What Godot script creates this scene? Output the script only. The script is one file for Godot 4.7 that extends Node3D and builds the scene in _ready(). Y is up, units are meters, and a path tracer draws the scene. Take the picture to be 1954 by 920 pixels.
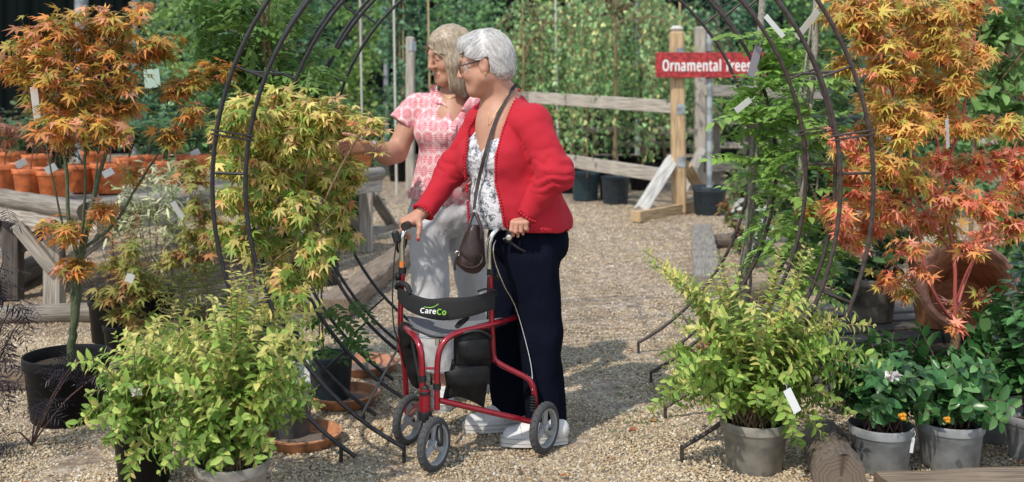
extends Node3D
# A garden centre: two women, one with a walker, on a gravel path inside a round iron tunnel of hoops, among potted maples.
const F := 2000.0        # focal length in pixels of the 1954 pixel wide photograph
const CX := 977.0
const HY := 175.0        # the eye's height in the photograph
const EYE := 1.4

func _ready() -> void:
	var cam := Camera3D.new()
	cam.name = "camera"
	cam.projection = Camera3D.PROJECTION_FRUSTUM
	cam.near = 0.1
	cam.far = 400.0
	cam.size = 920.0 / F * 0.1
	cam.frustum_offset = Vector2(0, -(460.0 - HY) / F * 0.1)
	cam.position = Vector3(0, EYE, 0)
	var lens := CameraAttributesPhysical.new()
	lens.frustum_focus_distance = 4.15
	lens.frustum_focal_length = 37.0
	lens.frustum_near = 0.1
	lens.frustum_far = 400.0
	lens.exposure_aperture = 2.8
	cam.attributes = lens
	add_child(cam)
	cam.make_current()
	var env := Environment.new()
	env.background_mode = Environment.BG_SKY
	env.tonemap_mode = Environment.TONE_MAPPER_LINEAR
	env.tonemap_exposure = 1.12
	env.sdfgi_enabled = true
	env.ssao_enabled = true
	env.ssil_enabled = true
	var sky := Sky.new()
	var sm := ProceduralSkyMaterial.new()
	sm.sky_top_color = Color(0.58, 0.66, 0.76)
	sm.sky_horizon_color = Color(0.86, 0.87, 0.88)
	sm.sky_curve = 0.25
	sm.ground_bottom_color = Color(0.4, 0.38, 0.34)
	sm.ground_horizon_color = Color(0.7, 0.7, 0.7)
	sm.sky_energy_multiplier = 1.0
	sky.sky_material = sm
	env.sky = sky
	env.background_energy_multiplier = 1.7
	var we := WorldEnvironment.new()
	we.name = "daylight"
	we.environment = env
	add_child(we)
	var sun := DirectionalLight3D.new()
	sun.name = "sun"
	sun.light_energy = 1.0
	sun.light_color = Color(1.0, 0.965, 0.915)
	sun.light_angular_distance = 0.8
	sun.shadow_enabled = true
	sun.look_at_from_position(Vector3.ZERO, Vector3(0.38, -0.76, -0.53), Vector3.UP)
	add_child(sun)

	make_materials()
	make_leaves()
	ground()
	background()
	fences_and_sign()
	potting_bench()
	edging()
	hoop_tunnel()
	left_plants()
	right_plants()
	walker()
	older_woman()
	younger_woman()
	small_things()

# ---------------------------------------------------------------- places
func W(px: float, py: float, d: float) -> Vector3:      # a point seen at that place of the photograph, d metres away
	return Vector3((px - CX) * d / F, EYE - (py - HY) * d / F, -d)

func G(px: float, py: float) -> Vector3:                # a point of the ground
	return W(px, py, EYE * F / (py - HY))

func GD(px: float, d: float) -> Vector3:
	return Vector3((px - CX) * d / F, 0, -d)

# ---------------------------------------------------------------- mesh builder
class MB:
	var v := PackedVector3Array()
	var n := PackedVector3Array()
	var c := PackedColorArray()
	var t := PackedVector2Array()
	var idx := PackedInt32Array()
	var col := Color(1, 1, 1)

	func vert(p: Vector3, nn: Vector3, uv := Vector2.ZERO) -> int:
		v.append(p)
		n.append(nn)
		c.append(col)
		t.append(uv)
		return v.size() - 1

	func tri(a: int, b: int, d: int) -> void:
		var g := (v[d] - v[a]).cross(v[b] - v[a])
		if g.dot(n[a] + n[b] + n[d]) < 0.0:
			idx.append_array([a, d, b])
		else:
			idx.append_array([a, b, d])

	func quad(a: int, b: int, d: int, e: int) -> void:
		tri(a, b, d)
		tri(a, d, e)

	func poly(pts: Array, outward: Vector3) -> void:       # flat, convex
		var g: Vector3 = (pts[2] - pts[0]).cross(pts[1] - pts[0]).normalized()
		if g.dot(outward) < 0.0:
			g = -g
		var f := v.size()
		for p in pts:
			vert(p, g, Vector2(p.x, p.z))
		for i in range(1, pts.size() - 1):
			tri(f, f + i, f + i + 1)

	func tube(pts: Array, r0: float, r1: float, sides := 8, caps := true, radii := []) -> void:
		var m := pts.size()
		var tan0: Vector3 = (pts[1] - pts[0]).normalized()
		var side := tan0.cross(Vector3.UP)
		if side.length() < 0.05:
			side = tan0.cross(Vector3.RIGHT)
		side = side.normalized()
		var first := v.size()
		var run := 0.0
		for i in m:
			var p: Vector3 = pts[i]
			var tg: Vector3 = (pts[mini(i + 1, m - 1)] - pts[maxi(i - 1, 0)]).normalized()
			side = (side - tg * side.dot(tg)).normalized()
			var up := tg.cross(side)
			var r: float = radii[i] if radii.size() else lerpf(r0, r1, float(i) / (m - 1))
			if i > 0:
				run += p.distance_to(pts[i - 1])
			for k in sides:
				var a := TAU * k / sides
				var dir := side * cos(a) + up * sin(a)
				vert(p + dir * r, dir, Vector2(float(k) / sides, run))
		for i in m - 1:
			for k in sides:
				var a := first + i * sides + k
				var b := first + i * sides + (k + 1) % sides
				quad(a, b, b + sides, a + sides)
		if caps:
			for e in 2:
				var q: Vector3 = pts[0] if e == 0 else pts[m - 1]
				var nn: Vector3 = (pts[0] - pts[1]).normalized() if e == 0 else (pts[m - 1] - pts[m - 2]).normalized()
				var o := vert(q, nn)
				var ring := []
				for k in sides:
					ring.append(vert(v[first + (0 if e == 0 else (m - 1) * sides) + k], nn))
				for k in sides:
					tri(o, ring[k], ring[(k + 1) % sides])

	func lathe(prof: Array, xf: Transform3D, sides := 24, from := 0.0, arc := TAU) -> void:   # Vector2(radius, height)
		var segs := prof.size() - 1
		var nrm := []
		for i in segs:
			var d: Vector2 = prof[i + 1] - prof[i]
			nrm.append(Vector2(d.y, -d.x).normalized())
		var rot := xf.basis.orthonormalized()
		var k_n := sides + 1
		for i in segs:
			var na: Vector2 = nrm[i]
			var nb: Vector2 = nrm[i]
			if i > 0 and nrm[i - 1].dot(nrm[i]) > 0.7:
				na = (nrm[i - 1] + nrm[i]).normalized()
			if i < segs - 1 and nrm[i + 1].dot(nrm[i]) > 0.7:
				nb = (nrm[i + 1] + nrm[i]).normalized()
			var f := v.size()
			for e in 2:
				var p: Vector2 = prof[i + e]
				var q := na if e == 0 else nb
				for k in k_n:
					var a := from + arc * k / sides
					vert(xf * Vector3(cos(a) * p.x, p.y, sin(a) * p.x), rot * Vector3(cos(a) * q.x, q.y, sin(a) * q.x), Vector2(float(k) / sides, p.y))
			for k in sides:
				quad(f + k, f + k + 1, f + k_n + k + 1, f + k_n + k)

	func box(xf: Transform3D, size: Vector3, b := 0.004) -> void:
		var h := size * 0.5
		b = minf(b, minf(h.x, minf(h.y, h.z)) * 0.9)
		var pt := func(s: Vector3, ax: int) -> Vector3:
			var q := Vector3(s.x * (h.x - b), s.y * (h.y - b), s.z * (h.z - b))
			q[ax] = s[ax] * h[ax]
			return xf * q
		var rot := xf.basis
		for ax in 3:
			var a1 := (ax + 1) % 3
			var a2 := (ax + 2) % 3
			for sg in [-1.0, 1.0]:
				var face := []
				for w in [[-1, -1], [1, -1], [1, 1], [-1, 1]]:
					var s := Vector3.ZERO
					s[ax] = sg
					s[a1] = w[0]
					s[a2] = w[1]
					face.append(pt.call(s, ax))
				var o := Vector3.ZERO
				o[ax] = sg
				poly(face, rot * o)
				for sh in [-1.0, 1.0]:                 # edge between faces ax and a1
					var s1 := Vector3.ZERO
					s1[ax] = sg
					s1[a1] = sh
					var s2 := s1
					s1[a2] = -1
					s2[a2] = 1
					var o2 := Vector3.ZERO
					o2[ax] = sg
					o2[a1] = sh
					poly([pt.call(s1, ax), pt.call(s2, ax), pt.call(s2, a1), pt.call(s1, a1)], rot * o2)
		for x in [-1, 1]:
			for y in [-1, 1]:
				for z in [-1, 1]:
					var s := Vector3(x, y, z)
					poly([pt.call(s, 0), pt.call(s, 1), pt.call(s, 2)], rot * s)

	func beam(a: Vector3, b: Vector3, w: float, h: float, up := Vector3.UP, bev := 0.004) -> void:   # a bevelled bar from a to b
		var z := (b - a).normalized()
		var x := up.cross(z).normalized()
		box(Transform3D(Basis(x, z.cross(x), z), (a + b) * 0.5), Vector3(w, h, a.distance_to(b)), bev)

	func ball(ctr: Vector3, r: Vector3, rot := Basis.IDENTITY, rings := 8, sides := 12) -> void:
		var f := v.size()
		for i in rings + 1:
			var th := PI * i / rings
			for k in sides:
				var ph := TAU * k / sides
				var d := Vector3(sin(th) * cos(ph), cos(th), sin(th) * sin(ph))
				vert(ctr + rot * (d * r), (rot * (d / r)).normalized())
		for i in rings:
			for k in sides:
				var a := f + i * sides + k
				var b := f + i * sides + (k + 1) % sides
				quad(a, b, b + sides, a + sides)

	func mesh() -> ArrayMesh:
		var arr := []
		arr.resize(Mesh.ARRAY_MAX)
		arr[Mesh.ARRAY_VERTEX] = v
		arr[Mesh.ARRAY_NORMAL] = n
		arr[Mesh.ARRAY_COLOR] = c
		arr[Mesh.ARRAY_TEX_UV] = t
		arr[Mesh.ARRAY_INDEX] = idx
		var m := ArrayMesh.new()
		m.add_surface_from_arrays(Mesh.PRIMITIVE_TRIANGLES, arr)
		return m

# ---------------------------------------------------------------- smooth bodies: tapered bones joined by a smooth minimum, meshed as surface nets
class Prim:
	var a: Vector3
	var ba: Vector3
	var ba2: float
	var ra: float
	var rb: float
	var n := Vector3.ZERO
	var s := 1.0
	var ell := false
	var m: Basis
	var mr: float
	var k: float
	var sub := false
	var lo: Vector3
	var hi: Vector3

	func dist(p: Vector3) -> float:
		var q := p - a
		if ell:
			return ((m * q).length() - 1.0) * mr
		if s != 1.0:
			q += n * (q.dot(n) * (s - 1.0))
		var u := clampf(q.dot(ba) / ba2, 0.0, 1.0)
		return (q - ba * u).length() - lerpf(ra, rb, u)

class SDF:
	var prims: Array[Prim] = []
	var post = null
	var colr = null
	var k := 0.03

	func seg(a: Vector3, b: Vector3, ra: float, rb: float, flat := Vector3.ZERO, s := 1.0, kk := -1.0) -> Prim:
		var p := Prim.new()
		p.a = a
		p.ba = b - a + Vector3(0, 1e-5, 0)
		if s != 1.0:
			p.n = flat.normalized()
			p.s = s
			p.ba += p.n * (p.ba.dot(p.n) * (s - 1.0))
		p.ba2 = p.ba.length_squared()
		p.ra = ra
		p.rb = rb
		p.k = k if kk < 0 else kk
		var r := maxf(ra, rb) * maxf(1.0, 1.0 / s) + p.k
		p.lo = a.min(b) - Vector3.ONE * r
		p.hi = a.max(b) + Vector3.ONE * r
		prims.append(p)
		return p

	func ell(ctr: Vector3, r: Vector3, rot := Basis.IDENTITY, kk := -1.0, sub := false) -> Prim:
		var p := Prim.new()
		p.a = ctr
		p.ell = true
		p.m = Basis.from_scale(Vector3.ONE / r) * rot.transposed()
		p.mr = minf(r.x, minf(r.y, r.z))
		p.k = k if kk < 0 else kk
		p.sub = sub
		var w := maxf(r.x, maxf(r.y, r.z)) + p.k
		p.lo = ctr - Vector3.ONE * w
		p.hi = ctr + Vector3.ONE * w
		prims.append(p)
		return p

	static func join(x: float, d: float, kk: float, sub: bool) -> float:
		if sub:
			var y := -d
			var h := maxf(kk - absf(x - y), 0.0) / maxf(kk, 1e-5)
			return maxf(x, y) + h * h * kk * 0.25
		var g := maxf(kk - absf(x - d), 0.0) / maxf(kk, 1e-5)
		return minf(x, d) - g * g * kk * 0.25

	func ev(p: Vector3) -> float:
		var x := 1.0
		for pr in prims:
			x = join(x, pr.dist(p), pr.k, pr.sub)
		return post.call(p, x) if post != null else x

	func hit(from: Vector3, through: Vector3, off := 0.0, d0 := 3.3) -> Vector3:   # where the line from «from» meets the surface
		var dir := (through - from).normalized()
		var s := d0
		for i in 90:
			var d := ev(from + dir * s) - off
			if d < 0.0008:
				break
			s += clampf(d * 0.6, 0.001, 0.08)
			if s > 6.0:
				return through
		return from + dir * s

	func mesh(cell: float, into: MB) -> void:
		var lo := Vector3.ONE * 1e6
		var hi := -lo
		for pr in prims:
			if not pr.sub:
				lo = lo.min(pr.lo)
				hi = hi.max(pr.hi)
		lo -= Vector3.ONE * cell * 2
		var dim := Vector3i(((hi - lo) / cell).ceil()) + Vector3i(3, 3, 3)
		var nx := dim.x
		var nxy := dim.x * dim.y
		var f := PackedFloat32Array()
		f.resize(nxy * dim.z)
		f.fill(1.0)
		for pr in prims:
			var i0 := Vector3i(((pr.lo - lo) / cell).floor() - Vector3.ONE).max(Vector3i.ZERO)
			var i1 := Vector3i(((pr.hi - lo) / cell).ceil() + Vector3.ONE).min(dim - Vector3i.ONE)
			for z in range(i0.z, i1.z + 1):
				for y in range(i0.y, i1.y + 1):
					var at := z * nxy + y * nx
					for x in range(i0.x, i1.x + 1):
						var d := pr.dist(lo + Vector3(x, y, z) * cell)
						var o := f[at + x]
						if pr.sub:
							if o < 0.5:
								f[at + x] = join(o, d, pr.k, true)
						elif d < o + pr.k:
							f[at + x] = join(o, d, pr.k, false)
		if post != null:
			var lim := cell * 3.0
			for z in dim.z:
				for y in dim.y:
					var at := z * nxy + y * nx
					for x in dim.x:
						if f[at + x] < lim:
							f[at + x] = post.call(lo + Vector3(x, y, z) * cell, f[at + x])
		var vi := PackedInt32Array()
		vi.resize(f.size())
		vi.fill(-1)
		var far := cell * 8.0
		var offs := [0, 1, nx, nx + 1, nxy, nxy + 1, nxy + nx, nxy + nx + 1]
		var pos := [Vector3(0, 0, 0), Vector3(1, 0, 0), Vector3(0, 1, 0), Vector3(1, 1, 0), Vector3(0, 0, 1), Vector3(1, 0, 1), Vector3(0, 1, 1), Vector3(1, 1, 1)]
		var edges := [[0, 1], [2, 3], [4, 5], [6, 7], [0, 2], [1, 3], [4, 6], [5, 7], [0, 4], [1, 5], [2, 6], [3, 7]]
		for z in dim.z - 1:
			for y in dim.y - 1:
				var at := z * nxy + y * nx
				for x in dim.x - 1:
					var i := at + x
					if absf(f[i]) > far:
						continue
					var neg := 0
					for o in offs:
						if f[i + o] < 0.0:
							neg += 1
					if neg == 0 or neg == 8:
						continue
					var sum := Vector3.ZERO
					var cnt := 0
					for e in edges:
						var a: float = f[i + offs[e[0]]]
						var b: float = f[i + offs[e[1]]]
						if (a < 0.0) != (b < 0.0):
							sum += pos[e[0]].lerp(pos[e[1]], a / (a - b))
							cnt += 1
					var p := lo + (Vector3(x, y, z) + sum / cnt) * cell
					var gr := Vector3(f[i + 1] + f[i + nx + 1] + f[i + nxy + 1] + f[i + nxy + nx + 1] - f[i] - f[i + nx] - f[i + nxy] - f[i + nxy + nx],
						f[i + nx] + f[i + nx + 1] + f[i + nxy + nx] + f[i + nxy + nx + 1] - f[i] - f[i + 1] - f[i + nxy] - f[i + nxy + 1],
						f[i + nxy] + f[i + nxy + 1] + f[i + nxy + nx] + f[i + nxy + nx + 1] - f[i] - f[i + 1] - f[i + nx] - f[i + nx + 1])
					if colr != null:
						into.col = colr.call(p)
					vi[i] = into.vert(p, gr.normalized())
		var stepv := [1, nx, nxy]
		for z in range(1, dim.z - 1):
			for y in range(1, dim.y - 1):
				var at := z * nxy + y * nx
				for x in range(1, dim.x - 1):
					var i := at + x
					if absf(f[i]) > far:
						continue
					for ax in 3:
						if (f[i] < 0.0) == (f[i + stepv[ax]] < 0.0):
							continue
						var u: int = stepv[(ax + 1) % 3]
						var w: int = stepv[(ax + 2) % 3]
						var a := vi[i]
						var b := vi[i - u]
						var d := vi[i - u - w]
						var e := vi[i - w]
						if a >= 0 and b >= 0 and d >= 0 and e >= 0:
							into.quad(a, b, d, e)

# ---------------------------------------------------------------- objects
var taken := {}
var counts := {}

func numbered(called: String) -> String:
	taken[called] = taken.get(called, -1) + 1
	return called if taken[called] == 0 else "%s_%03d" % [called, taken[called]]

func tag(o: Node3D, label: String, category: String, group := "", kind := "") -> void:
	if label:
		o.set_meta("label", label)
	if category:
		o.set_meta("category", category)
	if group:
		o.set_meta("group", group)
	if kind:
		o.set_meta("kind", kind)

func thing(called: String, label: String, category: String, at := Vector3.ZERO, group := "", kind := "") -> Node3D:
	var o := Node3D.new()
	o.name = numbered(called)
	add_child(o)
	o.position = at
	tag(o, label, category, group, kind)
	return o

func part(called: String, mb: MB, m: Material, parent: Node3D = null) -> MeshInstance3D:
	return put(called, mb.mesh(), m, parent)

func put(called: String, me: Mesh, m: Material, parent: Node3D = null) -> MeshInstance3D:
	var o := MeshInstance3D.new()
	o.mesh = me
	o.material_override = m
	if parent == null:
		o.name = numbered(called)
		add_child(o)
	else:
		var key := "%d %s" % [parent.get_instance_id(), called]
		var c: int = counts.get(key, 0)
		counts[key] = c + 1
		o.name = called if c == 0 else "%s_%03d" % [called, c]
		parent.add_child(o, true)
	return o

func copies(called: String, me: Mesh, m: Material, xfs: Array, cols: Array, parent: Node3D = null) -> MultiMeshInstance3D:
	var mm := MultiMesh.new()
	mm.transform_format = MultiMesh.TRANSFORM_3D
	mm.use_colors = true
	mm.mesh = me
	mm.instance_count = xfs.size()
	for i in xfs.size():
		mm.set_instance_transform(i, xfs[i])
		mm.set_instance_color(i, cols[i])
	var o := MultiMeshInstance3D.new()
	o.multimesh = mm
	o.material_override = m
	o.set_meta("kind", "stuff")
	if parent == null:
		o.name = numbered(called)
		add_child(o)
	else:
		o.name = called
		parent.add_child(o, true)
	return o

# ---------------------------------------------------------------- materials and computed textures
func lin(r: float, g: float, b: float) -> Color:
	return Color(r, g, b).linear_to_srgb()

func mat(c: Color, rough := 0.7, metal := 0.0, spec := 0.5) -> StandardMaterial3D:     # c is a linear base colour
	var m := StandardMaterial3D.new()
	m.albedo_color = c.linear_to_srgb()
	m.roughness = rough
	m.metallic = metal
	m.metallic_specular = spec
	return m

func textured(c: Color, tex: Texture2D, scale: Vector3, rough := 0.7, bump: Texture2D = null, relief := 0.2, world := false) -> StandardMaterial3D:
	var m := mat(c, rough)
	m.albedo_texture = tex
	m.uv1_triplanar = true
	m.uv1_world_triplanar = world
	m.uv1_scale = scale
	if bump:
		m.heightmap_enabled = true
		m.heightmap_texture = bump
		m.heightmap_scale = relief
	return m

func painted(c: Color, rough := 0.6, spec := 0.5) -> StandardMaterial3D:        # takes its colour from the vertices or copies
	var m := mat(c, rough, 0.0, spec)
	m.vertex_color_use_as_albedo = true
	return m

func leaf_mat(c: Color, rough := 0.5, through := 0.7) -> StandardMaterial3D:
	var m := painted(c, rough, 0.4)
	m.backlight_enabled = true
	m.backlight = Color(through, through, through)
	return m

func noise(kind: int, freq: float, seed_: int, oct := 4) -> FastNoiseLite:
	var n := FastNoiseLite.new()
	n.noise_type = kind as FastNoiseLite.NoiseType
	n.frequency = freq
	n.seed = seed_
	n.fractal_octaves = oct
	return n

func grey_tex(n: FastNoiseLite, side: int, lo: float, hi: float) -> ImageTexture:
	var im := n.get_seamless_image(side, side)
	im.convert(Image.FORMAT_L8)
	var data := im.get_data()
	var outp := PackedByteArray()
	outp.resize(data.size())
	for i in data.size():
		outp[i] = int(clampf(lerpf(lo, hi, data[i] / 255.0), 0, 1) * 255)
	var o := Image.create_from_data(side, side, false, Image.FORMAT_L8, outp)
	o.convert(Image.FORMAT_RGB8)
	return ImageTexture.create_from_image(o)

func ramp_tex(n: FastNoiseLite, side: int, ramp: Array, speck: FastNoiseLite = null) -> ImageTexture:   # ramp: sRGB colours chosen by the noise value
	var im := n.get_seamless_image(side, side)
	im.convert(Image.FORMAT_L8)
	var data := im.get_data()
	var d2 := PackedByteArray()
	if speck:
		var i2 := speck.get_seamless_image(side, side)
		i2.convert(Image.FORMAT_L8)
		d2 = i2.get_data()
	var g := Gradient.new()
	g.offsets = PackedFloat32Array(range(ramp.size()).map(func(i): return float(i) / (ramp.size() - 1)))
	g.colors = PackedColorArray(ramp)
	var outp := PackedByteArray()
	outp.resize(side * side * 3)
	for i in data.size():
		var c := g.sample(data[i] / 255.0)
		var s := 1.0 if d2.is_empty() else lerpf(0.72, 1.12, d2[i] / 255.0)
		outp[i * 3] = int(clampf(c.r * s, 0, 1) * 255)
		outp[i * 3 + 1] = int(clampf(c.g * s, 0, 1) * 255)
		outp[i * 3 + 2] = int(clampf(c.b * s, 0, 1) * 255)
	return ImageTexture.create_from_image(Image.create_from_data(side, side, false, Image.FORMAT_RGB8, outp))

func curve(pts: Array, per := 6) -> Array:               # Catmull-Rom through the points
	var o := []
	for i in pts.size() - 1:
		var p0: Vector3 = pts[maxi(i - 1, 0)]
		var p1: Vector3 = pts[i]
		var p2: Vector3 = pts[i + 1]
		var p3: Vector3 = pts[mini(i + 2, pts.size() - 1)]
		for k in per:
			o.append(p1.cubic_interpolate(p2, p0, p3, float(k) / per))
	o.append(pts[pts.size() - 1])
	return o

var M := {}

func make_materials() -> void:
	var fine := grey_tex(noise(FastNoiseLite.TYPE_SIMPLEX_SMOOTH, 0.03, 3, 5), 256, 0.55, 1.15)
	var blotch := grey_tex(noise(FastNoiseLite.TYPE_SIMPLEX_SMOOTH, 0.012, 5, 5), 256, 0.6, 1.15)
	var grain_n := noise(FastNoiseLite.TYPE_SIMPLEX_SMOOTH, 0.025, 9, 5)
	var grain := grey_tex(grain_n, 256, 0.6, 1.18)
	var knit := grey_tex(noise(FastNoiseLite.TYPE_SIMPLEX, 0.15, 12, 2), 256, 0.72, 1.12)
	M.fine = fine
	M.grain = grain
	M.knit_tex = knit
	var gv := noise(FastNoiseLite.TYPE_CELLULAR, 0.05, 21, 1)
	gv.cellular_return_type = FastNoiseLite.RETURN_CELL_VALUE
	gv.fractal_type = FastNoiseLite.FRACTAL_NONE
	var gb := noise(FastNoiseLite.TYPE_CELLULAR, 0.05, 21, 1)
	gb.cellular_return_type = FastNoiseLite.RETURN_DISTANCE
	gb.fractal_type = FastNoiseLite.FRACTAL_NONE
	var stones := ramp_tex(gv, 512, [Color(0.46, 0.38, 0.31), Color(0.72, 0.63, 0.53), Color(0.62, 0.52, 0.42), Color(0.78, 0.71, 0.62), Color(0.55, 0.5, 0.46), Color(0.7, 0.58, 0.45), Color(0.84, 0.8, 0.74), Color(0.6, 0.48, 0.38)], noise(FastNoiseLite.TYPE_SIMPLEX, 0.01, 4, 4))
	M.gravel = textured(Color(0.8, 0.8, 0.8), stones, Vector3(1.35, 1.35, 1.35), 0.9, grey_tex(gb, 512, 1.0, 0.0), 0.5, true)
	# wood: the grain runs along the piece's own z
	var along := Vector3(11, 11, 0.45)
	M.grey_wood = textured(Color(0.3, 0.265, 0.22), grain, along, 0.85, grain, 0.25)
	M.pale_wood = textured(Color(0.5, 0.45, 0.38), grain, along, 0.85, grain, 0.2)
	M.brown_wood = textured(Color(0.27, 0.2, 0.14), grain, along, 0.85, grain, 0.3)
	M.dark_wood = textured(Color(0.12, 0.1, 0.085), grain, along, 0.85, grain, 0.3)
	M.new_wood = textured(Color(0.62, 0.43, 0.24), grain, along, 0.75, grain, 0.12)
	M.white_wood = textured(Color(0.72, 0.69, 0.63), grain, along, 0.8, grain, 0.12)
	M.end_grain = painted(Color(1, 1, 1), 0.9)
	M.bark = textured(Color(0.3, 0.26, 0.22), fine, Vector3(14, 4, 14), 0.9, fine, 0.4)
	M.log_bark = textured(Color(0.2, 0.155, 0.12), grain, Vector3(7, 7, 1.6), 0.9, grain, 0.8)
	M.green_bark = textured(Color(0.1, 0.13, 0.06), fine, Vector3(20, 5, 20), 0.6)
	M.red_bark = mat(Color(0.4, 0.09, 0.075), 0.5)
	M.tan_bark = textured(Color(0.32, 0.22, 0.12), fine, Vector3(20, 4, 20), 0.7)
	M.grey_bark = textured(Color(0.42, 0.38, 0.33), fine, Vector3(25, 5, 25), 0.85, fine, 0.3)
	M.purple_bark = mat(Color(0.11, 0.06, 0.05), 0.6)
	M.cane = mat(Color(0.5, 0.38, 0.2), 0.7)
	# plastics, clay, metal
	M.black_pot = textured(Color(0.01, 0.01, 0.011), blotch, Vector3(5, 5, 5), 0.5)
	M.blue_pot = textured(Color(0.028, 0.045, 0.06), blotch, Vector3(6, 6, 6), 0.5)
	M.teal_pot = textured(Color(0.03, 0.07, 0.09), blotch, Vector3(6, 6, 6), 0.5)
	M.slate_pot = textured(Color(0.12, 0.12, 0.125), blotch, Vector3(6, 6, 6), 0.6)
	M.grey_pot = textured(Color(0.31, 0.325, 0.33), blotch, Vector3(4, 4, 4), 0.55)
	M.taupe_pot = textured(Color(0.3, 0.28, 0.24), blotch, Vector3(4, 4, 4), 0.6)
	M.orange_pot = textured(Color(0.74, 0.2, 0.06), blotch, Vector3(5, 5, 5), 0.55)
	M.clay = textured(Color(0.6, 0.27, 0.13), blotch, Vector3(6, 6, 6), 0.8, fine, 0.1)
	M.pale_clay = textured(Color(0.55, 0.26, 0.16), blotch, Vector3(7, 7, 7), 0.8, fine, 0.1)
	M.soil = textured(Color(0.09, 0.06, 0.04), fine, Vector3(20, 20, 20), 1.0, fine, 1.0)
	M.dry_soil = textured(Color(0.3, 0.24, 0.19), fine, Vector3(20, 20, 20), 1.0, fine, 1.0)
	M.iron = textured(Color(0.022, 0.022, 0.024), blotch, Vector3(9, 9, 9), 0.42)
	M.rust_iron = textured(Color(0.06, 0.042, 0.036), blotch, Vector3(9, 9, 9), 0.5)
	M.galvanised = textured(Color(0.36, 0.4, 0.42), blotch, Vector3(2, 2, 2), 0.55)
	M.tag = mat(Color(0.75, 0.77, 0.75), 0.4)
	M.tag.backlight_enabled = true
	M.tag.backlight = Color(0.5, 0.5, 0.5)
	M.stuff_leaf = leaf_mat(Color(1, 1, 1), 0.5, 0.9)
	M.gloss_leaf = leaf_mat(Color(1, 1, 1), 0.28, 0.35)
	M.black_pot.metallic_specular = 0.3

# ---------------------------------------------------------------- leaves (base at the origin, tip towards +z, upper side +y, length 1)
var L := {}

func leaf_from(outline: Array, droop: float, fold: float, tip_tint := Color(1, 1, 1)) -> ArrayMesh:    # outline: right-hand half, Vector2(x, z), from base to tip
	var b := MB.new()
	var lift := func(x: float, z: float) -> Vector3: return Vector3(x, absf(x) * fold - droop * z * z, z)
	var rows := []
	for p in outline:
		b.col = Color(1, 1, 1).lerp(tip_tint, p.y)
		var up := Vector3(0, 1, 2 * droop * p.y).normalized()
		var mid := b.vert(lift.call(0, p.y), up)
		if p.x < 0.001:
			rows.append([mid, mid, mid])
			continue
		var r := b.vert(lift.call(p.x, p.y), (up + Vector3(-fold, 0, 0)).normalized())
		var l := b.vert(lift.call(-p.x, p.y), (up + Vector3(fold, 0, 0)).normalized())
		rows.append([l, mid, r])
	for i in rows.size() - 1:
		var p: Array = rows[i]
		var q: Array = rows[i + 1]
		for e in 2:
			if p[e] != p[e + 1]:
				b.tri(p[e], p[e + 1], q[e + 1])
			if q[e] != q[e + 1]:
				b.tri(p[e], q[e + 1], q[e])
	return b.mesh()

func star_leaf(lobes: Array, width: float, droop: float, tip: Color, sd: int) -> ArrayMesh:   # a maple leaf: lobes are Vector2(angle in degrees from the tip, length)
	var b := MB.new()
	var rn := RandomNumberGenerator.new()
	rn.seed = sd
	var at := func(ang: float, r: float, y: float) -> Vector3: return Vector3(sin(ang) * r, y - droop * r * r, 0.12 + cos(ang) * r)
	b.col = Color(0.92, 1.0, 0.9)
	var ctr := b.vert(Vector3(0, 0, 0.12), Vector3.UP)
	var prev := -1
	for i in lobes.size():
		var an: float = deg_to_rad(lobes[i].x)
		var ln: float = lobes[i].y * 0.88
		var curl := rn.randf_range(-0.1, 0.16)
		var w := width / ln
		var pts := []
		b.col = Color(0.97, 1.0, 0.95)
		if prev < 0:
			prev = b.vert(at.call(an - 0.5, 0.16, 0.0), Vector3.UP)
		for q in [[-w, 0.52], [0.0, 1.0], [w, 0.52]]:
			b.col = Color(1, 1, 1).lerp(tip, q[1] if q[0] == 0.0 else 0.3)
			pts.append(b.vert(at.call(an + q[0], ln * q[1], -curl * q[1]), (Vector3.UP + Vector3(sin(an), 0, cos(an)) * droop * ln * 1.6 + Vector3(cos(an), 0, -sin(an)) * q[0] * 1.3).normalized()))
		var mid := b.vert(at.call(an, ln * 0.5, 0.02 - curl * 0.5), (Vector3.UP + Vector3(sin(an), 0, cos(an)) * droop * ln).normalized())
		var nxt: int
		b.col = Color(0.97, 1.0, 0.95)
		if i < lobes.size() - 1:
			var am := (an + deg_to_rad(lobes[i + 1].x)) * 0.5
			nxt = b.vert(at.call(am, 0.26 * minf(ln, lobes[i + 1].y) + 0.05, 0.0), Vector3.UP)
		else:
			nxt = b.vert(at.call(an + 0.5, 0.16, 0.0), Vector3.UP)
		b.tri(ctr, prev, mid)
		b.tri(prev, pts[0], mid)
		b.tri(pts[0], pts[1], mid)
		b.tri(pts[1], pts[2], mid)
		b.tri(pts[2], nxt, mid)
		b.tri(nxt, ctr, mid)
		prev = nxt
	b.col = Color(0.9, 0.55, 0.45)
	b.tube([Vector3(0, 0, 0.12), Vector3(0, 0.02, -0.1), Vector3(0, 0.06, -0.32)], 0.012, 0.01, 3, false)
	return b.mesh()

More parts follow.
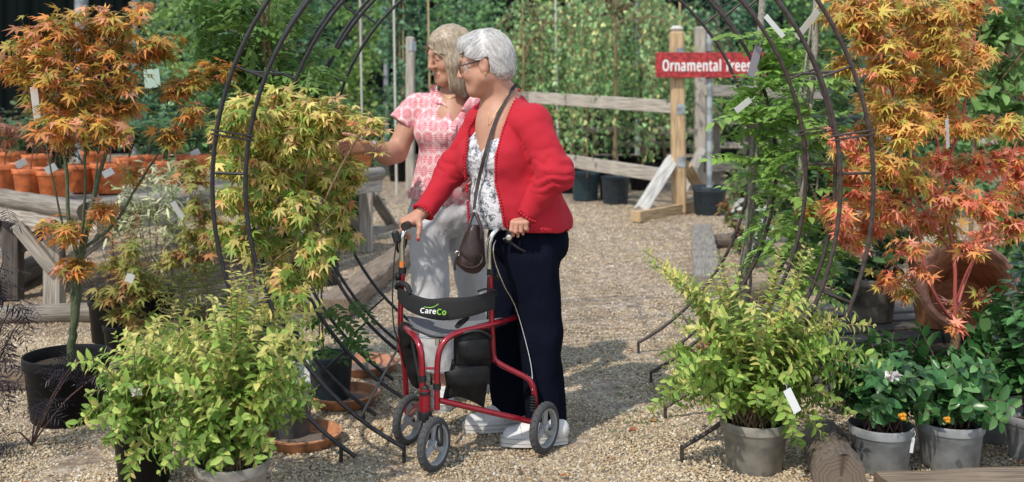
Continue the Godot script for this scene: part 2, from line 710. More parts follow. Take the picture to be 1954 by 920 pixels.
func compound_leaf(pairs: int, lw: float, ll: float, droop: float, narrow: bool) -> ArrayMesh:   # leaflets along a midrib
	var b := MB.new()
	var spine := func(s: float) -> Vector3: return Vector3(0, 0.1 * s - droop * s * s, s * (1.0 - 0.15 * droop * s))
	b.col = Color(0.9, 0.95, 0.7)
	b.tube([spine.call(0.0), spine.call(0.35), spine.call(0.7), spine.call(1.0)], 0.009, 0.005, 3, false)
	for i in pairs * 2 + 1:
		var s := 0.16 + 0.84 * float(i / 2) / pairs
		var p: Vector3 = spine.call(minf(s, 1.0))
		var sg := 1.0 if i % 2 == 0 else -1.0
		var out := Vector3(sg * 0.9, -0.12 - 0.1 * sin(i * 2.7), 0.55).normalized()
		if i == pairs * 2:
			out = Vector3(0, -0.35, 1).normalized()
		var len := ll * (1.0 - 0.35 * absf(s - 0.5)) * (0.85 + 0.15 * sin(i * 1.9))
		var side := Vector3.UP.cross(out).normalized()
		var up := out.cross(side)
		var tilt := 0.25 * sin(i * 3.1)
		side = (side + up * tilt).normalized()
		up = out.cross(side).normalized()
		b.col = Color(1, 1, 1) * (0.9 + 0.12 * sin(i * 1.3))
		var ws := [0.0, 1.0, 0.75, 0.0] if not narrow else [0.0, 0.9, 0.8, 0.0]
		var zs := [0.0, 0.35, 0.7, 1.0]
		var rows := []
		for k in 4:
			var q: Vector3 = p + out * (len * zs[k]) - Vector3.UP * (0.18 * len * zs[k] * zs[k])
			rows.append([b.vert(q - side * ws[k] * lw + up * lw * 0.35 * ws[k], (up + side * 0.35).normalized()), b.vert(q, up), b.vert(q + side * ws[k] * lw + up * lw * 0.35 * ws[k], (up - side * 0.35).normalized())])
		for k in 3:
			for e in 2:
				b.tri(rows[k][e], rows[k][e + 1], rows[k + 1][e + 1])
				b.tri(rows[k][e], rows[k + 1][e + 1], rows[k + 1][e])
	return b.mesh()

func make_leaves() -> void:
	var seven := [Vector2(-118, 0.42), Vector2(-80, 0.68), Vector2(-40, 0.9), Vector2(0, 1.0), Vector2(40, 0.92), Vector2(80, 0.66), Vector2(118, 0.4)]
	var five := [Vector2(-95, 0.52), Vector2(-48, 0.84), Vector2(0, 1.0), Vector2(48, 0.86), Vector2(95, 0.5)]
	L.acer = [star_leaf(seven, 0.155, 0.2, Color(1.12, 0.86, 0.8), 1), star_leaf(seven, 0.14, 0.38, Color(1.1, 0.8, 0.75), 2), star_leaf(five, 0.17, 0.1, Color(1.05, 0.9, 0.8), 3)]
	L.gold_acer = [star_leaf(five, 0.19, 0.2, Color(1.12, 0.95, 0.9), 4), star_leaf(five, 0.17, 0.4, Color(1.1, 0.9, 0.8), 5), star_leaf(seven, 0.17, 0.25, Color(1.1, 0.9, 0.85), 6)]
	var oval := [Vector2(0, 0), Vector2(0.13, 0.14), Vector2(0.22, 0.38), Vector2(0.19, 0.66), Vector2(0.08, 0.9), Vector2(0, 1)]
	L.shrub = [leaf_from(oval, 0.12, 0.3), leaf_from(oval, 0.32, 0.4), leaf_from(oval, -0.1, 0.25)]
	var wide := [Vector2(0, 0), Vector2(0.2, 0.12), Vector2(0.29, 0.4), Vector2(0.24, 0.7), Vector2(0.1, 0.92), Vector2(0, 1)]
	L.laurel = [leaf_from(wide, 0.1, 0.25), leaf_from(wide, 0.3, 0.35), leaf_from(wide, 0.02, 0.4)]
	var heart := [Vector2(0, 0), Vector2(0.34, 0.12), Vector2(0.38, 0.34), Vector2(0.2, 0.7), Vector2(0, 1)]
	L.birch = [leaf_from(heart, 0.15, 0.2)]
	L.tree = [leaf_from([Vector2(0, 0), Vector2(0.26, 0.3), Vector2(0.22, 0.66), Vector2(0, 1)], 0.2, 0.3)]
	var strap := [Vector2(0, 0), Vector2(0.07, 0.15), Vector2(0.1, 0.5), Vector2(0.05, 0.85), Vector2(0, 1)]
	L.strap = [leaf_from(strap, 0.3, 0.25), leaf_from(strap, 0.6, 0.25)]
	L.wisteria = [compound_leaf(6, 0.075, 0.36, 0.35, false), compound_leaf(6, 0.07, 0.34, 0.65, false), compound_leaf(5, 0.08, 0.36, 0.1, false)]
	L.lace = [compound_leaf(6, 0.026, 0.42, 0.3, true), compound_leaf(6, 0.022, 0.46, 0.7, true), compound_leaf(5, 0.024, 0.5, 0.1, true)]

func leaf_xf(p: Vector3, dir: Vector3, up: Vector3, size: float) -> Transform3D:
	var z := dir.normalized()
	var x := up.cross(z)
	if x.length() < 0.05:
		x = Vector3.RIGHT.cross(z)
	x = x.normalized()
	return Transform3D(Basis(x * size, z.cross(x) * size, z * size), p)

# ---------------------------------------------------------------- plants: a thing with pot, soil, stems and leaves
class Plant:
	var root: Node3D
	var base: Vector3
	var wood := MB.new()
	var lv := []             # [Transform3D, palette index]
	var r := RandomNumberGenerator.new()
	var weights := [1.0]
	func pick() -> int:
		return r.rand_weighted(PackedFloat32Array(weights))
	func unit() -> Vector3:
		return Vector3(r.randfn(), r.randfn(), r.randfn()).normalized()

func plant(called: String, label: String, category: String, base: Vector3, sd: int, group := "") -> Plant:
	var p := Plant.new()
	p.root = thing(called, label, category, base, group)
	p.base = base
	p.r.seed = sd
	return p

func pot_on(parent: Node3D, r_top: float, r_bot: float, h: float, m: Material, soil: Material, at := Vector3.ZERO, rim := 0.035, called := "pot", turn := Basis.IDENTITY) -> void:
	var b := MB.new()
	var xf := Transform3D(turn, at)
	var rr := lerpf(r_bot, r_top, (h - rim) / h)
	b.lathe([Vector2(0, 0.004), Vector2(r_bot - 0.012, 0.004), Vector2(r_bot - 0.004, 0.0), Vector2(r_bot, 0.006), Vector2(rr, h - rim - 0.004), Vector2(rr + 0.004, h - rim), Vector2(r_top + 0.003, h - rim + 0.002), Vector2(r_top + 0.006, h - 0.004), Vector2(r_top + 0.004, h), Vector2(r_top - 0.001, h), Vector2(r_top - 0.004, h - 0.006), Vector2(rr - 0.006, h - rim), Vector2(lerpf(r_bot, r_top, 0.5), h * 0.5)], xf, 32)
	part(called, b, m, parent)
	if soil:
		var s := MB.new()
		var n := noise(FastNoiseLite.TYPE_SIMPLEX, 12.0, 7, 3)
		var sr := rr - 0.006
		var y := h - maxf(rim, 0.02)
		var c := s.vert(xf * Vector3(0, y + 0.004, 0), turn.y)
		var last := []
		for i in range(1, 5):
			var ring := []
			for k in 20:
				var a := TAU * k / 20
				var q := Vector3(cos(a) * sr * i / 4, y + (n.get_noise_2d(cos(a) * sr * i, sin(a) * sr * i) * 0.012 if i < 4 else -0.004), sin(a) * sr * i / 4)
				ring.append(s.vert(xf * q, turn.y))
			for k in 20:
				if i == 1:
					s.tri(c, ring[k], ring[(k + 1) % 20])
				else:
					s.quad(last[k], last[(k + 1) % 20], ring[(k + 1) % 20], ring[k])
			last = ring
		part("soil", s, soil, parent)

func stem(p: Plant, pts: Array, r0: float, r1: float, sides := 6, per := 5) -> Array:    # points in the world
	var c := curve(pts, per)
	var loc := []
	for i in c.size():
		loc.append(c[i] - p.base + Vector3(p.r.randfn(), 0, p.r.randfn()) * r0 * 0.12)
	p.wood.tube(loc, r0, r1, sides, false)
	return c

# leaves in a rounded or flattened cluster at the end of a branch that starts at «from»
func cluster(p: Plant, from: Vector3, ctr: Vector3, rad: Vector3, twigs: int, per_twig: int, size: float, droop := 0.35, flat := 0.6, twig_r := 0.0022) -> void:
	for i in twigs:
		var d := p.unit()
		var q := ctr + d * rad * pow(p.r.randf(), 0.4)
		var hub := ctr.lerp(from, p.r.randf_range(0.15, 0.6)) if i % 3 else from
		var bend := hub.lerp(q, 0.55) + Vector3(0, 0.12, 0) * hub.distance_to(q)
		var c := curve([hub, bend, q], 4)
		var loc := []
		for x in c:
			loc.append(x - p.base)
		p.wood.tube(loc, twig_r, twig_r * 0.5, 3, false)
		var out_dir := ((q - hub) * Vector3(1, 0.3, 1)).normalized()
		for k in per_twig:
			var s := 1.0 - 0.75 * float(k) / maxf(per_twig, 1)
			var at: Vector3 = c[clampi(int(s * (c.size() - 1)), 0, c.size() - 1)] - p.base
			at += p.unit() * size * 0.35
			var side := out_dir.cross(Vector3.UP) * (1.0 if k % 2 else -1.0)
			var dir := (out_dir * (1.0 if k == 0 else 0.5) + side * (0.1 if k == 0 else 0.9) + p.unit() * 0.5 - Vector3(0, droop * p.r.randf_range(0.3, 1.6), 0)).normalized()
			var up := (Vector3(0, flat, 0) + dir * Vector3(1, 0, 1) * 0.5 + d * 0.35 + p.unit() * 0.45).normalized()
			p.lv.append([leaf_xf(at, dir, up, size * p.r.randf_range(0.6, 1.15)), p.pick()])

# opposite leaves all along a shoot
func shoot(p: Plant, pts: Array, gap: float, size: float, r0 := 0.003, from := 0.15, up_lean := 0.55, pal_tip := -1) -> void:
	var c := stem(p, pts, r0, r0 * 0.4, 4, 5)
	var run := 0.0
	var total := 0.0
	for i in range(1, c.size()):
		total += c[i].distance_to(c[i - 1])
	var next := total * from
	var n := 0
	for i in range(1, c.size()):
		var a: Vector3 = c[i - 1]
		var b: Vector3 = c[i]
		var len := a.distance_to(b)
		while next <= run + len and len > 1e-6:
			var s := next / total
			var tg := (b - a) / len
			var x := tg.cross(Vector3.UP)
			if x.length() < 0.2:
				x = tg.cross(Vector3.RIGHT)
			x = x.normalized().rotated(tg, (PI / 2 if n % 2 else 0.0) + p.r.randfn() * 0.35)
			for e in [-1.0, 1.0]:
				var dir: Vector3 = (tg * up_lean + x * e + p.unit() * 0.28 - Vector3(0, 0.12, 0)).normalized()
				var up: Vector3 = (tg * 0.75 - x * e * 0.3 + Vector3(0, 0.75, 0) + p.unit() * 0.3).normalized()
				var sz := size * p.r.randf_range(0.7, 1.15) * (1.0 if s < 0.8 else lerpf(1.0, 0.55, (s - 0.8) / 0.2))
				p.lv.append([leaf_xf(a.lerp(b, (next - run) / len) - p.base, dir, up, sz), pal_tip if pal_tip >= 0 and s > 0.8 and p.r.randf() < 0.6 else p.pick()])
			n += 1
			next += gap * p.r.randf_range(0.75, 1.25)
		run += len

# commits stems and leaves: the largest-seen leaves one by one, the rest as one
func finish(p: Plant, wood: Material, kinds: Array, pal: Array, singles: int, gloss := false, called := "leaf", through := 0.9) -> void:
	if p.wood.v.size():
		part("stems", p.wood, wood, p.root)
	var eye := Vector3(0, EYE, 0)
	var order := []
	for i in p.lv.size():
		var q: Vector3 = p.base + p.lv[i][0].origin
		var px := CX + q.x / -q.z * F
		var py := HY - (q.y - EYE) / -q.z * F
		var seen: float = p.lv[i][0].basis.x.length() / -q.z * (0.4 + absf(p.lv[i][0].basis.y.normalized().dot((q - eye).normalized())))
		if px < -20 or px > 1974 or py < -20 or py > 940:
			seen *= 0.05
		order.append([seen * (1.0 + 2.2 * (q.z - p.base.z)), i])     # leaves on the near side are the ones in view
	order.sort_custom(func(a, b): return a[0] > b[0])
	var mats := []
	for c in pal:
		var e := []
		for v in 3:
			var f := [0.8, 1.0, 1.2][v] as float
			e.append(leaf_mat(Color(c.r * f, c.g * f, c.b * f), 0.28 if gloss else 0.5, through))
		mats.append(e)
	var xfs := []
	var cols := []
	for k in order.size():
		var l: Array = p.lv[order[k][1]]
		if k < singles:
			var o := MeshInstance3D.new()
			o.mesh = kinds[k % kinds.size()]
			o.material_override = mats[l[1]][p.r.randi() % 3]
			o.transform = l[0]
			o.name = called if k == 0 else "%s_%03d" % [called, k]
			p.root.add_child(o, true)
		else:
			xfs.append(l[0])
			var f := p.r.randf_range(0.72, 1.25)
			var c: Color = pal[l[1]]
			cols.append(Color(c.r * f, c.g * f, c.b * f))
	if xfs.size():
		var half := xfs.size() / 2 if kinds.size() > 1 and xfs.size() > 200 else 0
		copies("foliage", kinds[0], M.gloss_leaf if gloss else M.stuff_leaf, xfs.slice(half), cols.slice(half), p.root)
		if half:
			copies("foliage_001", kinds[1], M.gloss_leaf if gloss else M.stuff_leaf, xfs.slice(0, half), cols.slice(0, half), p.root)

func plant_tag(at: Vector3, w: float, h: float, turn: Vector3, label: String, m: Material = null) -> void:    # a plastic or card label on its tie
	var b := MB.new()
	b.box(Transform3D(Basis.from_euler(turn), at), Vector3(w, h, 0.0012), 0.0004)
	var r := Basis.from_euler(turn)
	b.tube([at + r * Vector3(0, h * 0.5, 0), at + r * Vector3(0.004, h * 0.5 + 0.012, 0.004), at + r * Vector3(0.0, h * 0.5 + 0.025, 0.0)], 0.001, 0.001, 4)
	var o := part("plant_tag", b, m if m else M.tag)
	tag(o, label, "plant tag", "plant tags")

# ---------------------------------------------------------------- setting
func ground() -> void:
	var b := MB.new()
	var n := noise(FastNoiseLite.TYPE_SIMPLEX, 0.9, 2, 3)
	var xs := [-150.0, -40.0]
	var zs := [60.0, 4.0]
	for i in 61:
		xs.append(-9.0 + i * 0.3)
	xs.append_array([40.0, 150.0])
	for i in 65:
		zs.append(-2.4 - i * 0.24)
	zs.append_array([-40.0, -300.0])
	var rows := []
	for z in zs:
		var row := []
		for x in xs:
			var inner: bool = absf(x) < 9.0 and z < -2.0 and z > -18.0
			row.append(b.vert(Vector3(x, (n.get_noise_2d(x, z) - 0.25) * 0.012 if inner else -0.006, z), Vector3.UP))
		rows.append(row)
	for i in rows.size() - 1:
		for k in xs.size() - 1:
			b.quad(rows[i][k], rows[i][k + 1], rows[i + 1][k + 1], rows[i + 1][k])
	var g := part("ground", b, M.gravel)
	tag(g, "beige pea gravel ground of the nursery yard", "ground", "", "structure")
	# the stones themselves, as far as they can be told apart
	var stone := MB.new()
	stone.ball(Vector3.ZERO, Vector3(1, 0.62, 0.8), Basis.IDENTITY, 4, 6)
	var r := RandomNumberGenerator.new()
	r.seed = 11
	for i in stone.v.size():
		stone.v[i] *= 1.0 + 0.14 * sin(stone.v[i].x * 7.0 + stone.v[i].z * 5.0)
	var pal := [Color(0.419, 0.325, 0.207), Color(0.492, 0.393, 0.259), Color(0.577, 0.482, 0.336), Color(0.357, 0.273, 0.173), Color(0.314, 0.273, 0.216), Color(0.651, 0.575, 0.431), Color(0.451, 0.325, 0.192), Color(0.524, 0.449, 0.345), Color(0.252, 0.178, 0.115), Color(0.699, 0.660, 0.537)]
	var w := PackedFloat32Array([5, 5, 4, 3, 2, 1.6, 3, 3, 1.2, 0.5])
	var xfs := []
	var cols := []
	while xfs.size() < 300000:
		var d := 3.3 * pow(13.0 / 3.3, r.randf()) if r.randf() < 0.72 else lerpf(3.3, 6.0, sqrt(r.randf()))
		var x := r.randf_range(-0.53, 0.53) * d
		var s := r.randf_range(0.003, 0.0072) * (1.0 if r.randf() < 0.93 else 1.5) * maxf(1.0, d / 7.5)
		var y := (n.get_noise_2d(x, -d) - 0.25) * 0.012
		var bs := Basis.from_euler(Vector3(r.randf_range(-0.7, 0.7), r.randf() * TAU, r.randf_range(-0.7, 0.7))).scaled(Vector3.ONE * s)
		xfs.append(Transform3D(bs, Vector3(x, y + s * r.randf_range(0.0, 0.5), -d)))
		var f := r.randf_range(0.8, 1.15) * (1.0 + 0.22 * n.get_noise_2d(x * 0.9 + 40.0, d * 0.9))      # dusty and damp patches
		cols.append(pal[r.rand_weighted(w)] * f)
	var st := copies("gravel", stone.mesh(), painted(Color(1, 1, 1), 0.85, 0.4), xfs, cols)
	tag(st, "loose beige, grey and brown gravel stones", "gravel")

# ---------------------------------------------------------------- timber helpers: every piece is an object of its own with its grain along its length
func timber(parent: Node3D, called: String, a: Vector3, b: Vector3, w: float, h: float, m: Material, up := Vector3.UP, bev := 0.006) -> MeshInstance3D:
	var z := (b - a).normalized()
	var x := up.cross(z).normalized()
	var mb := MB.new()
	mb.box(Transform3D.IDENTITY, Vector3(w, h, a.distance_to(b)), bev)
	var o := part(called, mb, m, parent)
	o.transform = Transform3D(Basis(x, z.cross(x), z), (a + b) * 0.5)
	return o

func rough_beam(parent: Node3D, called: String, a: Vector3, b: Vector3, w: float, h: float, m: Material, sd: int, wear := 0.012) -> MeshInstance3D:   # an old sleeper: worn edges, uneven faces
	var len := a.distance_to(b)
	var n := noise(FastNoiseLite.TYPE_SIMPLEX, 3.0, sd, 3)
	var mb := MB.new()
	var seg := maxi(6, int(len / 0.08))
	var ring := []
	var sec := []
	var c := 0.018
	for q in [[-1, -1], [1, -1], [1, 1], [-1, 1]]:
		var x: float = q[0] * w * 0.5
		var y: float = q[1] * h * 0.5
		if q[0] * q[1] > 0:
			sec.append_array([Vector2(x, y - q[1] * c), Vector2(x - q[0] * c * 0.3, y - q[1] * c * 0.3), Vector2(x - q[0] * c, y)])
		else:
			sec.append_array([Vector2(x - q[0] * c, y), Vector2(x - q[0] * c * 0.3, y - q[1] * c * 0.3), Vector2(x, y - q[1] * c)])
	var full := []
	for i in 12:                      # points between corners too
		var p: Vector2 = sec[i]
		var p2: Vector2 = sec[(i + 1) % 12]
		full.append(p)
		if p.distance_to(p2) > 0.04:
			full.append(p.lerp(p2, 0.33))
			full.append(p.lerp(p2, 0.67))
	var k_n := full.size()
	for i in seg + 1:
		var z := -len * 0.5 + len * i / seg
		var row := []
		for p in full:
			var d := n.get_noise_3d(p.x * 3.0, p.y * 3.0, z * 0.6) + 0.5 * n.get_noise_3d(p.x * 14.0, p.y * 14.0, z * 1.2)
			var q: Vector2 = p * (1.0 + d * wear / 0.08)
			row.append(mb.vert(Vector3(q.x, q.y, z), Vector3(p.x / w, p.y / h, 0).normalized()))
		ring.append(row)
	for i in seg:
		for k in k_n:
			var k2 := (k + 1) % k_n
			var f := mb.v.size()
			mb.poly([mb.v[ring[i][k]], mb.v[ring[i][k2]], mb.v[ring[i + 1][k2]], mb.v[ring[i + 1][k]]], mb.n[ring[i][k]])
			f = f
	for e in 2:
		var row: Array = ring[0] if e == 0 else ring[seg]
		var pts := []
		for k in row:
			pts.append(mb.v[k])
		mb.poly(pts, Vector3(0, 0, -1 if e == 0 else 1))
	var z2 := (b - a).normalized()
	var x2 := Vector3.UP.cross(z2).normalized()
	var o := part(called, mb, m, parent)
	o.transform = Transform3D(Basis(x2, z2.cross(x2), z2), (a + b) * 0.5)
	return o

func log_piece(parent: Node3D, called: String, a: Vector3, b: Vector3, r: float, m: Material, sd: int, ends := true) -> MeshInstance3D:
	var len := a.distance_to(b)
	var n := noise(FastNoiseLite.TYPE_SIMPLEX, 4.0, sd, 3)
	var mb := MB.new()
	var seg := maxi(8, int(len / 0.07))
	var rows := []
	for i in seg + 1:
		var z := -len * 0.5 + len * i / seg
		var row := []
		for k in 22:
			var an := TAU * k / 22
			var q := r * (1.0 + 0.13 * n.get_noise_3d(cos(an) * 0.5, sin(an) * 0.5, z * 0.7) + 0.06 * n.get_noise_3d(cos(an) * 3, sin(an) * 3, z * 2.0))
			row.append(mb.vert(Vector3(cos(an) * q, sin(an) * q, z), Vector3(cos(an), sin(an), 0)))
		rows.append(row)
	for i in seg:
		for k in 22:
			mb.quad(rows[i][k], rows[i][(k + 1) % 22], rows[i + 1][(k + 1) % 22], rows[i + 1][k])
	var z2 := (b - a).normalized()
	var x2 := Vector3.UP.cross(z2).normalized()
	var o := part(called, mb, m, parent)
	o.transform = Transform3D(Basis(x2, z2.cross(x2), z2), (a + b) * 0.5)
	if ends:
		for e in [-1, 1]:
			var c := MB.new()
			var rr := RandomNumberGenerator.new()
			rr.seed = sd + e
			var src: Array = rows[0] if e < 0 else rows[seg]
			var last := []
			for i in 15:
				var s := float(i) / 14
				var tone := rr.randf_range(0.75, 1.15) * (0.8 if i % 2 else 1.05)
				c.col = Color(0.15, 0.115, 0.085) * tone
				var row := []
				for k in 22:
					var p: Vector3 = mb.v[src[k]]
					var crack := 0.012 if (k == 5 or k == 14) and i > 2 else 0.0
					c.col = Color(0.06, 0.04, 0.03) if crack > 0 else Color(0.15, 0.115, 0.085) * tone
					row.append(c.vert(Vector3(p.x * s, p.y * s, p.z + e * 0.002 - e * crack), Vector3(0, 0, e)))
				if i:
					for k in 22:
						c.quad(last[k], last[(k + 1) % 22], row[(k + 1) % 22], row[k])
				last = row
			part("cut_end", c, M.end_grain, o)
	return o

func top_log(called: String, label: String, a: Vector3, b: Vector3, r: float, m: Material, sd: int) -> void:
	var o := thing(called, label, "log", Vector3((a.x + b.x) * 0.5, 0, (a.z + b.z) * 0.5), "timbers edging the beds")
	log_piece(o, "trunk", a - o.position, b - o.position, r, m, sd)

func sleeper(label: String, a: Vector3, b: Vector3, w: float, h: float, m: Material, sd: int) -> void:
	var o := rough_beam(null, "timber_sleeper", a + Vector3(0, h * 0.5, 0), b + Vector3(0, h * 0.5, 0), w, h, m, sd)
	tag(o, label, "sleeper", "timbers edging the beds")

func edging() -> void:
	top_log("timber_log", "long pale grey log on the gravel behind the potted bronze maple", G(-120, 622) + Vector3(0, 0.05, 0), G(330, 606) + Vector3(0, 0.05, 0), 0.058, M.grey_wood, 3)
	top_log("timber_log", "pale grey log crossing behind the golden maple's stems", G(345, 606) + Vector3(0, 0.05, 0), G(640, 590) + Vector3(0, 0.05, 0), 0.055, M.grey_wood, 5)
	sleeper("weathered brown sleeper lying behind the black pot at far left", G(-60, 745), G(560, 722), 0.13, 0.1, M.brown_wood, 8)
	sleeper("long brown sleeper beside the path, running back from the pots under the hoops", G(636, 612), G(768, 500), 0.19, 0.13, M.brown_wood, 9)
	sleeper("weathered grey sleeper on the gravel, right of the path behind the lime shrub", G(1352, 560), G(1340, 452), 0.2, 0.12, M.grey_wood, 10)
	sleeper("brown sleeper seen behind the wisteria stems", G(1392, 585), G(1530, 560), 0.16, 0.12, M.brown_wood, 12)
	top_log("timber_log", "short dark log lying behind the weathered grey sleeper", G(1362, 474) + Vector3(0, 0.06, 0), G(1440, 470) + Vector3(0, 0.06, 0), 0.07, M.log_bark, 14)
	top_log("timber_log", "thick brown log with cracked end grain between the grey pots", W(1572, 842, 4.25), W(1604, 919, 3.5), 0.088, M.log_bark, 15)
	sleeper("squared brown timber in front of the grey pots at bottom right", Vector3(1.25, 0, -3.52), Vector3(2.6, 0, -3.62), 0.17, 0.1, M.brown_wood, 16)
	# pallet under the terracotta pots
	var p := thing("pallet", "dark wet wooden pallet deck under the terracotta pots", "pallet", Vector3(2.3, 0, -5.3))
	for i in 9:
		var z := 0.75 - i * 0.2
		timber(p, "plank", Vector3(-0.95, 0.1 + 0.002 * (i % 3), z), Vector3(0.95, 0.1 + 0.003 * (i % 2), z - 0.55), 0.15, 0.022, M.dark_wood)
	for i in 3:
		timber(p, "bearer", Vector3(-0.8 + i * 0.8, 0.043, 0.5), Vector3(-0.8 + i * 0.8, 0.043, -1.2), 0.09, 0.085, M.dark_wood)

# ---------------------------------------------------------------- the tunnel of round iron hoops
func hoop_tunnel() -> void:
	var o := thing("hoop_tunnel", "round black iron moon gate tunnel of paired hoops over the path", "garden arch", Vector3(0.117, 0, -3.96))
	var ds := [3.96, 4.47, 5.02, 5.62]
	var ro := 1.25
	var ri := 1.125
	var cy := 1.05
	var at := func(k: int, r: float, an: float) -> Vector3: return Vector3(cos(an) * r + 0.012 * k, cy + sin(an) * r, 3.96 - ds[k])
	for k in 4:
		for e in 2:
			var r := ro if e == 0 else ri
			var low := asin((0.02 - cy) / ro) if e == 0 else asin((0.055 - cy) / ri)
			for side in 2:                 # each hoop is two bent bars that meet at the top
				var pts := []
				for i in 41:
					var an := lerpf(low, PI / 2, float(i) / 40)
					var q: Vector3 = at.call(k, r, an)
					if side == 0:
						q.x = -(q.x - 0.012 * k) + 0.012 * k
					pts.append(q)
				var b := MB.new()
				b.tube(pts, 0.0088, 0.0088, 8)
				part("hoop", b, M.iron if side == 0 else M.rust_iron, o)
				var foot: Vector3 = pts[0] if e == 1 else at.call(k, ro, asin((0.06 - cy) / ro))
				if e == 0 and side == 0:
					foot.x = -(foot.x - 0.012 * k) + 0.012 * k
				var lb := MB.new()
				lb.tube([foot + Vector3(0, 0.008, 0), foot * Vector3(1, 0, 1) - Vector3(0, 0.03, 0)], 0.0075, 0.0075, 8)
				part("foot", lb, M.iron if side == 0 else M.rust_iron, o)
		for a in [-21.0, 2.0, 21.0, 39.0, 57.0, 75.0, 90.0, 105.0, 123.0, 141.0, 159.0, 178.0, 203.0, 222.0, -42.0]:
			var an := deg_to_rad(a)
			var b := MB.new()
			b.tube([at.call(k, ri, an), at.call(k, ro, an)], 0.006, 0.006, 6)
			part("rung", b, M.iron if cos(an) < 0 else M.rust_iron, o)
		for a in [9.0, 171.0]:              # the bolted joint plates
			var an := deg_to_rad(a)
			var rad := Vector3(cos(an), sin(an), 0)
			for s in [-1.0, 1.0]:
				var b := MB.new()
				b.beam(at.call(k, ri - 0.02, an) + Vector3(0, 0.008 * s, 0), at.call(k, ro + 0.02, an) + Vector3(0, 0.008 * s, 0), 0.026, 0.006, Vector3.UP, 0.002)
				part("joint_plate", b, M.iron if rad.x < 0 else M.rust_iron, o)
	for k in 3:
		for a in [203.0, 159.0, 110.0, 90.0, 70.0, 21.0, -21.0, 232.0, -48.0]:
			var an := deg_to_rad(a)
			var r := (ro + ri) * 0.5 if absf(a) != 232.0 and a != -48.0 else ri
			var b := MB.new()
			b.tube([at.call(k, r, an), at.call(k + 1, r, an)], 0.0065, 0.0065, 6)
			part("cross_bar", b, M.iron if cos(an) < 0 else M.rust_iron, o)

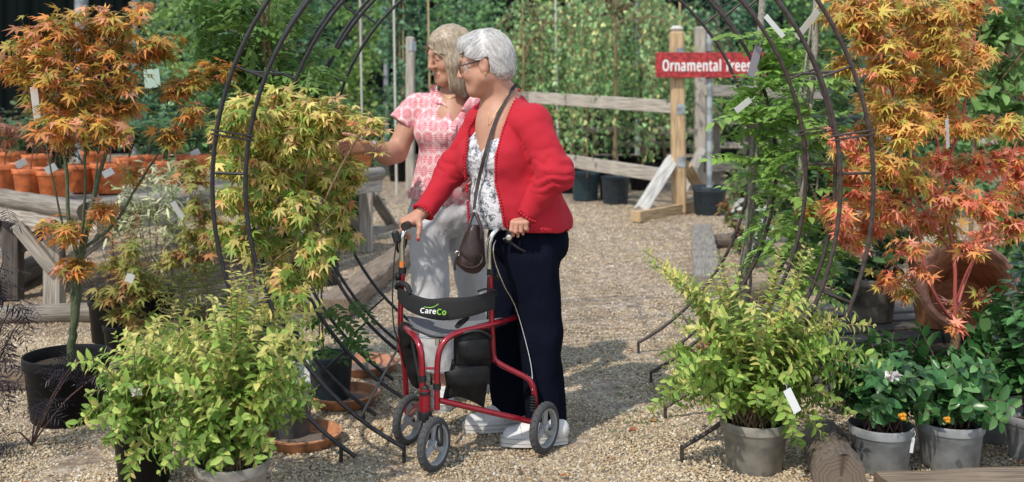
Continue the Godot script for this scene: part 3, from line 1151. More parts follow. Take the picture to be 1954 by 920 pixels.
# ---------------------------------------------------------------- potting bench with its terracotta-coloured pots
func potting_bench() -> void:
	var h := 0.7
	var c := W(158, 408, 6.15)
	c.y = h
	var l := c + Vector3(-1.9, 0, -1.75)
	var rr := Vector3(-1.13, h, -9.0)
	var da := (l - c).normalized()
	var db := (rr - c).normalized()
	var o := thing("potting_bench", "long timber display bench with rounded log edges and braced legs", "bench", Vector3(c.x, 0, c.z))
	var off := -o.position
	for i in 10:                                 # boards run along the long side
		var s := 0.09 + i * 0.19
		timber(o, "plank", c + da * s + db * 0.1 + off - Vector3(0, 0.02, 0), c + da * s + db * (3.0 + 0.02 * (i % 3)) + off - Vector3(0, 0.02, 0), 0.165, 0.03, M.grey_wood)
	log_piece(o, "edge_log", c + off + db * 0.03 - da * 0.03, rr + off, 0.055, M.grey_wood, 31)
	log_piece(o, "edge_log", c + off - da * 0.05, l + off, 0.058, M.grey_wood, 32)
	timber(o, "rail", c + off + db * 0.12 - Vector3(0, 0.1, 0), rr + off - Vector3(0, 0.1, 0), 0.05, 0.1, M.pale_wood)
	timber(o, "rail", c + off + da * 0.12 - Vector3(0, 0.1, 0), l + off - Vector3(0, 0.1, 0), 0.05, 0.1, M.pale_wood)
	var legs := [GD(104, 6.75), GD(25, 7.05), GD(698, 9.15), GD(-120, 7.6), GD(330, 7.9), GD(505, 8.5), GD(560, 9.9)]
	for i in legs.size():
		var q: Vector3 = legs[i]
		timber(o, "leg", q + off, q + off + Vector3(0, h - 0.15, 0), 0.11, 0.1, M.dark_wood if i == 1 else M.pale_wood, Vector3(0, 0, 1))
	var q0: Vector3 = legs[0]
	timber(o, "brace", q0 + off + Vector3(0.02, 0.26, 0.06), q0 + off + Vector3(-0.2, h - 0.14, 0.1), 0.08, 0.05, M.pale_wood, Vector3(0, 0, 1))
	timber(o, "brace", q0 + off + Vector3(0.02, 0.24, 0.06), q0 + off + Vector3(0.36, h - 0.16, -0.25), 0.08, 0.05, M.pale_wood, Vector3(0, 0, 1))
	var q1: Vector3 = legs[1]
	timber(o, "brace", q1 + off + Vector3(0, 0.3, 0), q1 + off + Vector3(-0.25, h - 0.16, -0.2), 0.08, 0.06, M.dark_wood, Vector3(0, 0, 1))
	timber(o, "brace", q1 + off + Vector3(0, 0.32, 0), q1 + off + Vector3(0.3, h - 0.16, -0.15), 0.08, 0.06, M.dark_wood, Vector3(0, 0, 1))
	var q2: Vector3 = legs[2]
	timber(o, "brace", q2 + off + Vector3(0.02, 0.16, 0.0), q2 + off + Vector3(-0.3, h - 0.2, 0.05), 0.09, 0.06, M.grey_wood, Vector3(0, 0, 1))
	timber(o, "brace", q2 + off + Vector3(0.0, 0.16, -0.1), q2 + off + Vector3(0.22, 0.16, -0.6), 0.09, 0.06, M.grey_wood, Vector3.UP)
	timber(o, "brace", q2 + off + Vector3(0.05, h - 0.2, -0.05), q2 + off + Vector3(0.18, 0.16, -0.5), 0.09, 0.05, M.grey_wood, Vector3(0, 0, 1))
	top_log("timber_log", "dark round log lying under the display bench's near corner", G(-60, 590) + Vector3(0, 0.08, 0), G(96, 520) + Vector3(0, 0.1, 0), 0.085, M.grey_wood, 34)
	# pots: centre x, pixel of the foot, radius in pixels, what grows in it
	var pots := [[8, 372, 34, 2, "leftmost orange pot on the bench, with a small bronze acer"], [58, 377, 32, 1, "orange pot second from the left on the bench, with an acer seedling"], [103, 379, 31, 2, "orange pot at the bench corner, with a salmon-leaved acer and white tag"],
		[158, 366, 30, 0, "orange pot on the bench behind the bronze maple's stems"], [208, 368, 33, 1, "wide orange pot on the bench right of the bronze maple's stems"], [246, 347, 27, 0, "orange pot on the bench holding a leafy green perennial, behind the wide one"],
		[285, 338, 24, 0, "small far orange pot on the bench left of the variegated shrub"], [325, 352, 26, 0, "orange pot on the bench behind the variegated shrub"], [368, 349, 31, 0, "orange pot on the bench touching the hoops' left edge, with leafy green perennial"],
		[440, 322, 24, 0, "orange pot on the bench hidden behind the golden maple"], [688, 318, 25, 3, "orange pot at the bench's far end by the younger woman's hand"], [622, 322, 24, 3, "orange pot near the bench's far end behind the golden maple"],
		[70, 340, 26, 0, "orange pot at the back of the bench with leafy green perennial, behind the corner pot"], [20, 335, 26, 0, "orange pot at the back left of the bench with tall green perennial"], [180, 330, 24, 0, "orange pot at the back of the bench behind the bronze maple's crown"]]
	var green := [Color(0.09, 0.19, 0.07), Color(0.13, 0.24, 0.1), Color(0.06, 0.13, 0.06), Color(0.16, 0.28, 0.12)]
	var bronze := [Color(0.33, 0.13, 0.07), Color(0.2, 0.16, 0.06), Color(0.42, 0.2, 0.12)]
	for i in pots.size():
		var q: Array = pots[i]
		var d: float = (EYE - h - 0.006) * F / (q[1] - HY)
		var base := W(q[0], q[1], d)
		var p := plant("bench_pot", "", "potted plant", base, 100 + i)
		tag(p.root, q[4], "potted plant", "orange pots on the display bench")
		var rt: float = q[2] * d / F
		pot_on(p.root, rt, rt * 0.76, rt * 1.75, M.orange_pot, M.soil, Vector3.ZERO, rt * 0.3)
		var top := base + Vector3(0, rt * 1.7, 0)
		if q[3] == 0 or q[3] == 3:
			for k in 9 if q[3] == 0 else 7:
				var a := p.r.randf() * TAU
				var tip := top + Vector3(cos(a) * 0.13, p.r.randf_range(0.16, 0.34), sin(a) * 0.13)
				var sp := stem(p, [top, top.lerp(tip, 0.5) + Vector3(0, 0.05, 0), tip], 0.004, 0.002, 4, 3)
				for m in 16:
					var f := 0.35 + 0.65 * m / 15.0
					var s: Vector3 = sp[int(f * (sp.size() - 1))]
					var dir := Vector3(cos(m * 2.4), 0.35, sin(m * 2.4))
					p.lv.append([leaf_xf(s - base, dir, Vector3.UP + p.unit() * 0.3, p.r.randf_range(0.09, 0.15)), p.r.randi() % 4])
			finish(p, M.green_bark, L.strap, green, 0)
		else:
			p.weights = [1.0, 0.8, 0.8]
			var tip := top + Vector3(0.02, 0.16, 0)
			stem(p, [top - Vector3(0, 0.02, 0), tip], 0.005, 0.003, 5, 3)
			cluster(p, tip - Vector3(0, 0.05, 0), tip + Vector3(0, 0.06, 0), Vector3(0.16, 0.1, 0.16), 9 if q[3] == 2 else 6, 4, 0.085)
			finish(p, M.purple_bark, L.acer, bronze, 20)
	for t in [[235, 272, 7.0, "above the leafy perennial behind the wide pot"], [206, 330, 6.95, "in the wide pot right of the maple's stems"], [97, 322, 6.6, "in the salmon acer's pot at the bench corner"], [40, 312, 6.9, "between the two leftmost pots"], [372, 292, 7.9, "in the pot touching the hoops' left edge"], [440, 300, 8.0, "in the pot behind the golden maple"]]:
		plant_tag(W(t[0], t[1], t[2]), 0.07, 0.05, Vector3(0.3, 0.4, 0.5), "white plant tag on the display bench, " + t[3])

# ---------------------------------------------------------------- rail fence, sign, poles
func fences_and_sign() -> void:
	var o := thing("rail_fence", "post and rail timber frame behind the women, holding the weeping trees", "fence", GD(1290, 12.0))
	var off := -o.position
	var q := G(1296, 408)
	timber(o, "post", q + off, q + off + Vector3(-0.03, 2.09, 0), 0.155, 0.155, M.new_wood, Vector3(0, 0, 1), 0.02)
	var cap := MB.new()
	cap.box(Transform3D(Basis.IDENTITY, q + off + Vector3(-0.03, 2.12, 0)), Vector3(0.145, 0.07, 0.145), 0.033)
	part("post_cap", cap, M.white_wood, o)
	timber(o, "foot_beam", G(1212, 424) + off + Vector3(0, 0.06, 0.02), G(1400, 388) + off + Vector3(0, 0.06, 0.02), 0.12, 0.12, M.new_wood)
	timber(o, "brace", G(1222, 420) + off + Vector3(0, 0.1, 0), q + off + Vector3(-0.08, 0.62, 0.0), 0.13, 0.11, M.white_wood, Vector3(0, 0, 1))
	timber(o, "brace", q + off + Vector3(0.08, 0.55, -0.02), GD(1348, 12.6) + off + Vector3(0, 0.1, 0), 0.12, 0.1, M.new_wood, Vector3(0, 0, 1))
	for y in [0.62, 1.22, 1.86]:
		var b := MB.new()
		b.box(Transform3D(Basis.IDENTITY, q + off + Vector3(0.02 - 0.01 * y, y - 0.02, 0.082)), Vector3(0.09, 0.12, 0.006), 0.002)
		part("bracket", b, M.galvanised, o)
	timber(o, "rail", q + off + Vector3(-0.06, 1.225, -0.02), W(1010, 186, 13.6) + off, 0.045, 0.15, M.pale_wood)
	timber(o, "rail", q + off + Vector3(-0.06, 0.42, -0.02), W(1060, 303, 13.6) + off, 0.05, 0.16, M.pale_wood)
	var q3 := GD(1336, 14.2)
	timber(o, "post", q3 + off, q3 + off + Vector3(0, 2.28, 0), 0.15, 0.14, M.pale_wood, Vector3(0, 0, 1), 0.02)
	timber(o, "brace", q3 + off + Vector3(0, 0.62, 0.1), GD(1296, 13.4) + off + Vector3(0, 0.05, 0), 0.11, 0.1, M.pale_wood, Vector3(0, 0, 1))
	timber(o, "rail", q3 + off + Vector3(0.05, 1.42, 0.1), W(1580, 180, 15.5) + off, 0.05, 0.15, M.pale_wood)
	timber(o, "rail", q3 + off + Vector3(0.05, 0.4, 0.1), W(1580, 318, 15.5) + off, 0.05, 0.15, M.grey_wood)
	timber(o, "rail", W(1120, 248, 16.4) + off, W(1330, 250, 16.4) + off, 0.05, 0.12, M.pale_wood)
	timber(o, "rail", W(1180, 275, 16.6) + off, W(1480, 278, 16.6) + off, 0.05, 0.1, M.pale_wood)
	var q4 := GD(783, 14.6)
	timber(o, "post", q4 + off, W(783, 70, 14.6) + off, 0.12, 0.12, M.pale_wood, Vector3(0, 0, 1), 0.02)
	timber(o, "rail", W(783, 205, 14.6) + off, W(1010, 186, 13.6) + off, 0.045, 0.15, M.grey_wood)
	var b4 := MB.new()
	b4.box(Transform3D(Basis.IDENTITY, W(787, 88, 14.53) + off), Vector3(0.1, 0.13, 0.006), 0.002)
	part("bracket", b4, M.galvanised, o)
	# the sign
	var sd := 11.86
	var s := thing("area_sign", "red sign board with white lettering on the fence post", "sign", W(1356, 124, sd))
	var b := MB.new()
	b.box(Transform3D.IDENTITY, Vector3(1.245, 0.285, 0.02), 0.004)
	part("board", b, textured(Color(0.52, 0.042, 0.045), M.fine, Vector3(2, 2, 2), 0.5), s)
	var font := SystemFont.new()
	font.font_names = PackedStringArray(["Droid Sans"])
	font.font_weight = 700
	var tm := TextMesh.new()
	tm.text = "Ornamental Trees"
	tm.font = font
	tm.font_size = 64
	tm.pixel_size = 0.0024
	tm.depth = 0.003
	var box := tm.get_aabb()
	var o2 := put("lettering", tm, mat(Color(0.8, 0.79, 0.77), 0.6), s)
	var k := 1.0 / maxf(box.size.x, 0.01)
	o2.scale = Vector3(k, 0.104 / maxf(box.size.y * 0.74, 0.01), 1)
	o2.position = Vector3(-0.545 - box.position.x * k, -0.005 - (box.position.y + box.size.y * 0.5) * o2.scale.y, 0.0118)
	var pole := thing("metal_pole", "galvanised metal pole standing in a black pot beside the sign", "pole", G(1354, 410))
	pot_on(pole, 0.19, 0.165, 0.33, M.blue_pot, M.dry_soil, Vector3.ZERO, 0.06)
	var pb := MB.new()
	pb.tube([Vector3(0.0, 0.2, 0.0), Vector3(0.005, 2.06, -0.02)], 0.033, 0.033, 12)
	part("tube", pb, M.galvanised, pole)
	for y in [1.56, 1.85]:
		var cb := MB.new()
		cb.lathe([Vector2(0.036, -0.012), Vector2(0.036, 0.012)], Transform3D(Basis.IDENTITY, Vector3(0, y, -0.018)), 12)
		part("clip", cb, M.iron, pole)
	# pots below the rails
	var row := [[1117, 381, 27, "grey-green pot", M.teal_pot, "faded grey-green nursery pot below the rail, second from the women"], [1174, 389, 27, "", M.blue_pot, "dark teal nursery pot standing forward of the rail"], [1084, 368, 26, "", M.black_pot, "black nursery pot below the rail beside the red cardigan"]]
	for q5 in row:
		var bs := G(q5[0], q5[1])
		var rt: float = q5[2] * -bs.z / F
		var t := thing("nursery_pot", q5[5], "pot", bs, "nursery pots by the rail")
		pot_on(t, rt, rt * 0.86, rt * 1.95, q5[4], M.soil, Vector3.ZERO, 0.04)
	var blacks := 0
	for x in [1015, 1060, 1105, 1150, 1200, 1247, 1300, 1405, 1450, 1500, 1550]:
		var d := 16.8 + 0.35 * sin(x * 0.7)
		var t := thing("nursery_pot", "large dark nursery pot in the row behind the rail fence", "pot", GD(x, d), "row of dark pots behind the rail")
		pot_on(t, 0.2, 0.17, 0.36 + 0.03 * (blacks % 3), M.black_pot if blacks % 3 else M.blue_pot, M.soil, Vector3.ZERO, 0.04)
		blacks += 1
	for q6 in [[1142, 240, 15.5, M.blue_pot], [1402, 225, 14.8, M.blue_pot], [1392, 215, 17.5, M.teal_pot], [1560, 255, 16.0, M.blue_pot], [1620, 260, 14.0, M.blue_pot], [1900, 262, 14.0, M.blue_pot]]:
		var p5 := W(q6[0], q6[1], q6[2])
		var t := thing("staging_block", "far blue-black pot raised on a timber stand among the trees", "pot stand", p5 * Vector3(1, 0, 1), "raised pots among the trees")
		timber(t, "stand", Vector3(-0.3, p5.y - 0.05, 0), Vector3(0.3, p5.y - 0.05, 0), 0.4, 0.06, M.pale_wood)
		for sx in [-0.25, 0.25]:
			timber(t, "leg", Vector3(sx, 0, 0), Vector3(sx, p5.y - 0.08, 0), 0.08, 0.08, M.grey_wood, Vector3(0, 0, 1))
		pot_on(t, 0.17, 0.14, 0.3, q6[3], M.soil, Vector3(0, p5.y - 0.02, 0), 0.04)

# ---------------------------------------------------------------- the trees and the shade net behind
func leafy(o: Node3D, pts: Array, size: float, pal: Array, r: RandomNumberGenerator, kind: Mesh, hang: float, called := "crown", single := 0) -> void:
	var xfs := []
	var cols := []
	for q in pts:
		var dir := Vector3(r.randfn(), -hang + r.randfn() * 0.5, r.randfn()).normalized()
		var up := Vector3(r.randfn() * 0.6, 0.8, r.randfn() * 0.6 + 0.4).normalized()
		xfs.append(leaf_xf(q, dir, up, size * r.randf_range(0.65, 1.25)))
		var f := r.randf_range(0.65, 1.35)
		var c: Color = pal[r.randi() % pal.size()]
		cols.append(Color(c.r * f, c.g * f, c.b * f))
	copies(called, kind, M.stuff_leaf, xfs, cols, o)

func bark_of(called: String, o: Node3D, mb: MB, m: Material) -> void:
	part(called, mb, m, o)

# an upright young tree in a black pot with a cane: crown as clumps round its branches
func make_standard(sd: int, h: float, low: float, wide: float, pal: Array, leaf: float, count: int, kind: Mesh, trunk_m: Material) -> Node3D:
	var r := RandomNumberGenerator.new()
	r.seed = sd
	var o := Node3D.new()
	pot_on(o, 0.2, 0.17, 0.36, M.black_pot, M.soil)
	var tr := MB.new()
	tr.tube(curve([Vector3(0, 0.2, 0), Vector3(0.03, h * 0.35, 0.02), Vector3(-0.02, h * 0.7, 0), Vector3(0.02, h, 0)], 5), 0.024, 0.008, 7)
	part("trunk", tr, trunk_m, o)
	var cane := MB.new()
	cane.tube([Vector3(0.07, 0.2, 0.05), Vector3(0.05, h * 0.82, 0.03)], 0.011, 0.009, 6)
	part("cane", cane, M.cane, o)
	var pts := []
	var br := MB.new()
	var limbs := int(26 * h / 3.0)
	for i in limbs:
		var s := lerpf(low, h * 0.98, (i + r.randf()) / limbs)
		var a := r.randf() * TAU
		var reach := wide * r.randf_range(0.45, 1.1) * (1.0 - 0.45 * (s - low) / (h - low))
		var root := Vector3(0, s - 0.1, 0)
		var end := Vector3(cos(a) * reach, s + r.randf_range(-0.05, 0.4), sin(a) * reach)
		br.tube(curve([root, root.lerp(end, 0.5) + Vector3(0, 0.04, 0), end], 3), 0.009, 0.003, 4, false)
		for k in count / limbs:
			var f := sqrt(r.randf())
			pts.append(root.lerp(end, f * 1.05) + Vector3(r.randfn(), r.randfn(), r.randfn()) * (0.05 + 0.09 * f))
	part("branches", br, trunk_m, o)
	leafy(o, pts, leaf, pal, r, kind, 0.3)
	return o

# a weeping tree: arching boughs and hanging strands of small leaves
func make_weeping(sd: int, h: float, reach: float, pal: Array, strands: int, per: int) -> Node3D:
	var r := RandomNumberGenerator.new()
	r.seed = sd
	var o := Node3D.new()
	pot_on(o, 0.2, 0.17, 0.36, M.black_pot, M.soil)
	var tr := MB.new()
	tr.tube(curve([Vector3(0, 0.2, 0), Vector3(0.04, h * 0.4, 0), Vector3(0.0, h * 0.75, 0.02), Vector3(0.03, h, 0)], 6), 0.028, 0.016, 8)
	part("trunk", tr, M.tan_bark, o)
	var br := MB.new()
	var pts := []
	for i in strands:
		var a := r.randf() * TAU
		var rr := reach * sqrt(r.randf()) + 0.06
		var top := h * r.randf_range(0.92, 1.06) + 0.1
		var end_y := r.randf_range(0.3, h * 0.6)
		var p0 := Vector3(0.02, h * r.randf_range(0.85, 1.0), 0)
		var p1 := Vector3(cos(a) * rr * 0.55, top, sin(a) * rr * 0.55)
		var p2 := Vector3(cos(a) * rr, top - 0.35, sin(a) * rr)
		var p3 := Vector3(cos(a) * rr * 1.06, lerpf(top - 0.35, end_y, 0.5), sin(a) * rr * 1.06)
		var p4 := Vector3(cos(a) * rr * 1.04 + r.randfn() * 0.05, end_y, sin(a) * rr * 1.04)
		var c := curve([p0, p1, p2, p3, p4], 4)
		br.tube(c, 0.009 if i % 6 == 0 else 0.004, 0.0015, 3, false)
		for k in per:
			var s := sqrt(lerpf(0.05, 1.0, float(k) / per)) * (c.size() - 1.001)
			var q: Vector3 = c[int(s)].lerp(c[int(s) + 1], s - int(s))
			pts.append(q + Vector3(r.randfn(), r.randfn() * 0.7, r.randfn()) * 0.035)
	part("boughs", br, M.tan_bark, o)
	leafy(o, pts, 0.064, pal, r, L.birch[0], 1.3)
	return o

func place_tree(proto: Node3D, called: String, at: Vector3, turn: float, scale_: float, label: String, category: String, group: String) -> void:
	var o: Node3D = proto.duplicate()
	o.name = numbered(called)
	add_child(o)
	o.position = at
	o.rotation.y = turn
	o.scale = Vector3.ONE * scale_
	tag(o, label, category, group)

func bushy(called: String, label: String, at: Vector3, rad: Vector3, n: int, leaf: float, pal: Array, sd: int, kind: Mesh, group := "", hang := 0.2) -> void:
	var p := plant(called, label, "shrub", at, sd, group)
	var pts := []
	for i in int(maxf(7, n / 130.0)):
		var tip := Vector3(p.r.randfn() * 0.4, p.r.randf_range(0.7, 1.9), p.r.randfn() * 0.4) * rad
		var c := curve([Vector3(tip.x * 0.1, 0, tip.z * 0.1), Vector3(tip.x * 0.5, tip.y * 0.6, tip.z * 0.5), tip], 3)
		p.wood.tube(c, 0.008, 0.002, 4, false)
		for k in n / int(maxf(7, n / 130.0)):
			var s := sqrt(p.r.randf_range(0.06, 1.0))
			pts.append(c[int(s * (c.size() - 1))] + p.unit() * rad * 0.3 * p.r.randf())
	part("stems", p.wood, M.tan_bark, p.root)
	leafy(p.root, pts, leaf, pal, p.r, kind, hang, "foliage")

func background() -> void:
	# shade net on posts, far behind
	var o := thing("shade_net_fence", "tall black shade net hung on posts behind all the trees", "fence", Vector3(0, 0, -23.5))
	var b := MB.new()
	var last := []
	for i in 421:
		var x := -21.0 + i * 0.1
		var z := 0.05 * sin(x * 9.0) + 0.04 * sin(x * 23.0 + 1.0)
		var nn := Vector3(-0.45 * cos(x * 9.0) - 0.9 * cos(x * 23.0 + 1.0), 0, 1).normalized()
		var row := [b.vert(Vector3(x, 0, z), nn), b.vert(Vector3(x, 2.2, z * 0.6), nn), b.vert(Vector3(x, 4.6, z), nn)]
		if i:
			b.quad(last[0], row[0], row[1], last[1])
			b.quad(last[1], row[1], row[2], last[2])
		last = row
	part("net", b, mat(Color(0.006, 0.009, 0.009), 0.95, 0.0, 0.1), o)
	for i in 8:
		var pb := MB.new()
		pb.tube([Vector3(-19.6 + i * 5.6, 0, 0.16), Vector3(-19.6 + i * 5.6, 4.7, 0.16)], 0.06, 0.06, 10)
		part("post", pb, M.galvanised, o)
	var pg := MB.new()
	pg.tube([Vector3(-8.75, 0, 2.2), Vector3(-8.75, 4.7, 2.2)], 0.13, 0.13, 12)
	part("post", pg, M.galvanised, o)

	var mid := [Color(0.148, 0.298, 0.102), Color(0.207, 0.375, 0.131), Color(0.110, 0.219, 0.094), Color(0.265, 0.454, 0.186), Color(0.177, 0.313, 0.149)]
	var blue := [Color(0.104, 0.219, 0.111), Color(0.148, 0.298, 0.166), Color(0.074, 0.157, 0.084), Color(0.207, 0.375, 0.223)]
	var lime := [Color(0.265, 0.438, 0.131), Color(0.354, 0.532, 0.166), Color(0.192, 0.344, 0.111), Color(0.443, 0.563, 0.186)]
	var birch := [Color(0.207, 0.370, 0.138), Color(0.273, 0.441, 0.180), Color(0.142, 0.267, 0.097), Color(0.328, 0.486, 0.220), Color(0.109, 0.209, 0.083), Color(0.502, 0.533, 0.220)]
	var protos := [make_standard(41, 3.3, 0.7, 0.75, mid, 0.11, 1700, L.tree[0], M.grey_bark), make_standard(42, 3.6, 0.8, 0.65, blue, 0.115, 1600, L.tree[0], M.tan_bark), make_standard(43, 3.1, 0.55, 0.7, lime, 0.105, 1700, L.tree[0], M.grey_bark), make_standard(44, 4.2, 0.9, 0.9, blue, 0.12, 2000, L.tree[0], M.grey_bark)]
	var weep := [make_weeping(51, 2.35, 0.75, birch, 40, 38), make_weeping(52, 2.5, 0.85, birch.map(func(c): return c * 1.3), 46, 38), make_weeping(53, 2.2, 0.65, birch.map(func(c): return c * 0.75), 40, 36)]
	var r := RandomNumberGenerator.new()
	r.seed = 5
	# pixel, depth, which
	var list := [[470, 18.5, 3], [392, 19.5, 0], [548, 17.0, 1], [610, 18.6, 0], [690, 17.6, 2], [764, 16.4, 1], [836, 17.6, 0], [930, 18.4, 0], [505, 20.4, 3], [590, 20.6, 1], [690, 20.8, 3], [880, 20.8, 3], [300, 21.2, 1], [1060, 19.6, 2], [1250, 20.2, 0], [1370, 18.4, 3], [1440, 19.8, 1], [1510, 17.6, 0], [1580, 19.2, 2], [1660, 18.4, 3], [1740, 19.6, 0], [1820, 18.0, 1], [1900, 19.2, 2], [1980, 18.0, 3], [330, 18.2, 2]]
	for i in list.size():
		var q: Array = list[i]
		var where := "left of the women" if q[0] < 780 else "behind the women's heads" if q[0] < 1000 else "behind the weeping trees" if q[0] < 1300 else "behind the red sign's right end" if q[0] < 1560 else "behind the right-hand maple"
		if q[0] < 330:
			where = "before the black net at far left"
		place_tree(protos[q[2]], "nursery_tree", GD(q[0], q[1]), r.randf() * TAU, r.randf_range(0.92, 1.12), "tall young green tree in the far rows " + where, "tree", "young trees in the far rows " + where)
	for q in [[1030, 15.2, 0, "weeping birch beside the red cardigan's shoulder, under the left arched bough"], [1092, 14.6, 1, "weeping birch behind the upper rail, second from the red cardigan"], [1172, 13.7, 1, "weeping birch with the tall brown trunk in the middle of the rail"], [1228, 15.0, 0, "weeping birch just left of the sign post"], [1130, 16.2, 2, "weeping birch in the second row, left of the tall brown trunk"], [1270, 16.4, 1, "weeping birch behind the sign post"], [1000, 16.4, 2, "weeping birch behind the white-haired woman's head"], [1340, 16.6, 2, "weeping birch behind the sign board"]]:
		place_tree(weep[q[2]], "weeping_tree", GD(q[0], q[1]), r.randf() * TAU, r.randf_range(0.95, 1.08), q[3], "tree", "weeping birches along the rail")
	for p in protos + weep:
		p.free()
	# bent boughs and stakes that stand out before the foliage
	for q in [[1062, 40, 14.2, 60], [1225, 32, 13.4, 95]]:
		var bow := thing("arched_bough", "bare arched brown bough of a weeping tree, peaking at the %s" % ("left of the rail" if q[0] < 1100 else "left of the sign post"), "branch", GD(q[0], q[2]))
		var bb := MB.new()
		var c := W(q[0], q[1], q[2]) - bow.position
		var w: float = q[3] * q[2] / F
		bb.tube(curve([Vector3(-w * 1.1, 0.3, 0), c + Vector3(-w * 1.05, -0.62, 0), c + Vector3(-w * 0.55, -0.12, 0), c, c + Vector3(w * 0.55, -0.1, 0), c + Vector3(w * 0.95, -0.55, 0)], 7), 0.013, 0.007, 7)
		part("bough", bb, M.tan_bark, bow)
	for q in [[757, -20, 14.2], [1066, -10, 13.9], [1003, -10, 15.2], [1092, 5, 15.0], [693, 0, 16.0], [823, -5, 16.2], [1303, -5, 14.8]]:
		var st := thing("bamboo_cane", "tall pale cane tied upright among the far trees", "cane", GD(q[0], q[2]), "canes among the far trees")
		var sb := MB.new()
		sb.tube([Vector3.ZERO, W(q[0] - 6, q[1], q[2]) - st.position], 0.017, 0.014, 7)
		part("stake", sb, M.cane if int(q[0]) % 4 == 3 else M.white_wood, st)
	# shrubs in the middle distance
	var grey_green := [Color(0.16, 0.22, 0.1), Color(0.22, 0.27, 0.12), Color(0.12, 0.17, 0.07), Color(0.26, 0.25, 0.12)]
	bushy("hydrangea_shrub", "broad-leaved pale green shrub right of the metal pole", GD(1425, 9.6), Vector3(0.42, 0.42, 0.4), 900, 0.085, grey_green, 61, L.laurel[0])
	bushy("hydrangea_shrub", "pale green shrub behind the wisteria stems, left of the dark hedge", GD(1490, 10.4), Vector3(0.5, 0.5, 0.4), 1000, 0.085, grey_green, 62, L.laurel[0])
	bushy("low_shrub", "low olive shrub with brown leaves beside the black pole pot", GD(1418, 9.0), Vector3(0.3, 0.25, 0.3), 420, 0.07, [Color(0.3, 0.24, 0.1), Color(0.2, 0.24, 0.1), Color(0.3, 0.14, 0.05)], 63, L.laurel[1])
	bushy("dark_shrub", "dark glossy shrub behind the right-hand hoops", GD(1590, 7.6), Vector3(0.45, 0.6, 0.4), 1300, 0.075, [Color(0.05, 0.12, 0.04), Color(0.08, 0.17, 0.06), Color(0.035, 0.08, 0.03)], 64, L.laurel[0])
	bushy("dark_shrub", "dark bush low behind the orange maple, by the terracotta pots", GD(1700, 8.6), Vector3(0.6, 0.6, 0.5), 1500, 0.08, [Color(0.05, 0.12, 0.04), Color(0.09, 0.17, 0.06), Color(0.035, 0.08, 0.03)], 65, L.laurel[0])
	bushy("rounded_shrub", "mid green shrub far behind the orange maple at right", GD(1790, 11.5), Vector3(1.0, 0.75, 0.6), 1500, 0.1, mid, 66, L.laurel[0])
	bushy("rounded_shrub", "green shrub low at the right edge behind the orange maple", GD(1920, 8.4), Vector3(0.5, 0.5, 0.4), 1000, 0.09, mid, 67, L.laurel[0])
	bushy("copper_shrub", "copper brown shrub at the top right edge", GD(1962, 11.0), Vector3(0.5, 1.2, 0.5), 1500, 0.085, [Color(0.18, 0.07, 0.04), Color(0.1, 0.05, 0.03), Color(0.25, 0.11, 0.06)], 68, L.laurel[0])
	bushy("rounded_shrub", "dark green bush at the far left edge below the black net", GD(40, 13.0), Vector3(1.3, 0.8, 0.7), 2200, 0.1, [Color(0.05, 0.09, 0.035), Color(0.08, 0.12, 0.05), Color(0.12, 0.13, 0.05)], 69, L.laurel[0])
	bushy("rounded_shrub", "grey-green bush behind the bronze maple's right side", GD(330, 13.5), Vector3(1.1, 1.0, 0.7), 2200, 0.1, blue, 70, L.laurel[0])
	bushy("rounded_shrub", "green hedge plant at left of the golden maple's top, behind the hoops", GD(430, 12.0), Vector3(0.9, 1.1, 0.6), 2200, 0.09, mid, 71, L.laurel[0])
	bushy("strap_leaved_shrub", "bright narrow-leaved green shrub left of the younger woman's sleeve", GD(685, 9.9), Vector3(0.5, 0.55, 0.4), 900, 0.13, [Color(0.09, 0.2, 0.07), Color(0.14, 0.26, 0.1)], 72, L.strap[0], "", -0.3)
	bushy("white_flowered_shrub", "small shrub with white flowers low behind the wisteria stems", GD(1442, 8.4), Vector3(0.2, 0.28, 0.2), 260, 0.06, [Color(0.1, 0.18, 0.06), Color(0.7, 0.7, 0.66), Color(0.68, 0.68, 0.64)], 73, L.laurel[0])
	# the green-leaved tree at the right edge
	var p := plant("green_maple", "fresh green tree with slanting branches at the top right edge", "tree", GD(1850, 6.6), 75)
	p.weights = [1, 1, 0.6]
	stem(p, [GD(1850, 6.6), W(1862, 250, 6.6), W(1900, 150, 6.5), W(1945, 30, 6.4)], 0.016, 0.006)
	stem(p, [W(1862, 250, 6.6), W(1895, 175, 6.5), W(1960, 90, 6.3)], 0.008, 0.004)
	stem(p, [W(1885, 180, 6.5), W(1870, 60, 6.4), W(1880, -20, 6.4)], 0.008, 0.004)
	for q in [[1900, 140, 40], [1935, 100, 50], [1945, 200, 45], [1900, 60, 45], [1870, 170, 35], [1935, 30, 45], [1870, 30, 40], [1950, 270, 40]]:
		cluster(p, W(q[0] + 5, q[1] + 30, 6.5), W(q[0], q[1], 6.45), Vector3.ONE * q[2] * 0.0042, 10, 7, 0.1)
	finish(p, M.tan_bark, L.laurel, [Color(0.16, 0.3, 0.08), Color(0.22, 0.38, 0.12), Color(0.12, 0.22, 0.07)], 120)

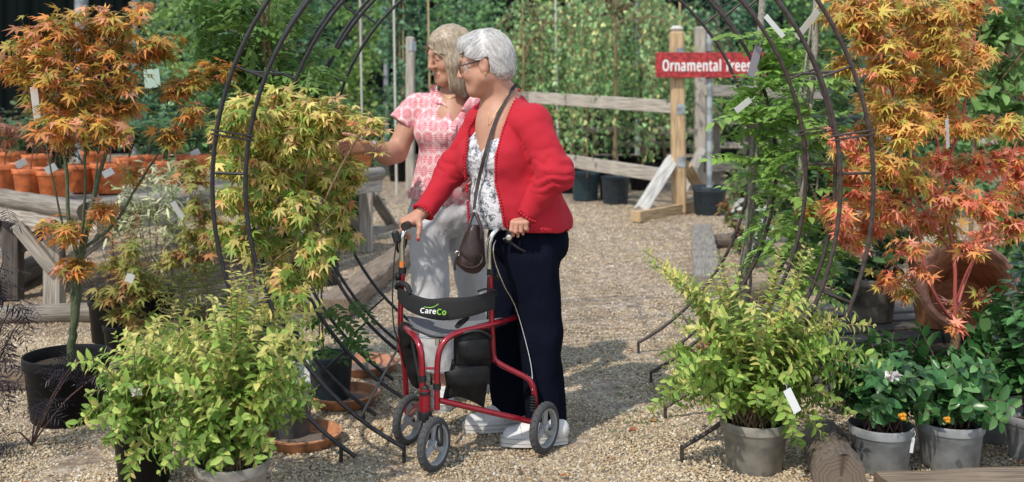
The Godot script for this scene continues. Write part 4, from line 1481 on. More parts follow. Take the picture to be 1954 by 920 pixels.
# ---------------------------------------------------------------- plants at the left
func saucer(label: String, at: Vector3, r: float, m: Material) -> void:
	var o := thing("saucer", label, "saucer", at, "terracotta saucers under the left hoops")
	var b := MB.new()
	b.lathe([Vector2(0, 0.008), Vector2(r * 0.8, 0.0), Vector2(r * 0.84, 0.004), Vector2(r * 0.97, 0.042), Vector2(r, 0.045), Vector2(r, 0.05), Vector2(r - 0.012, 0.051), Vector2(r * 0.83, 0.016), Vector2(r * 0.75, 0.012), Vector2(0, 0.012)], Transform3D.IDENTITY, 36)
	part("dish", b, m, o)
	var s := MB.new()
	s.lathe([Vector2(r * 0.7, 0.0145), Vector2(r * 0.35, 0.02), Vector2(0, 0.018)], Transform3D(Basis.IDENTITY, Vector3(-0.01, 0, 0.01)), 20)
	part("dirt", s, M.dry_soil, o)

func left_plants() -> void:
	# the bronze maple in the big black pot
	var bp := GD(128, 4.5)
	var p := plant("bronze_maple", "tall bronze and orange Japanese maple in a large black pot at left", "potted tree", bp, 201)
	pot_on(p.root, 0.176, 0.145, 0.275, M.black_pot, M.soil, Vector3.ZERO, 0.045)
	p.weights = [1.2, 1.2, 0.8, 1.1, 0.9]
	var d := 4.5
	stem(p, [W(133, 690, d), W(138, 640, d), W(146, 590, d), W(148, 535, d)], 0.019, 0.015, 9)
	stem(p, [W(140, 610, d), W(139, 560, d), W(143, 510, d), W(160, 480, d)], 0.011, 0.011, 8)
	stem(p, [W(148, 540, d), W(160, 470, d), W(190, 330, d + 0.03), W(220, 220, d + 0.05), W(232, 100, d + 0.05), W(236, 20, d)], 0.013, 0.004, 8)
	stem(p, [W(150, 500, d), W(132, 420, d + 0.05), W(122, 290, d + 0.05), W(96, 200, d), W(70, 105, d - 0.05)], 0.01, 0.004, 8)
	stem(p, [W(152, 490, d), W(160, 400, d - 0.08), W(163, 260, d - 0.1)], 0.008, 0.004, 7)
	stem(p, [W(150, 480, d), W(215, 430, d + 0.05), W(262, 355, d + 0.1), W(306, 285, d + 0.12), W(350, 195, d + 0.15)], 0.008, 0.003, 7)
	stem(p, [W(165, 420, d), W(180, 360, d + 0.1), W(186, 300, d + 0.12)], 0.006, 0.003, 6)
	stem(p, [W(120, 430, d), W(100, 340, d - 0.05), W(85, 260, d - 0.06)], 0.005, 0.0025, 6)
	for q in [[60, 75, 0, 62, 26], [125, 55, -0.05, 60, 28], [175, 85, 0.08, 62, 24], [40, 125, 0.0, 55, 26], [110, 120, -0.1, 65, 24], [235, 30, 0, 60, 26], [255, 95, 0.06, 70, 26], [305, 85, 0.1, 45, 18], [225, 150, 0.05, 60, 22], [160, 155, -0.08, 62, 24], [95, 185, 0.05, 45, 18], [180, 195, 0.02, 50, 20], [130, 230, -0.15, 62, 22], [205, 245, -0.12, 48, 20], [105, 270, -0.08, 42, 8], [235, 195, 0.05, 50, 18], [60, 150, 0.1, 40, 14]]:
		var rad: float = q[3] * 1.12 * d / F
		var ctr := W(q[0], q[1], d + q[2])
		cluster(p, ctr + Vector3((140 - q[0]) * 0.0006, -rad * 0.9, 0), ctr, Vector3(rad, rad * 0.62, rad), int(q[4] * 0.68), 6, 0.07, 0.35, 0.75)
	for q in [[335, 170, 0.15, 42, 12], [375, 150, 0.18, 45, 13], [420, 130, 0.2, 35, 9], [330, 255, 0.12, 38, 10], [365, 215, 0.15, 40, 10]]:
		var rad: float = q[3] * d / F
		var ctr := W(q[0], q[1], d + q[2])
		cluster(p, ctr + Vector3(-0.04, -rad * 0.9, 0), ctr, Vector3(rad, rad * 0.55, rad), q[4], 5, 0.068, 0.35, 0.75)
	for q in [[140, 435, -0.05, 45, 11], [200, 395, 0.0, 30, 8], [95, 425, 0, 32, 6], [145, 505, -0.05, 32, 11], [250, 330, 0.1, 28, 5]]:
		var rad: float = q[3] * d / F
		cluster(p, W(q[0] + 4, q[1] + 25, d + q[2]), W(q[0], q[1], d + q[2]), Vector3(rad, rad * 0.55, rad), q[4], 5, 0.068, 0.35, 0.75)
	finish(p, M.green_bark, L.acer, [Color(0.76, 0.33, 0.1), Color(0.52, 0.37, 0.09), Color(0.8, 0.4, 0.24), Color(0.33, 0.32, 0.07), Color(0.72, 0.43, 0.1)], 300)
	plant_tag(W(68, 200, 4.35), 0.028, 0.15, Vector3(0.1, 0.5, 0.12), "long white strip tag hanging on the bronze maple's left branch")
	plant_tag(W(290, 150, 4.9), 0.07, 0.09, Vector3(-0.2, 0.3, 0.1), "pale blue-green card tag beyond the bronze maple's right boughs", mat(Color(0.5, 0.68, 0.6), 0.4))

	# the golden maple behind the hoops
	var gp := GD(492, 4.3)
	p = plant("golden_maple", "bushy golden yellow and green maple behind the left hoops", "potted tree", gp, 202)
	pot_on(p.root, 0.13, 0.11, 0.22, M.black_pot, M.soil, Vector3.ZERO, 0.035)
	p.weights = [1.3, 1.1, 0.9, 0.55, 0.15]
	d = 4.28
	stem(p, [gp + Vector3(-0.01, 0.2, 0), W(490, 600, d), W(480, 500, d), W(470, 380, d), W(450, 260, d)], 0.011, 0.004, 7)
	stem(p, [gp + Vector3(0.01, 0.2, 0), W(535, 590, d), W(560, 480, d), W(585, 330, d), W(600, 220, d)], 0.01, 0.004, 7)
	stem(p, [W(500, 620, d), W(520, 500, d + 0.1), W(540, 350, d + 0.15), W(545, 230, d + 0.1)], 0.009, 0.003, 7)
	stem(p, [W(560, 480, d), W(610, 400, d - 0.05), W(660, 300, d - 0.1), W(700, 240, d - 0.1)], 0.006, 0.003, 6)
	stem(p, [W(520, 500, d), W(600, 440, d - 0.15), W(640, 400, d - 0.2)], 0.004, 0.002, 5)
	var i := 0
	for q in [[470, 215, 55, 24], [540, 205, 60, 26], [610, 215, 58, 24], [665, 225, 45, 16], [440, 250, 38, 16], [500, 265, 62, 26], [570, 265, 65, 28], [640, 275, 55, 20], [705, 235, 22, 5], [440, 310, 42, 18], [505, 330, 58, 22], [575, 335, 62, 24], [645, 335, 55, 18], [668, 320, 34, 9]]:
		var rad: float = q[2] * d / F
		var ctr := W(q[0], q[1], d + [-0.18, 0.1, -0.05, 0.2][i % 4] + (0.32 if q[0] >= 635 else 0.0))
		p.weights = [1.2, 1.6, 0.9, 0.55, 0.05]
		cluster(p, ctr + Vector3(0, -rad * 0.9, 0), ctr, Vector3(rad, rad * 0.6, rad * 1.1), int(q[3] * 2.5), 6, 0.06, 0.6, 0.6)
		i += 1
	for q in [[445, 380, 38, 14], [500, 400, 55, 18], [570, 405, 58, 20], [635, 400, 50, 15], [470, 460, 38, 10], [530, 470, 52, 15], [600, 470, 50, 15], [650, 450, 34, 9], [540, 530, 42, 10], [600, 520, 38, 9], [560, 570, 26, 5], [425, 440, 28, 8], [530, 590, 30, 5]]:
		var rad: float = q[2] * d / F
		var ctr := W(q[0], q[1], d + [-0.15, 0.12, -0.05, 0.18][i % 4])
		p.weights = [0.5, 1.2, 1.9, 0.22, 0.16]
		cluster(p, ctr + Vector3(0, rad * 0.4, 0), ctr, Vector3(rad, rad * 0.7, rad * 1.1), int(q[3] * 2.0), 6, 0.058, 0.8, 0.5)
		i += 1
	for q in [[680, 215], [590, 165], [485, 180], [715, 225], [735, 245], [640, 185]]:
		p.weights = [1.2, 0.5, 0.2, 1.0, 0.2]
		shoot(p, [W(q[0] - 20, q[1] + 75, d - 0.1), W(q[0] - 6, q[1] + 25, d - 0.12), W(q[0], q[1] - 15, d - 0.15)], 0.05, 0.075, 0.002, 0.3, 0.4)
	finish(p, M.tan_bark, L.gold_acer, [Color(0.8, 0.68, 0.24), Color(0.58, 0.58, 0.15), Color(0.27, 0.42, 0.09), Color(0.78, 0.52, 0.24), Color(0.75, 0.3, 0.14)], 300)

	# wisteria climbing over the left hoops
	var wp := GD(520, 5.25)
	p = plant("wisteria_climber", "green wisteria climbing at the top of the left hoops", "climber", wp, 203)
	pot_on(p.root, 0.13, 0.11, 0.22, M.blue_pot, M.soil, Vector3.ZERO, 0.03)
	var dw := 5.0
	stem(p, [wp + Vector3(0, 0.2, 0), W(530, 400, 5.15), W(540, 230, 5.0), W(520, 120, 4.9), W(500, 20, 4.8), W(520, -60, 4.7)], 0.014, 0.008, 8)
	stem(p, [wp + Vector3(0.03, 0.2, 0), W(552, 380, 5.15), W(545, 220, 5.05), W(505, 110, 4.85), W(515, 0, 4.8)], 0.01, 0.006, 8)
	for k in 190:
		var c := Vector2(465 + p.r.randfn() * 55, 65 + p.r.randfn() * 65) if k < 140 else Vector2(575 + p.r.randfn() * 28, 170 + p.r.randfn() * 50)
		var a := W(c.x, c.y, dw + p.r.randfn() * 0.16)
		var dir := Vector3(p.r.randfn(), -0.3 + p.r.randfn() * 0.5, p.r.randfn() * 0.7 + 0.3).normalized()
		p.lv.append([leaf_xf(a - p.base, dir, Vector3.UP + p.unit() * 0.4, p.r.randf_range(0.14, 0.24)), p.pick()])
		if k % 3 == 0:
			p.wood.tube([a - p.base, W(lerpf(c.x, 520, 0.5), c.y + 20, dw) - p.base], 0.0025, 0.003, 4, false)
	finish(p, M.tan_bark, L.wisteria, [Color(0.17, 0.3, 0.08)], 110)

	# small plants in the middle
	var z := GD(292, 6.3)
	p = plant("variegated_shrub", "cream and green variegated shrub standing before the bench", "potted shrub", z, 204)
	pot_on(p.root, 0.13, 0.11, 0.22, M.black_pot, M.soil)
	p.weights = [1.2, 1.0, 0.9]
	for q in [[250, 370], [280, 335], [310, 325], [335, 350], [265, 400], [300, 390], [345, 400], [230, 420], [325, 430]]:
		shoot(p, [z + Vector3(0, 0.2, 0), W((q[0] + 292) * 0.5, (q[1] + 560) * 0.5, 6.3 + p.r.randfn() * 0.08), W(q[0], q[1], 6.3 + p.r.randfn() * 0.15)], 0.022, 0.075, 0.005, 0.4, 0.45)
		cluster(p, W(q[0], q[1] + 20, 6.3), W(q[0], q[1], 6.3), Vector3(0.12, 0.14, 0.12), 12, 5, 0.07)
	finish(p, M.tan_bark, [L.strap[0]], [Color(0.75, 0.74, 0.5), Color(0.36, 0.45, 0.2), Color(0.56, 0.6, 0.36)], 60)

	z = GD(235, 5.6)
	p = plant("young_maple", "small green and tan maple sapling with a white tag, left of the spruces", "potted tree", z, 205)
	pot_on(p.root, 0.1, 0.085, 0.16, M.black_pot, M.soil)
	stem(p, [z + Vector3(0, 0.15, 0), W(238, 600, 5.55), W(245, 520, 5.55), W(240, 470, 5.55)], 0.006, 0.003)
	p.weights = [1, 1, 0.5]
	for q in [[215, 500, 26], [262, 510, 34], [240, 545, 44], [275, 560, 34], [225, 590, 40], [255, 610, 40], [205, 560, 20], [250, 470, 22], [290, 530, 24]]:
		cluster(p, W(242, q[1] + 15, 5.55), W(q[0], q[1], 5.5 + p.r.randfn() * 0.06), Vector3(q[2], q[2] * 0.6, q[2]) * 0.0028, 8, 4, 0.075)
	finish(p, M.tan_bark, L.gold_acer, [Color(0.3, 0.34, 0.08), Color(0.42, 0.37, 0.12), Color(0.42, 0.24, 0.1)], 90)
	plant_tag(W(247, 533, 5.35), 0.04, 0.055, Vector3(0, 0.3, -0.3), "small white tag on the maple sapling left of the spruces")

	z = GD(372, 6.0)
	p = plant("young_maple", "slender yellow-green maple sapling at the hoops' left edge", "potted tree", z, 206)
	pot_on(p.root, 0.1, 0.085, 0.16, M.black_pot, M.soil)
	stem(p, [z + Vector3(0, 0.15, 0), W(378, 520, 5.9), W(372, 420, 5.9), W(356, 320, 5.9)], 0.006, 0.003)
	p.weights = [1, 0.9, 0.45]
	for q in [[358, 318, 24], [372, 345, 30], [365, 385, 36], [395, 410, 36], [370, 440, 40], [405, 460, 36], [350, 480, 36], [320, 500, 32], [385, 500, 34]]:
		cluster(p, W(372, q[1] + 15, 5.9), W(q[0], q[1], 5.85 + p.r.randfn() * 0.06), Vector3(q[2], q[2] * 0.6, q[2]) * 0.003, 8, 4, 0.08)
	finish(p, M.tan_bark, L.gold_acer, [Color(0.42, 0.4, 0.12), Color(0.32, 0.34, 0.08), Color(0.55, 0.26, 0.12)], 90)
	plant_tag(W(338, 400, 5.7), 0.03, 0.1, Vector3(0.2, 0.2, 0.5), "white tag slanting on the sapling at the hoops' left edge")

	z = GD(178, 5.9)
	p = plant("bronze_seedling", "wispy bronze-leaved nandina in a black pot left of the variegated shrub", "potted shrub", z + Vector3(0.12, 0, 0), 207)
	pot_on(p.root, 0.14, 0.12, 0.24, M.black_pot, M.soil)
	p.weights = [1, 1, 1]
	for k in 12:
		var tip := W(p.r.randf_range(185, 270), p.r.randf_range(375, 500), 5.9 + p.r.randfn() * 0.12)
		shoot(p, [p.base + Vector3(0, 0.2, 0), p.base.lerp(tip, 0.5) + Vector3(0, 0.14, 0), tip], 0.03, 0.05, 0.003, 0.45, 0.3)
	finish(p, M.purple_bark, L.shrub, [Color(0.4, 0.28, 0.12), Color(0.3, 0.26, 0.1), Color(0.42, 0.17, 0.1)], 40)

	for q in [[392, 5.15, 500, "small spruce seedling with stiff yellow-green twigs, nearer the hoops"], [345, 5.3, 520, "small spruce seedling left of the other spruce"], [440, 5.4, 560, "low spruce seedling half behind the lime shrub"]]:
		z = GD(q[0], q[1])
		p = plant("young_spruce", q[3], "conifer", z, 208 + int(q[0]), "spruce seedlings at left")
		pot_on(p.root, 0.09, 0.08, 0.14, M.black_pot, M.soil)
		var top := W(q[0], q[2], q[1])
		stem(p, [z + Vector3(0, 0.1, 0), z.lerp(top, 0.5) + Vector3(0.01, 0.05, 0), top], 0.006, 0.003)
		var nd := []
		var nc := []
		for k in 46:
			var s := 0.2 + 0.8 * k / 46.0
			var a: float = k * 2.4
			var root := (z + Vector3(0, 0.1, 0)).lerp(top, s)
			var len := lerpf(0.26, 0.05, s) * p.r.randf_range(0.7, 1.1)
			var tip := root + Vector3(cos(a) * len, len * 0.12, sin(a) * len)
			p.wood.tube([root - z, tip - z], 0.003, 0.0015, 3, false)
			for m in 34:
				var at := root.lerp(tip, (m + 1) / 34.0) - z
				var dir := ((tip - root).normalized() * 0.7 + p.unit() * 0.7 + Vector3(0, 0.25, 0)).normalized()
				nd.append(leaf_xf(at, dir, Vector3.UP + p.unit(), 0.022))
				var f := p.r.randf_range(0.7, 1.3)
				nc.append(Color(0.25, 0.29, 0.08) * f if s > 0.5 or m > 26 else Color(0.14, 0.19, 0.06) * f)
		part("stems", p.wood, M.tan_bark, p.root)
		copies("needles", L.strap[0], M.stuff_leaf, nd, nc, p.root)

	# dark cut-leaved elder at the left edge
	z = GD(-60, 4.05)
	p = plant("black_elder", "dark purple cut-leaved elder leaning in at the left edge", "shrub", z, 212)
	p.weights = [1, 1, 0.5]
	for q in [[-5, 400, 6], [5, 500, 8], [20, 590, 9], [0, 640, 9], [10, 690, 6], [-5, 560, 7], [20, 730, 5], [-10, 460, 6], [55, 590, 4]]:
		var tip := W(q[0], q[1], 4.0 + p.r.randfn() * 0.1)
		var c := stem(p, [z + Vector3(0, 0.05, 0), z.lerp(tip, 0.6) + Vector3(0, 0.08, 0), tip], 0.006, 0.002, 6)
		for k in q[2]:
			var at: Vector3 = c[c.size() - 1 - p.r.randi() % 4] + p.unit() * 0.03
			p.lv.append([leaf_xf(at - z, Vector3(p.r.randfn() * 0.8 + 0.3, -0.45 + p.r.randfn() * 0.4, p.r.randfn() * 0.8 + 0.3), Vector3.UP + p.unit() * 0.4, p.r.randf_range(0.08, 0.14)), p.pick()])
	finish(p, M.purple_bark, L.lace, [Color(0.02, 0.013, 0.02), Color(0.035, 0.022, 0.035), Color(0.06, 0.05, 0.06)], 100, true)
	z = G(60, 850)
	p = plant("black_elder", "low dark cut-leaved elder shoots in front of the large black pot", "shrub", z, 213)
	p.weights = [1, 1, 0.8]
	for q in [[100, 762, 7], [135, 700, 6], [155, 682, 5], [75, 770, 4], [185, 715, 4], [35, 850, 4], [15, 830, 3]]:
		var tip := W(q[0], q[1], 4.08 + p.r.randfn() * 0.05)
		var c := stem(p, [z, z.lerp(tip, 0.5) + Vector3(0.0, 0.03, 0), tip], 0.004, 0.0018, 5)
		for k in q[2]:
			var at: Vector3 = c[c.size() - 1 - p.r.randi() % 2] + p.unit() * 0.015
			p.lv.append([leaf_xf(at - z, Vector3(p.r.randfn(), -0.1 + p.r.randfn() * 0.4, p.r.randfn() * 0.4 + 0.3), Vector3.UP + Vector3(0, 0, 0.6) + p.unit() * 0.3, p.r.randf_range(0.07, 0.11)), p.pick()])
	finish(p, M.purple_bark, L.lace, [Color(0.025, 0.018, 0.025), Color(0.04, 0.03, 0.042), Color(0.075, 0.07, 0.08)], 70, true)

	# pots and saucers under the hoops
	saucer("terracotta saucer nearest the camera, under the dark grey pot", G(577, 846), 0.157, M.clay)
	saucer("middle terracotta saucer, under the blue-black pot", G(655, 768), 0.165, M.clay)
	saucer("empty pale terracotta saucer farthest back under the hoops", G(695, 708), 0.172, M.pale_clay)
	z = G(553, 836) + Vector3(0, 0.014, 0)
	var t := thing("nursery_pot", "dark grey pot standing in the nearest saucer", "pot", z)
	pot_on(t, 0.088, 0.078, 0.155, M.slate_pot, M.soil, Vector3.ZERO, 0.02)
	z = G(630, 766) + Vector3(0, 0.014, 0)
	p = plant("wisteria_seedling", "young wisteria in a blue-black pot standing in the middle saucer", "potted climber", z, 214)
	pot_on(p.root, 0.1, 0.088, 0.2, M.blue_pot, M.dry_soil, Vector3.ZERO, 0.022)
	stem(p, [z + Vector3(-0.03, 0.18, 0), z + Vector3(-0.035, 0.3, 0), z + Vector3(-0.04, 0.5, 0), z + Vector3(-0.02, 0.68, 0)], 0.006, 0.004, 6)
	stem(p, [z + Vector3(-0.03, 0.18, 0), z + Vector3(-0.05, 0.35, 0), z + Vector3(-0.02, 0.6, 0)], 0.004, 0.003, 6)
	for q in [[640, 620, 1], [665, 605, 1], [655, 580, 1], [690, 575, 1], [620, 590, -1], [600, 640, -1], [690, 640, 1], [610, 660, -1], [640, 665, 1], [675, 645, 1], [596, 600, -1]]:
		p.lv.append([leaf_xf(W(q[0] - 25 * q[2], q[1], 4.72) - z, Vector3(q[2] * 0.85, -0.3, 0.3 + p.r.randfn() * 0.3), Vector3(0, 0.9, 0.5), p.r.randf_range(0.12, 0.17)), 0])
	finish(p, M.tan_bark, L.wisteria, [Color(0.13, 0.26, 0.06)], 40)
	var card := thing("plant_label_card", "printed plant label card with white top leaning on the blue-black pot", "label", W(570, 735, 4.45))
	var cb := MB.new()
	cb.box(Transform3D(Basis.from_euler(Vector3(-0.15, 0.25, 0.08))), Vector3(0.1, 0.2, 0.002), 0.0008)
	part("card", cb, mat(Color(0.75, 0.77, 0.74), 0.4), card)
	var c2 := MB.new()
	c2.box(Transform3D(Basis.from_euler(Vector3(-0.15, 0.25, 0.08)), Vector3(0.003, -0.045, 0.012)), Vector3(0.094, 0.1, 0.002), 0.0008)
	part("printed_panel", c2, textured(Color(0.45, 0.5, 0.15), M.fine, Vector3(18, 18, 18), 0.4), card)
	var tm := TextMesh.new()
	tm.text = "Kiwi"
	z = GD(622, 7.6)
	t = thing("nursery_pot", "black pot standing on the gravel beside the long sleeper", "pot", z)
	pot_on(t, 0.1, 0.09, 0.26, M.blue_pot, M.soil, Vector3.ZERO, 0.03)

	# the lime shrubs in front
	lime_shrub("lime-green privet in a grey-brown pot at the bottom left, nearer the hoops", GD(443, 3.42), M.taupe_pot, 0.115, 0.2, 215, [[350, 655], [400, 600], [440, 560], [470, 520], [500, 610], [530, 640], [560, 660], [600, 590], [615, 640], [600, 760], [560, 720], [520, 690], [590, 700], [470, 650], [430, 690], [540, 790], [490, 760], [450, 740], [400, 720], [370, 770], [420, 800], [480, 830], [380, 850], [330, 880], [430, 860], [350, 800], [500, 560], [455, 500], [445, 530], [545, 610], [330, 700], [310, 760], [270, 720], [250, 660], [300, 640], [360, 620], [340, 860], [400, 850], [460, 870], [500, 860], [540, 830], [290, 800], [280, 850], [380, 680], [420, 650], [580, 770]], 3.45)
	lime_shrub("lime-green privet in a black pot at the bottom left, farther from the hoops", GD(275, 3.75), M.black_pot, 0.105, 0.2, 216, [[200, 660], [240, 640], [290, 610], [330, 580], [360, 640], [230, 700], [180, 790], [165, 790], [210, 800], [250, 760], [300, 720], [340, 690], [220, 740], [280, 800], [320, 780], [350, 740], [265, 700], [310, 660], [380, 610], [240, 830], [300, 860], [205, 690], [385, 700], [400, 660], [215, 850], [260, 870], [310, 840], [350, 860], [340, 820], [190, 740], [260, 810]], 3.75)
	for q in [[258, 754, 3.45]]:
		bushy("white_flower_sprig", "tiny white flowers peeping between the two lime shrubs", W(q[0], q[1], q[2]), Vector3(0.02, 0.008, 0.02), 40, 0.018, [Color(0.75, 0.75, 0.72)], 77, L.laurel[0])

func lime_shrub(label: String, z: Vector3, pm: Material, r: float, h: float, sd: int, tips: Array, d: float) -> void:
	var p := plant("lime_shrub", label, "potted shrub", z, sd)
	pot_on(p.root, r, r * 0.82, h, pm, M.soil, Vector3.ZERO, 0.035)
	p.weights = [1.2, 1.0, 0.7, 0.5]
	var crown := z + Vector3(0, h - 0.02, 0)
	for q in tips:
		for e in 3:
			var dz: float = [0.14, -0.05, -0.24][e] + p.r.randfn() * 0.06
			var s := 1.0 if e < 2 else 0.9
			var tip := W(q[0] + p.r.randfn() * 9, q[1] + p.r.randfn() * 9, d)
			tip.z += dz
			tip = crown.lerp(tip, s)
			var mid := crown.lerp(tip, 0.55) + Vector3(0, 0.25 * Vector2(tip.x - crown.x, tip.z - crown.z).length() + 0.02, 0)
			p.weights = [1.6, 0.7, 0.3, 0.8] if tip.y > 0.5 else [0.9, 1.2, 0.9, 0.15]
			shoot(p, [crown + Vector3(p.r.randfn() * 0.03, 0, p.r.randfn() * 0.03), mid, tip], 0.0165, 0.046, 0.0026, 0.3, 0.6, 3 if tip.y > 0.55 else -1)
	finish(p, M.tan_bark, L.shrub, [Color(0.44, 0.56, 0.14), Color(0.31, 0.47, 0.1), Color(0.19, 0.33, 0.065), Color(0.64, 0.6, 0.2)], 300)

# ---------------------------------------------------------------- plants at the right
func right_plants() -> void:
	# the lime shrub in the grey bucket
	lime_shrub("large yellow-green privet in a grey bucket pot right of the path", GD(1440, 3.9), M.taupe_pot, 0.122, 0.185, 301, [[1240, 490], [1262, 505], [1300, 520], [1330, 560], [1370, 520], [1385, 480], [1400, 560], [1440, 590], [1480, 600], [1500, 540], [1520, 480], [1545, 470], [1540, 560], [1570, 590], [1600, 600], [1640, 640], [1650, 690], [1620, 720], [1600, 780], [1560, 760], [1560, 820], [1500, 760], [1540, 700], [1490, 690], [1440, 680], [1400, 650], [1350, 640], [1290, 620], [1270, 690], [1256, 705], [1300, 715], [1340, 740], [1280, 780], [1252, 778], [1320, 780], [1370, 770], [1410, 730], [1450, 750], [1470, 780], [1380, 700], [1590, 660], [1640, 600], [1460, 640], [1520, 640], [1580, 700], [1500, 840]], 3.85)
	plant_tag(W(1512, 765, 3.6), 0.032, 0.085, Vector3(-0.2, 0.3, 0.4), "white plastic tag stuck in the large lime shrub at right")
	# wisterias on the right hoops
	var z := GD(1425, 5.3)
	var p := plant("wisteria_climber", "wisteria with grey twisted stems on the right hoops, in front of the red sign", "climber", z, 302)
	pot_on(p.root, 0.13, 0.11, 0.2, M.teal_pot, M.soil, Vector3.ZERO, 0.03)
	var d := 5.0
	stem(p, [z + Vector3(0.02, 0.2, 0), W(1418, 560, 5.2), W(1432, 420, 5.1), W(1440, 250, d), W(1448, 100, d), W(1456, -40, d)], 0.021, 0.015, 9)
	stem(p, [z + Vector3(-0.02, 0.2, 0), W(1432, 540, 5.18), W(1424, 430, 5.05), W(1446, 280, 4.96), W(1442, 140, d), W(1460, -30, d)], 0.009, 0.007, 8)
	stem(p, [z + Vector3(0, 0.2, 0.02), W(1410, 520, 5.15), W(1438, 380, 5.02), W(1434, 240, 5.02), W(1452, 60, d)], 0.006, 0.005, 7)
	for k in 120:
		var y := p.r.randf_range(60, 340) if k < 92 else p.r.randf_range(340, 520)
		var x := 1446 + (y - 200) * 0.02 + p.r.randfn() * 10
		var a := W(x, y, d + p.r.randfn() * 0.06)
		var an := p.r.randf() * TAU
		if y > 70 and y < 165 and cos(an) < 0.2 and k % 4:
			an = p.r.randf_range(-1.2, 1.2)                  # the shoots by the sign lean towards the hoops
		p.lv.append([leaf_xf(a - z, Vector3(cos(an), 0.15 + p.r.randfn() * 0.35, sin(an)), Vector3.UP + p.unit() * 0.35, p.r.randf_range(0.13, 0.23) * (1.0 if k < 92 else 0.75)), p.pick()])
	finish(p, M.grey_bark, L.wisteria, [Color(0.33, 0.54, 0.13)], 120)
	z = GD(1515, 5.0)
	p = plant("wisteria_climber", "wisteria with pale grey stems on the right hoops, beside the orange maple", "climber", z, 303)
	pot_on(p.root, 0.13, 0.11, 0.2, M.black_pot, M.soil, Vector3.ZERO, 0.03)
	d = 4.75
	stem(p, [z + Vector3(0, 0.2, 0), W(1508, 620, 4.95), W(1524, 480, 4.85), W(1530, 300, d), W(1552, 120, d), W(1560, -30, d)], 0.02, 0.015, 9)
	stem(p, [z + Vector3(0.03, 0.2, 0), W(1524, 600, 4.92), W(1516, 470, 4.82), W(1540, 300, 4.72), W(1556, 60, d)], 0.012, 0.008, 8)
	stem(p, [z + Vector3(-0.03, 0.2, 0.02), W(1500, 600, 4.95), W(1530, 430, 4.8), W(1524, 260, 4.75), W(1548, 40, d)], 0.007, 0.005, 7)
	stem(p, [z + Vector3(0.03, 0.2, 0.02), W(1530, 520, 4.9), W(1556, 380, 4.8), W(1566, 280, 4.8)], 0.006, 0.004, 7)
	for k in 105:
		var y := p.r.randf_range(150, 330) if k < 58 else p.r.randf_range(360, 560)
		var x := 1535 + p.r.randfn() * 22
		var a := W(x, y, d + p.r.randfn() * 0.08)
		var an := p.r.randf() * TAU
		p.lv.append([leaf_xf(a - z, Vector3(cos(an), 0.1 + p.r.randfn() * 0.35, sin(an)), Vector3.UP + p.unit() * 0.35, p.r.randf_range(0.13, 0.22)), p.pick()])
	finish(p, M.grey_bark, L.wisteria, [Color(0.32, 0.53, 0.13)], 105)
	plant_tag(W(1478, 50, 4.8), 0.025, 0.13, Vector3(0, 0.2, 0.75), "long white strip tag on the wisteria by the sign, top of its stem")
	plant_tag(W(1440, 118, 4.78), 0.04, 0.14, Vector3(0.1, 0.3, -0.25), "clear purple-printed tag hanging on the wisteria in front of the sign", mat(Color(0.32, 0.3, 0.36), 0.2))
	plant_tag(W(1418, 201, 4.7), 0.03, 0.085, Vector3(0.2, 0.2, -0.9), "short white tag low on the wisteria in front of the sign")
	plant_tag(W(1541, 46, 4.6), 0.03, 0.16, Vector3(0, 0.2, -0.7), "long translucent tag crossing the hoops above the blue-grey tag", mat(Color(0.45, 0.45, 0.4), 0.3))
	plant_tag(W(1574, 162, 4.6), 0.055, 0.09, Vector3(0.1, -0.2, 0.3), "blue-grey card tag on the second wisteria", mat(Color(0.2, 0.28, 0.33), 0.3))

	# the orange and coral maple
	z = GD(1826, 4.6)
	p = plant("coral_maple", "large orange and coral Japanese maple with red twigs at right", "potted tree", z, 304)
	pot_on(p.root, 0.175, 0.15, 0.3, M.black_pot, M.soil, Vector3.ZERO, 0.04)
	d = 4.6
	stem(p, [W(1822, 675, d), W(1823, 640, d), W(1822, 610, d)], 0.021, 0.019, 9)
	var reds := MB.new()
	var plain := p.wood
	p.wood = reds
	stem(p, [W(1822, 615, d), W(1800, 590, d - 0.05), W(1770, 530, d - 0.1), W(1752, 440, d - 0.1), W(1735, 360, d - 0.08), W(1740, 280, d)], 0.0085, 0.004, 8)
	stem(p, [W(1822, 610, d), W(1822, 500, d), W(1805, 400, d + 0.02), W(1790, 270, d + 0.05), W(1762, 150, d + 0.05), W(1745, 20, d)], 0.009, 0.0035, 8)
	stem(p, [W(1822, 600, d), W(1845, 530, d + 0.05), W(1885, 430, d + 0.05), W(1915, 350, d), W(1940, 270, d)], 0.007, 0.003, 8)
	stem(p, [W(1822, 580, d), W(1855, 500, d - 0.08), W(1900, 455, d - 0.12), W(1960, 420, d - 0.15)], 0.005, 0.003, 7)
	stem(p, [W(1770, 530, d), W(1715, 460, d - 0.05), W(1660, 400, d - 0.1), W(1600, 410, d - 0.15)], 0.005, 0.0025, 7)
	stem(p, [W(1815, 480, d), W(1750, 380, d - 0.15), W(1715, 300, d - 0.2), W(1690, 200, d - 0.15)], 0.005, 0.0025, 7)
	stem(p, [W(1800, 330, d), W(1830, 250, d), W(1850, 150, d), W(1862, 60, d)], 0.006, 0.003, 6)
	stem(p, [W(1755, 560, d), W(1720, 520, d - 0.12), W(1700, 500, d - 0.15)], 0.004, 0.002, 6)
	i_maple(p, d)
	p.wood = plain
	part("red_stems", reds, M.red_bark, p.root)
	finish(p, M.tan_bark, L.acer, [Color(0.8, 0.48, 0.15), Color(0.82, 0.38, 0.15), Color(0.66, 0.55, 0.14), Color(0.84, 0.24, 0.15), Color(0.5, 0.46, 0.1), Color(0.9, 0.4, 0.28)], 300)
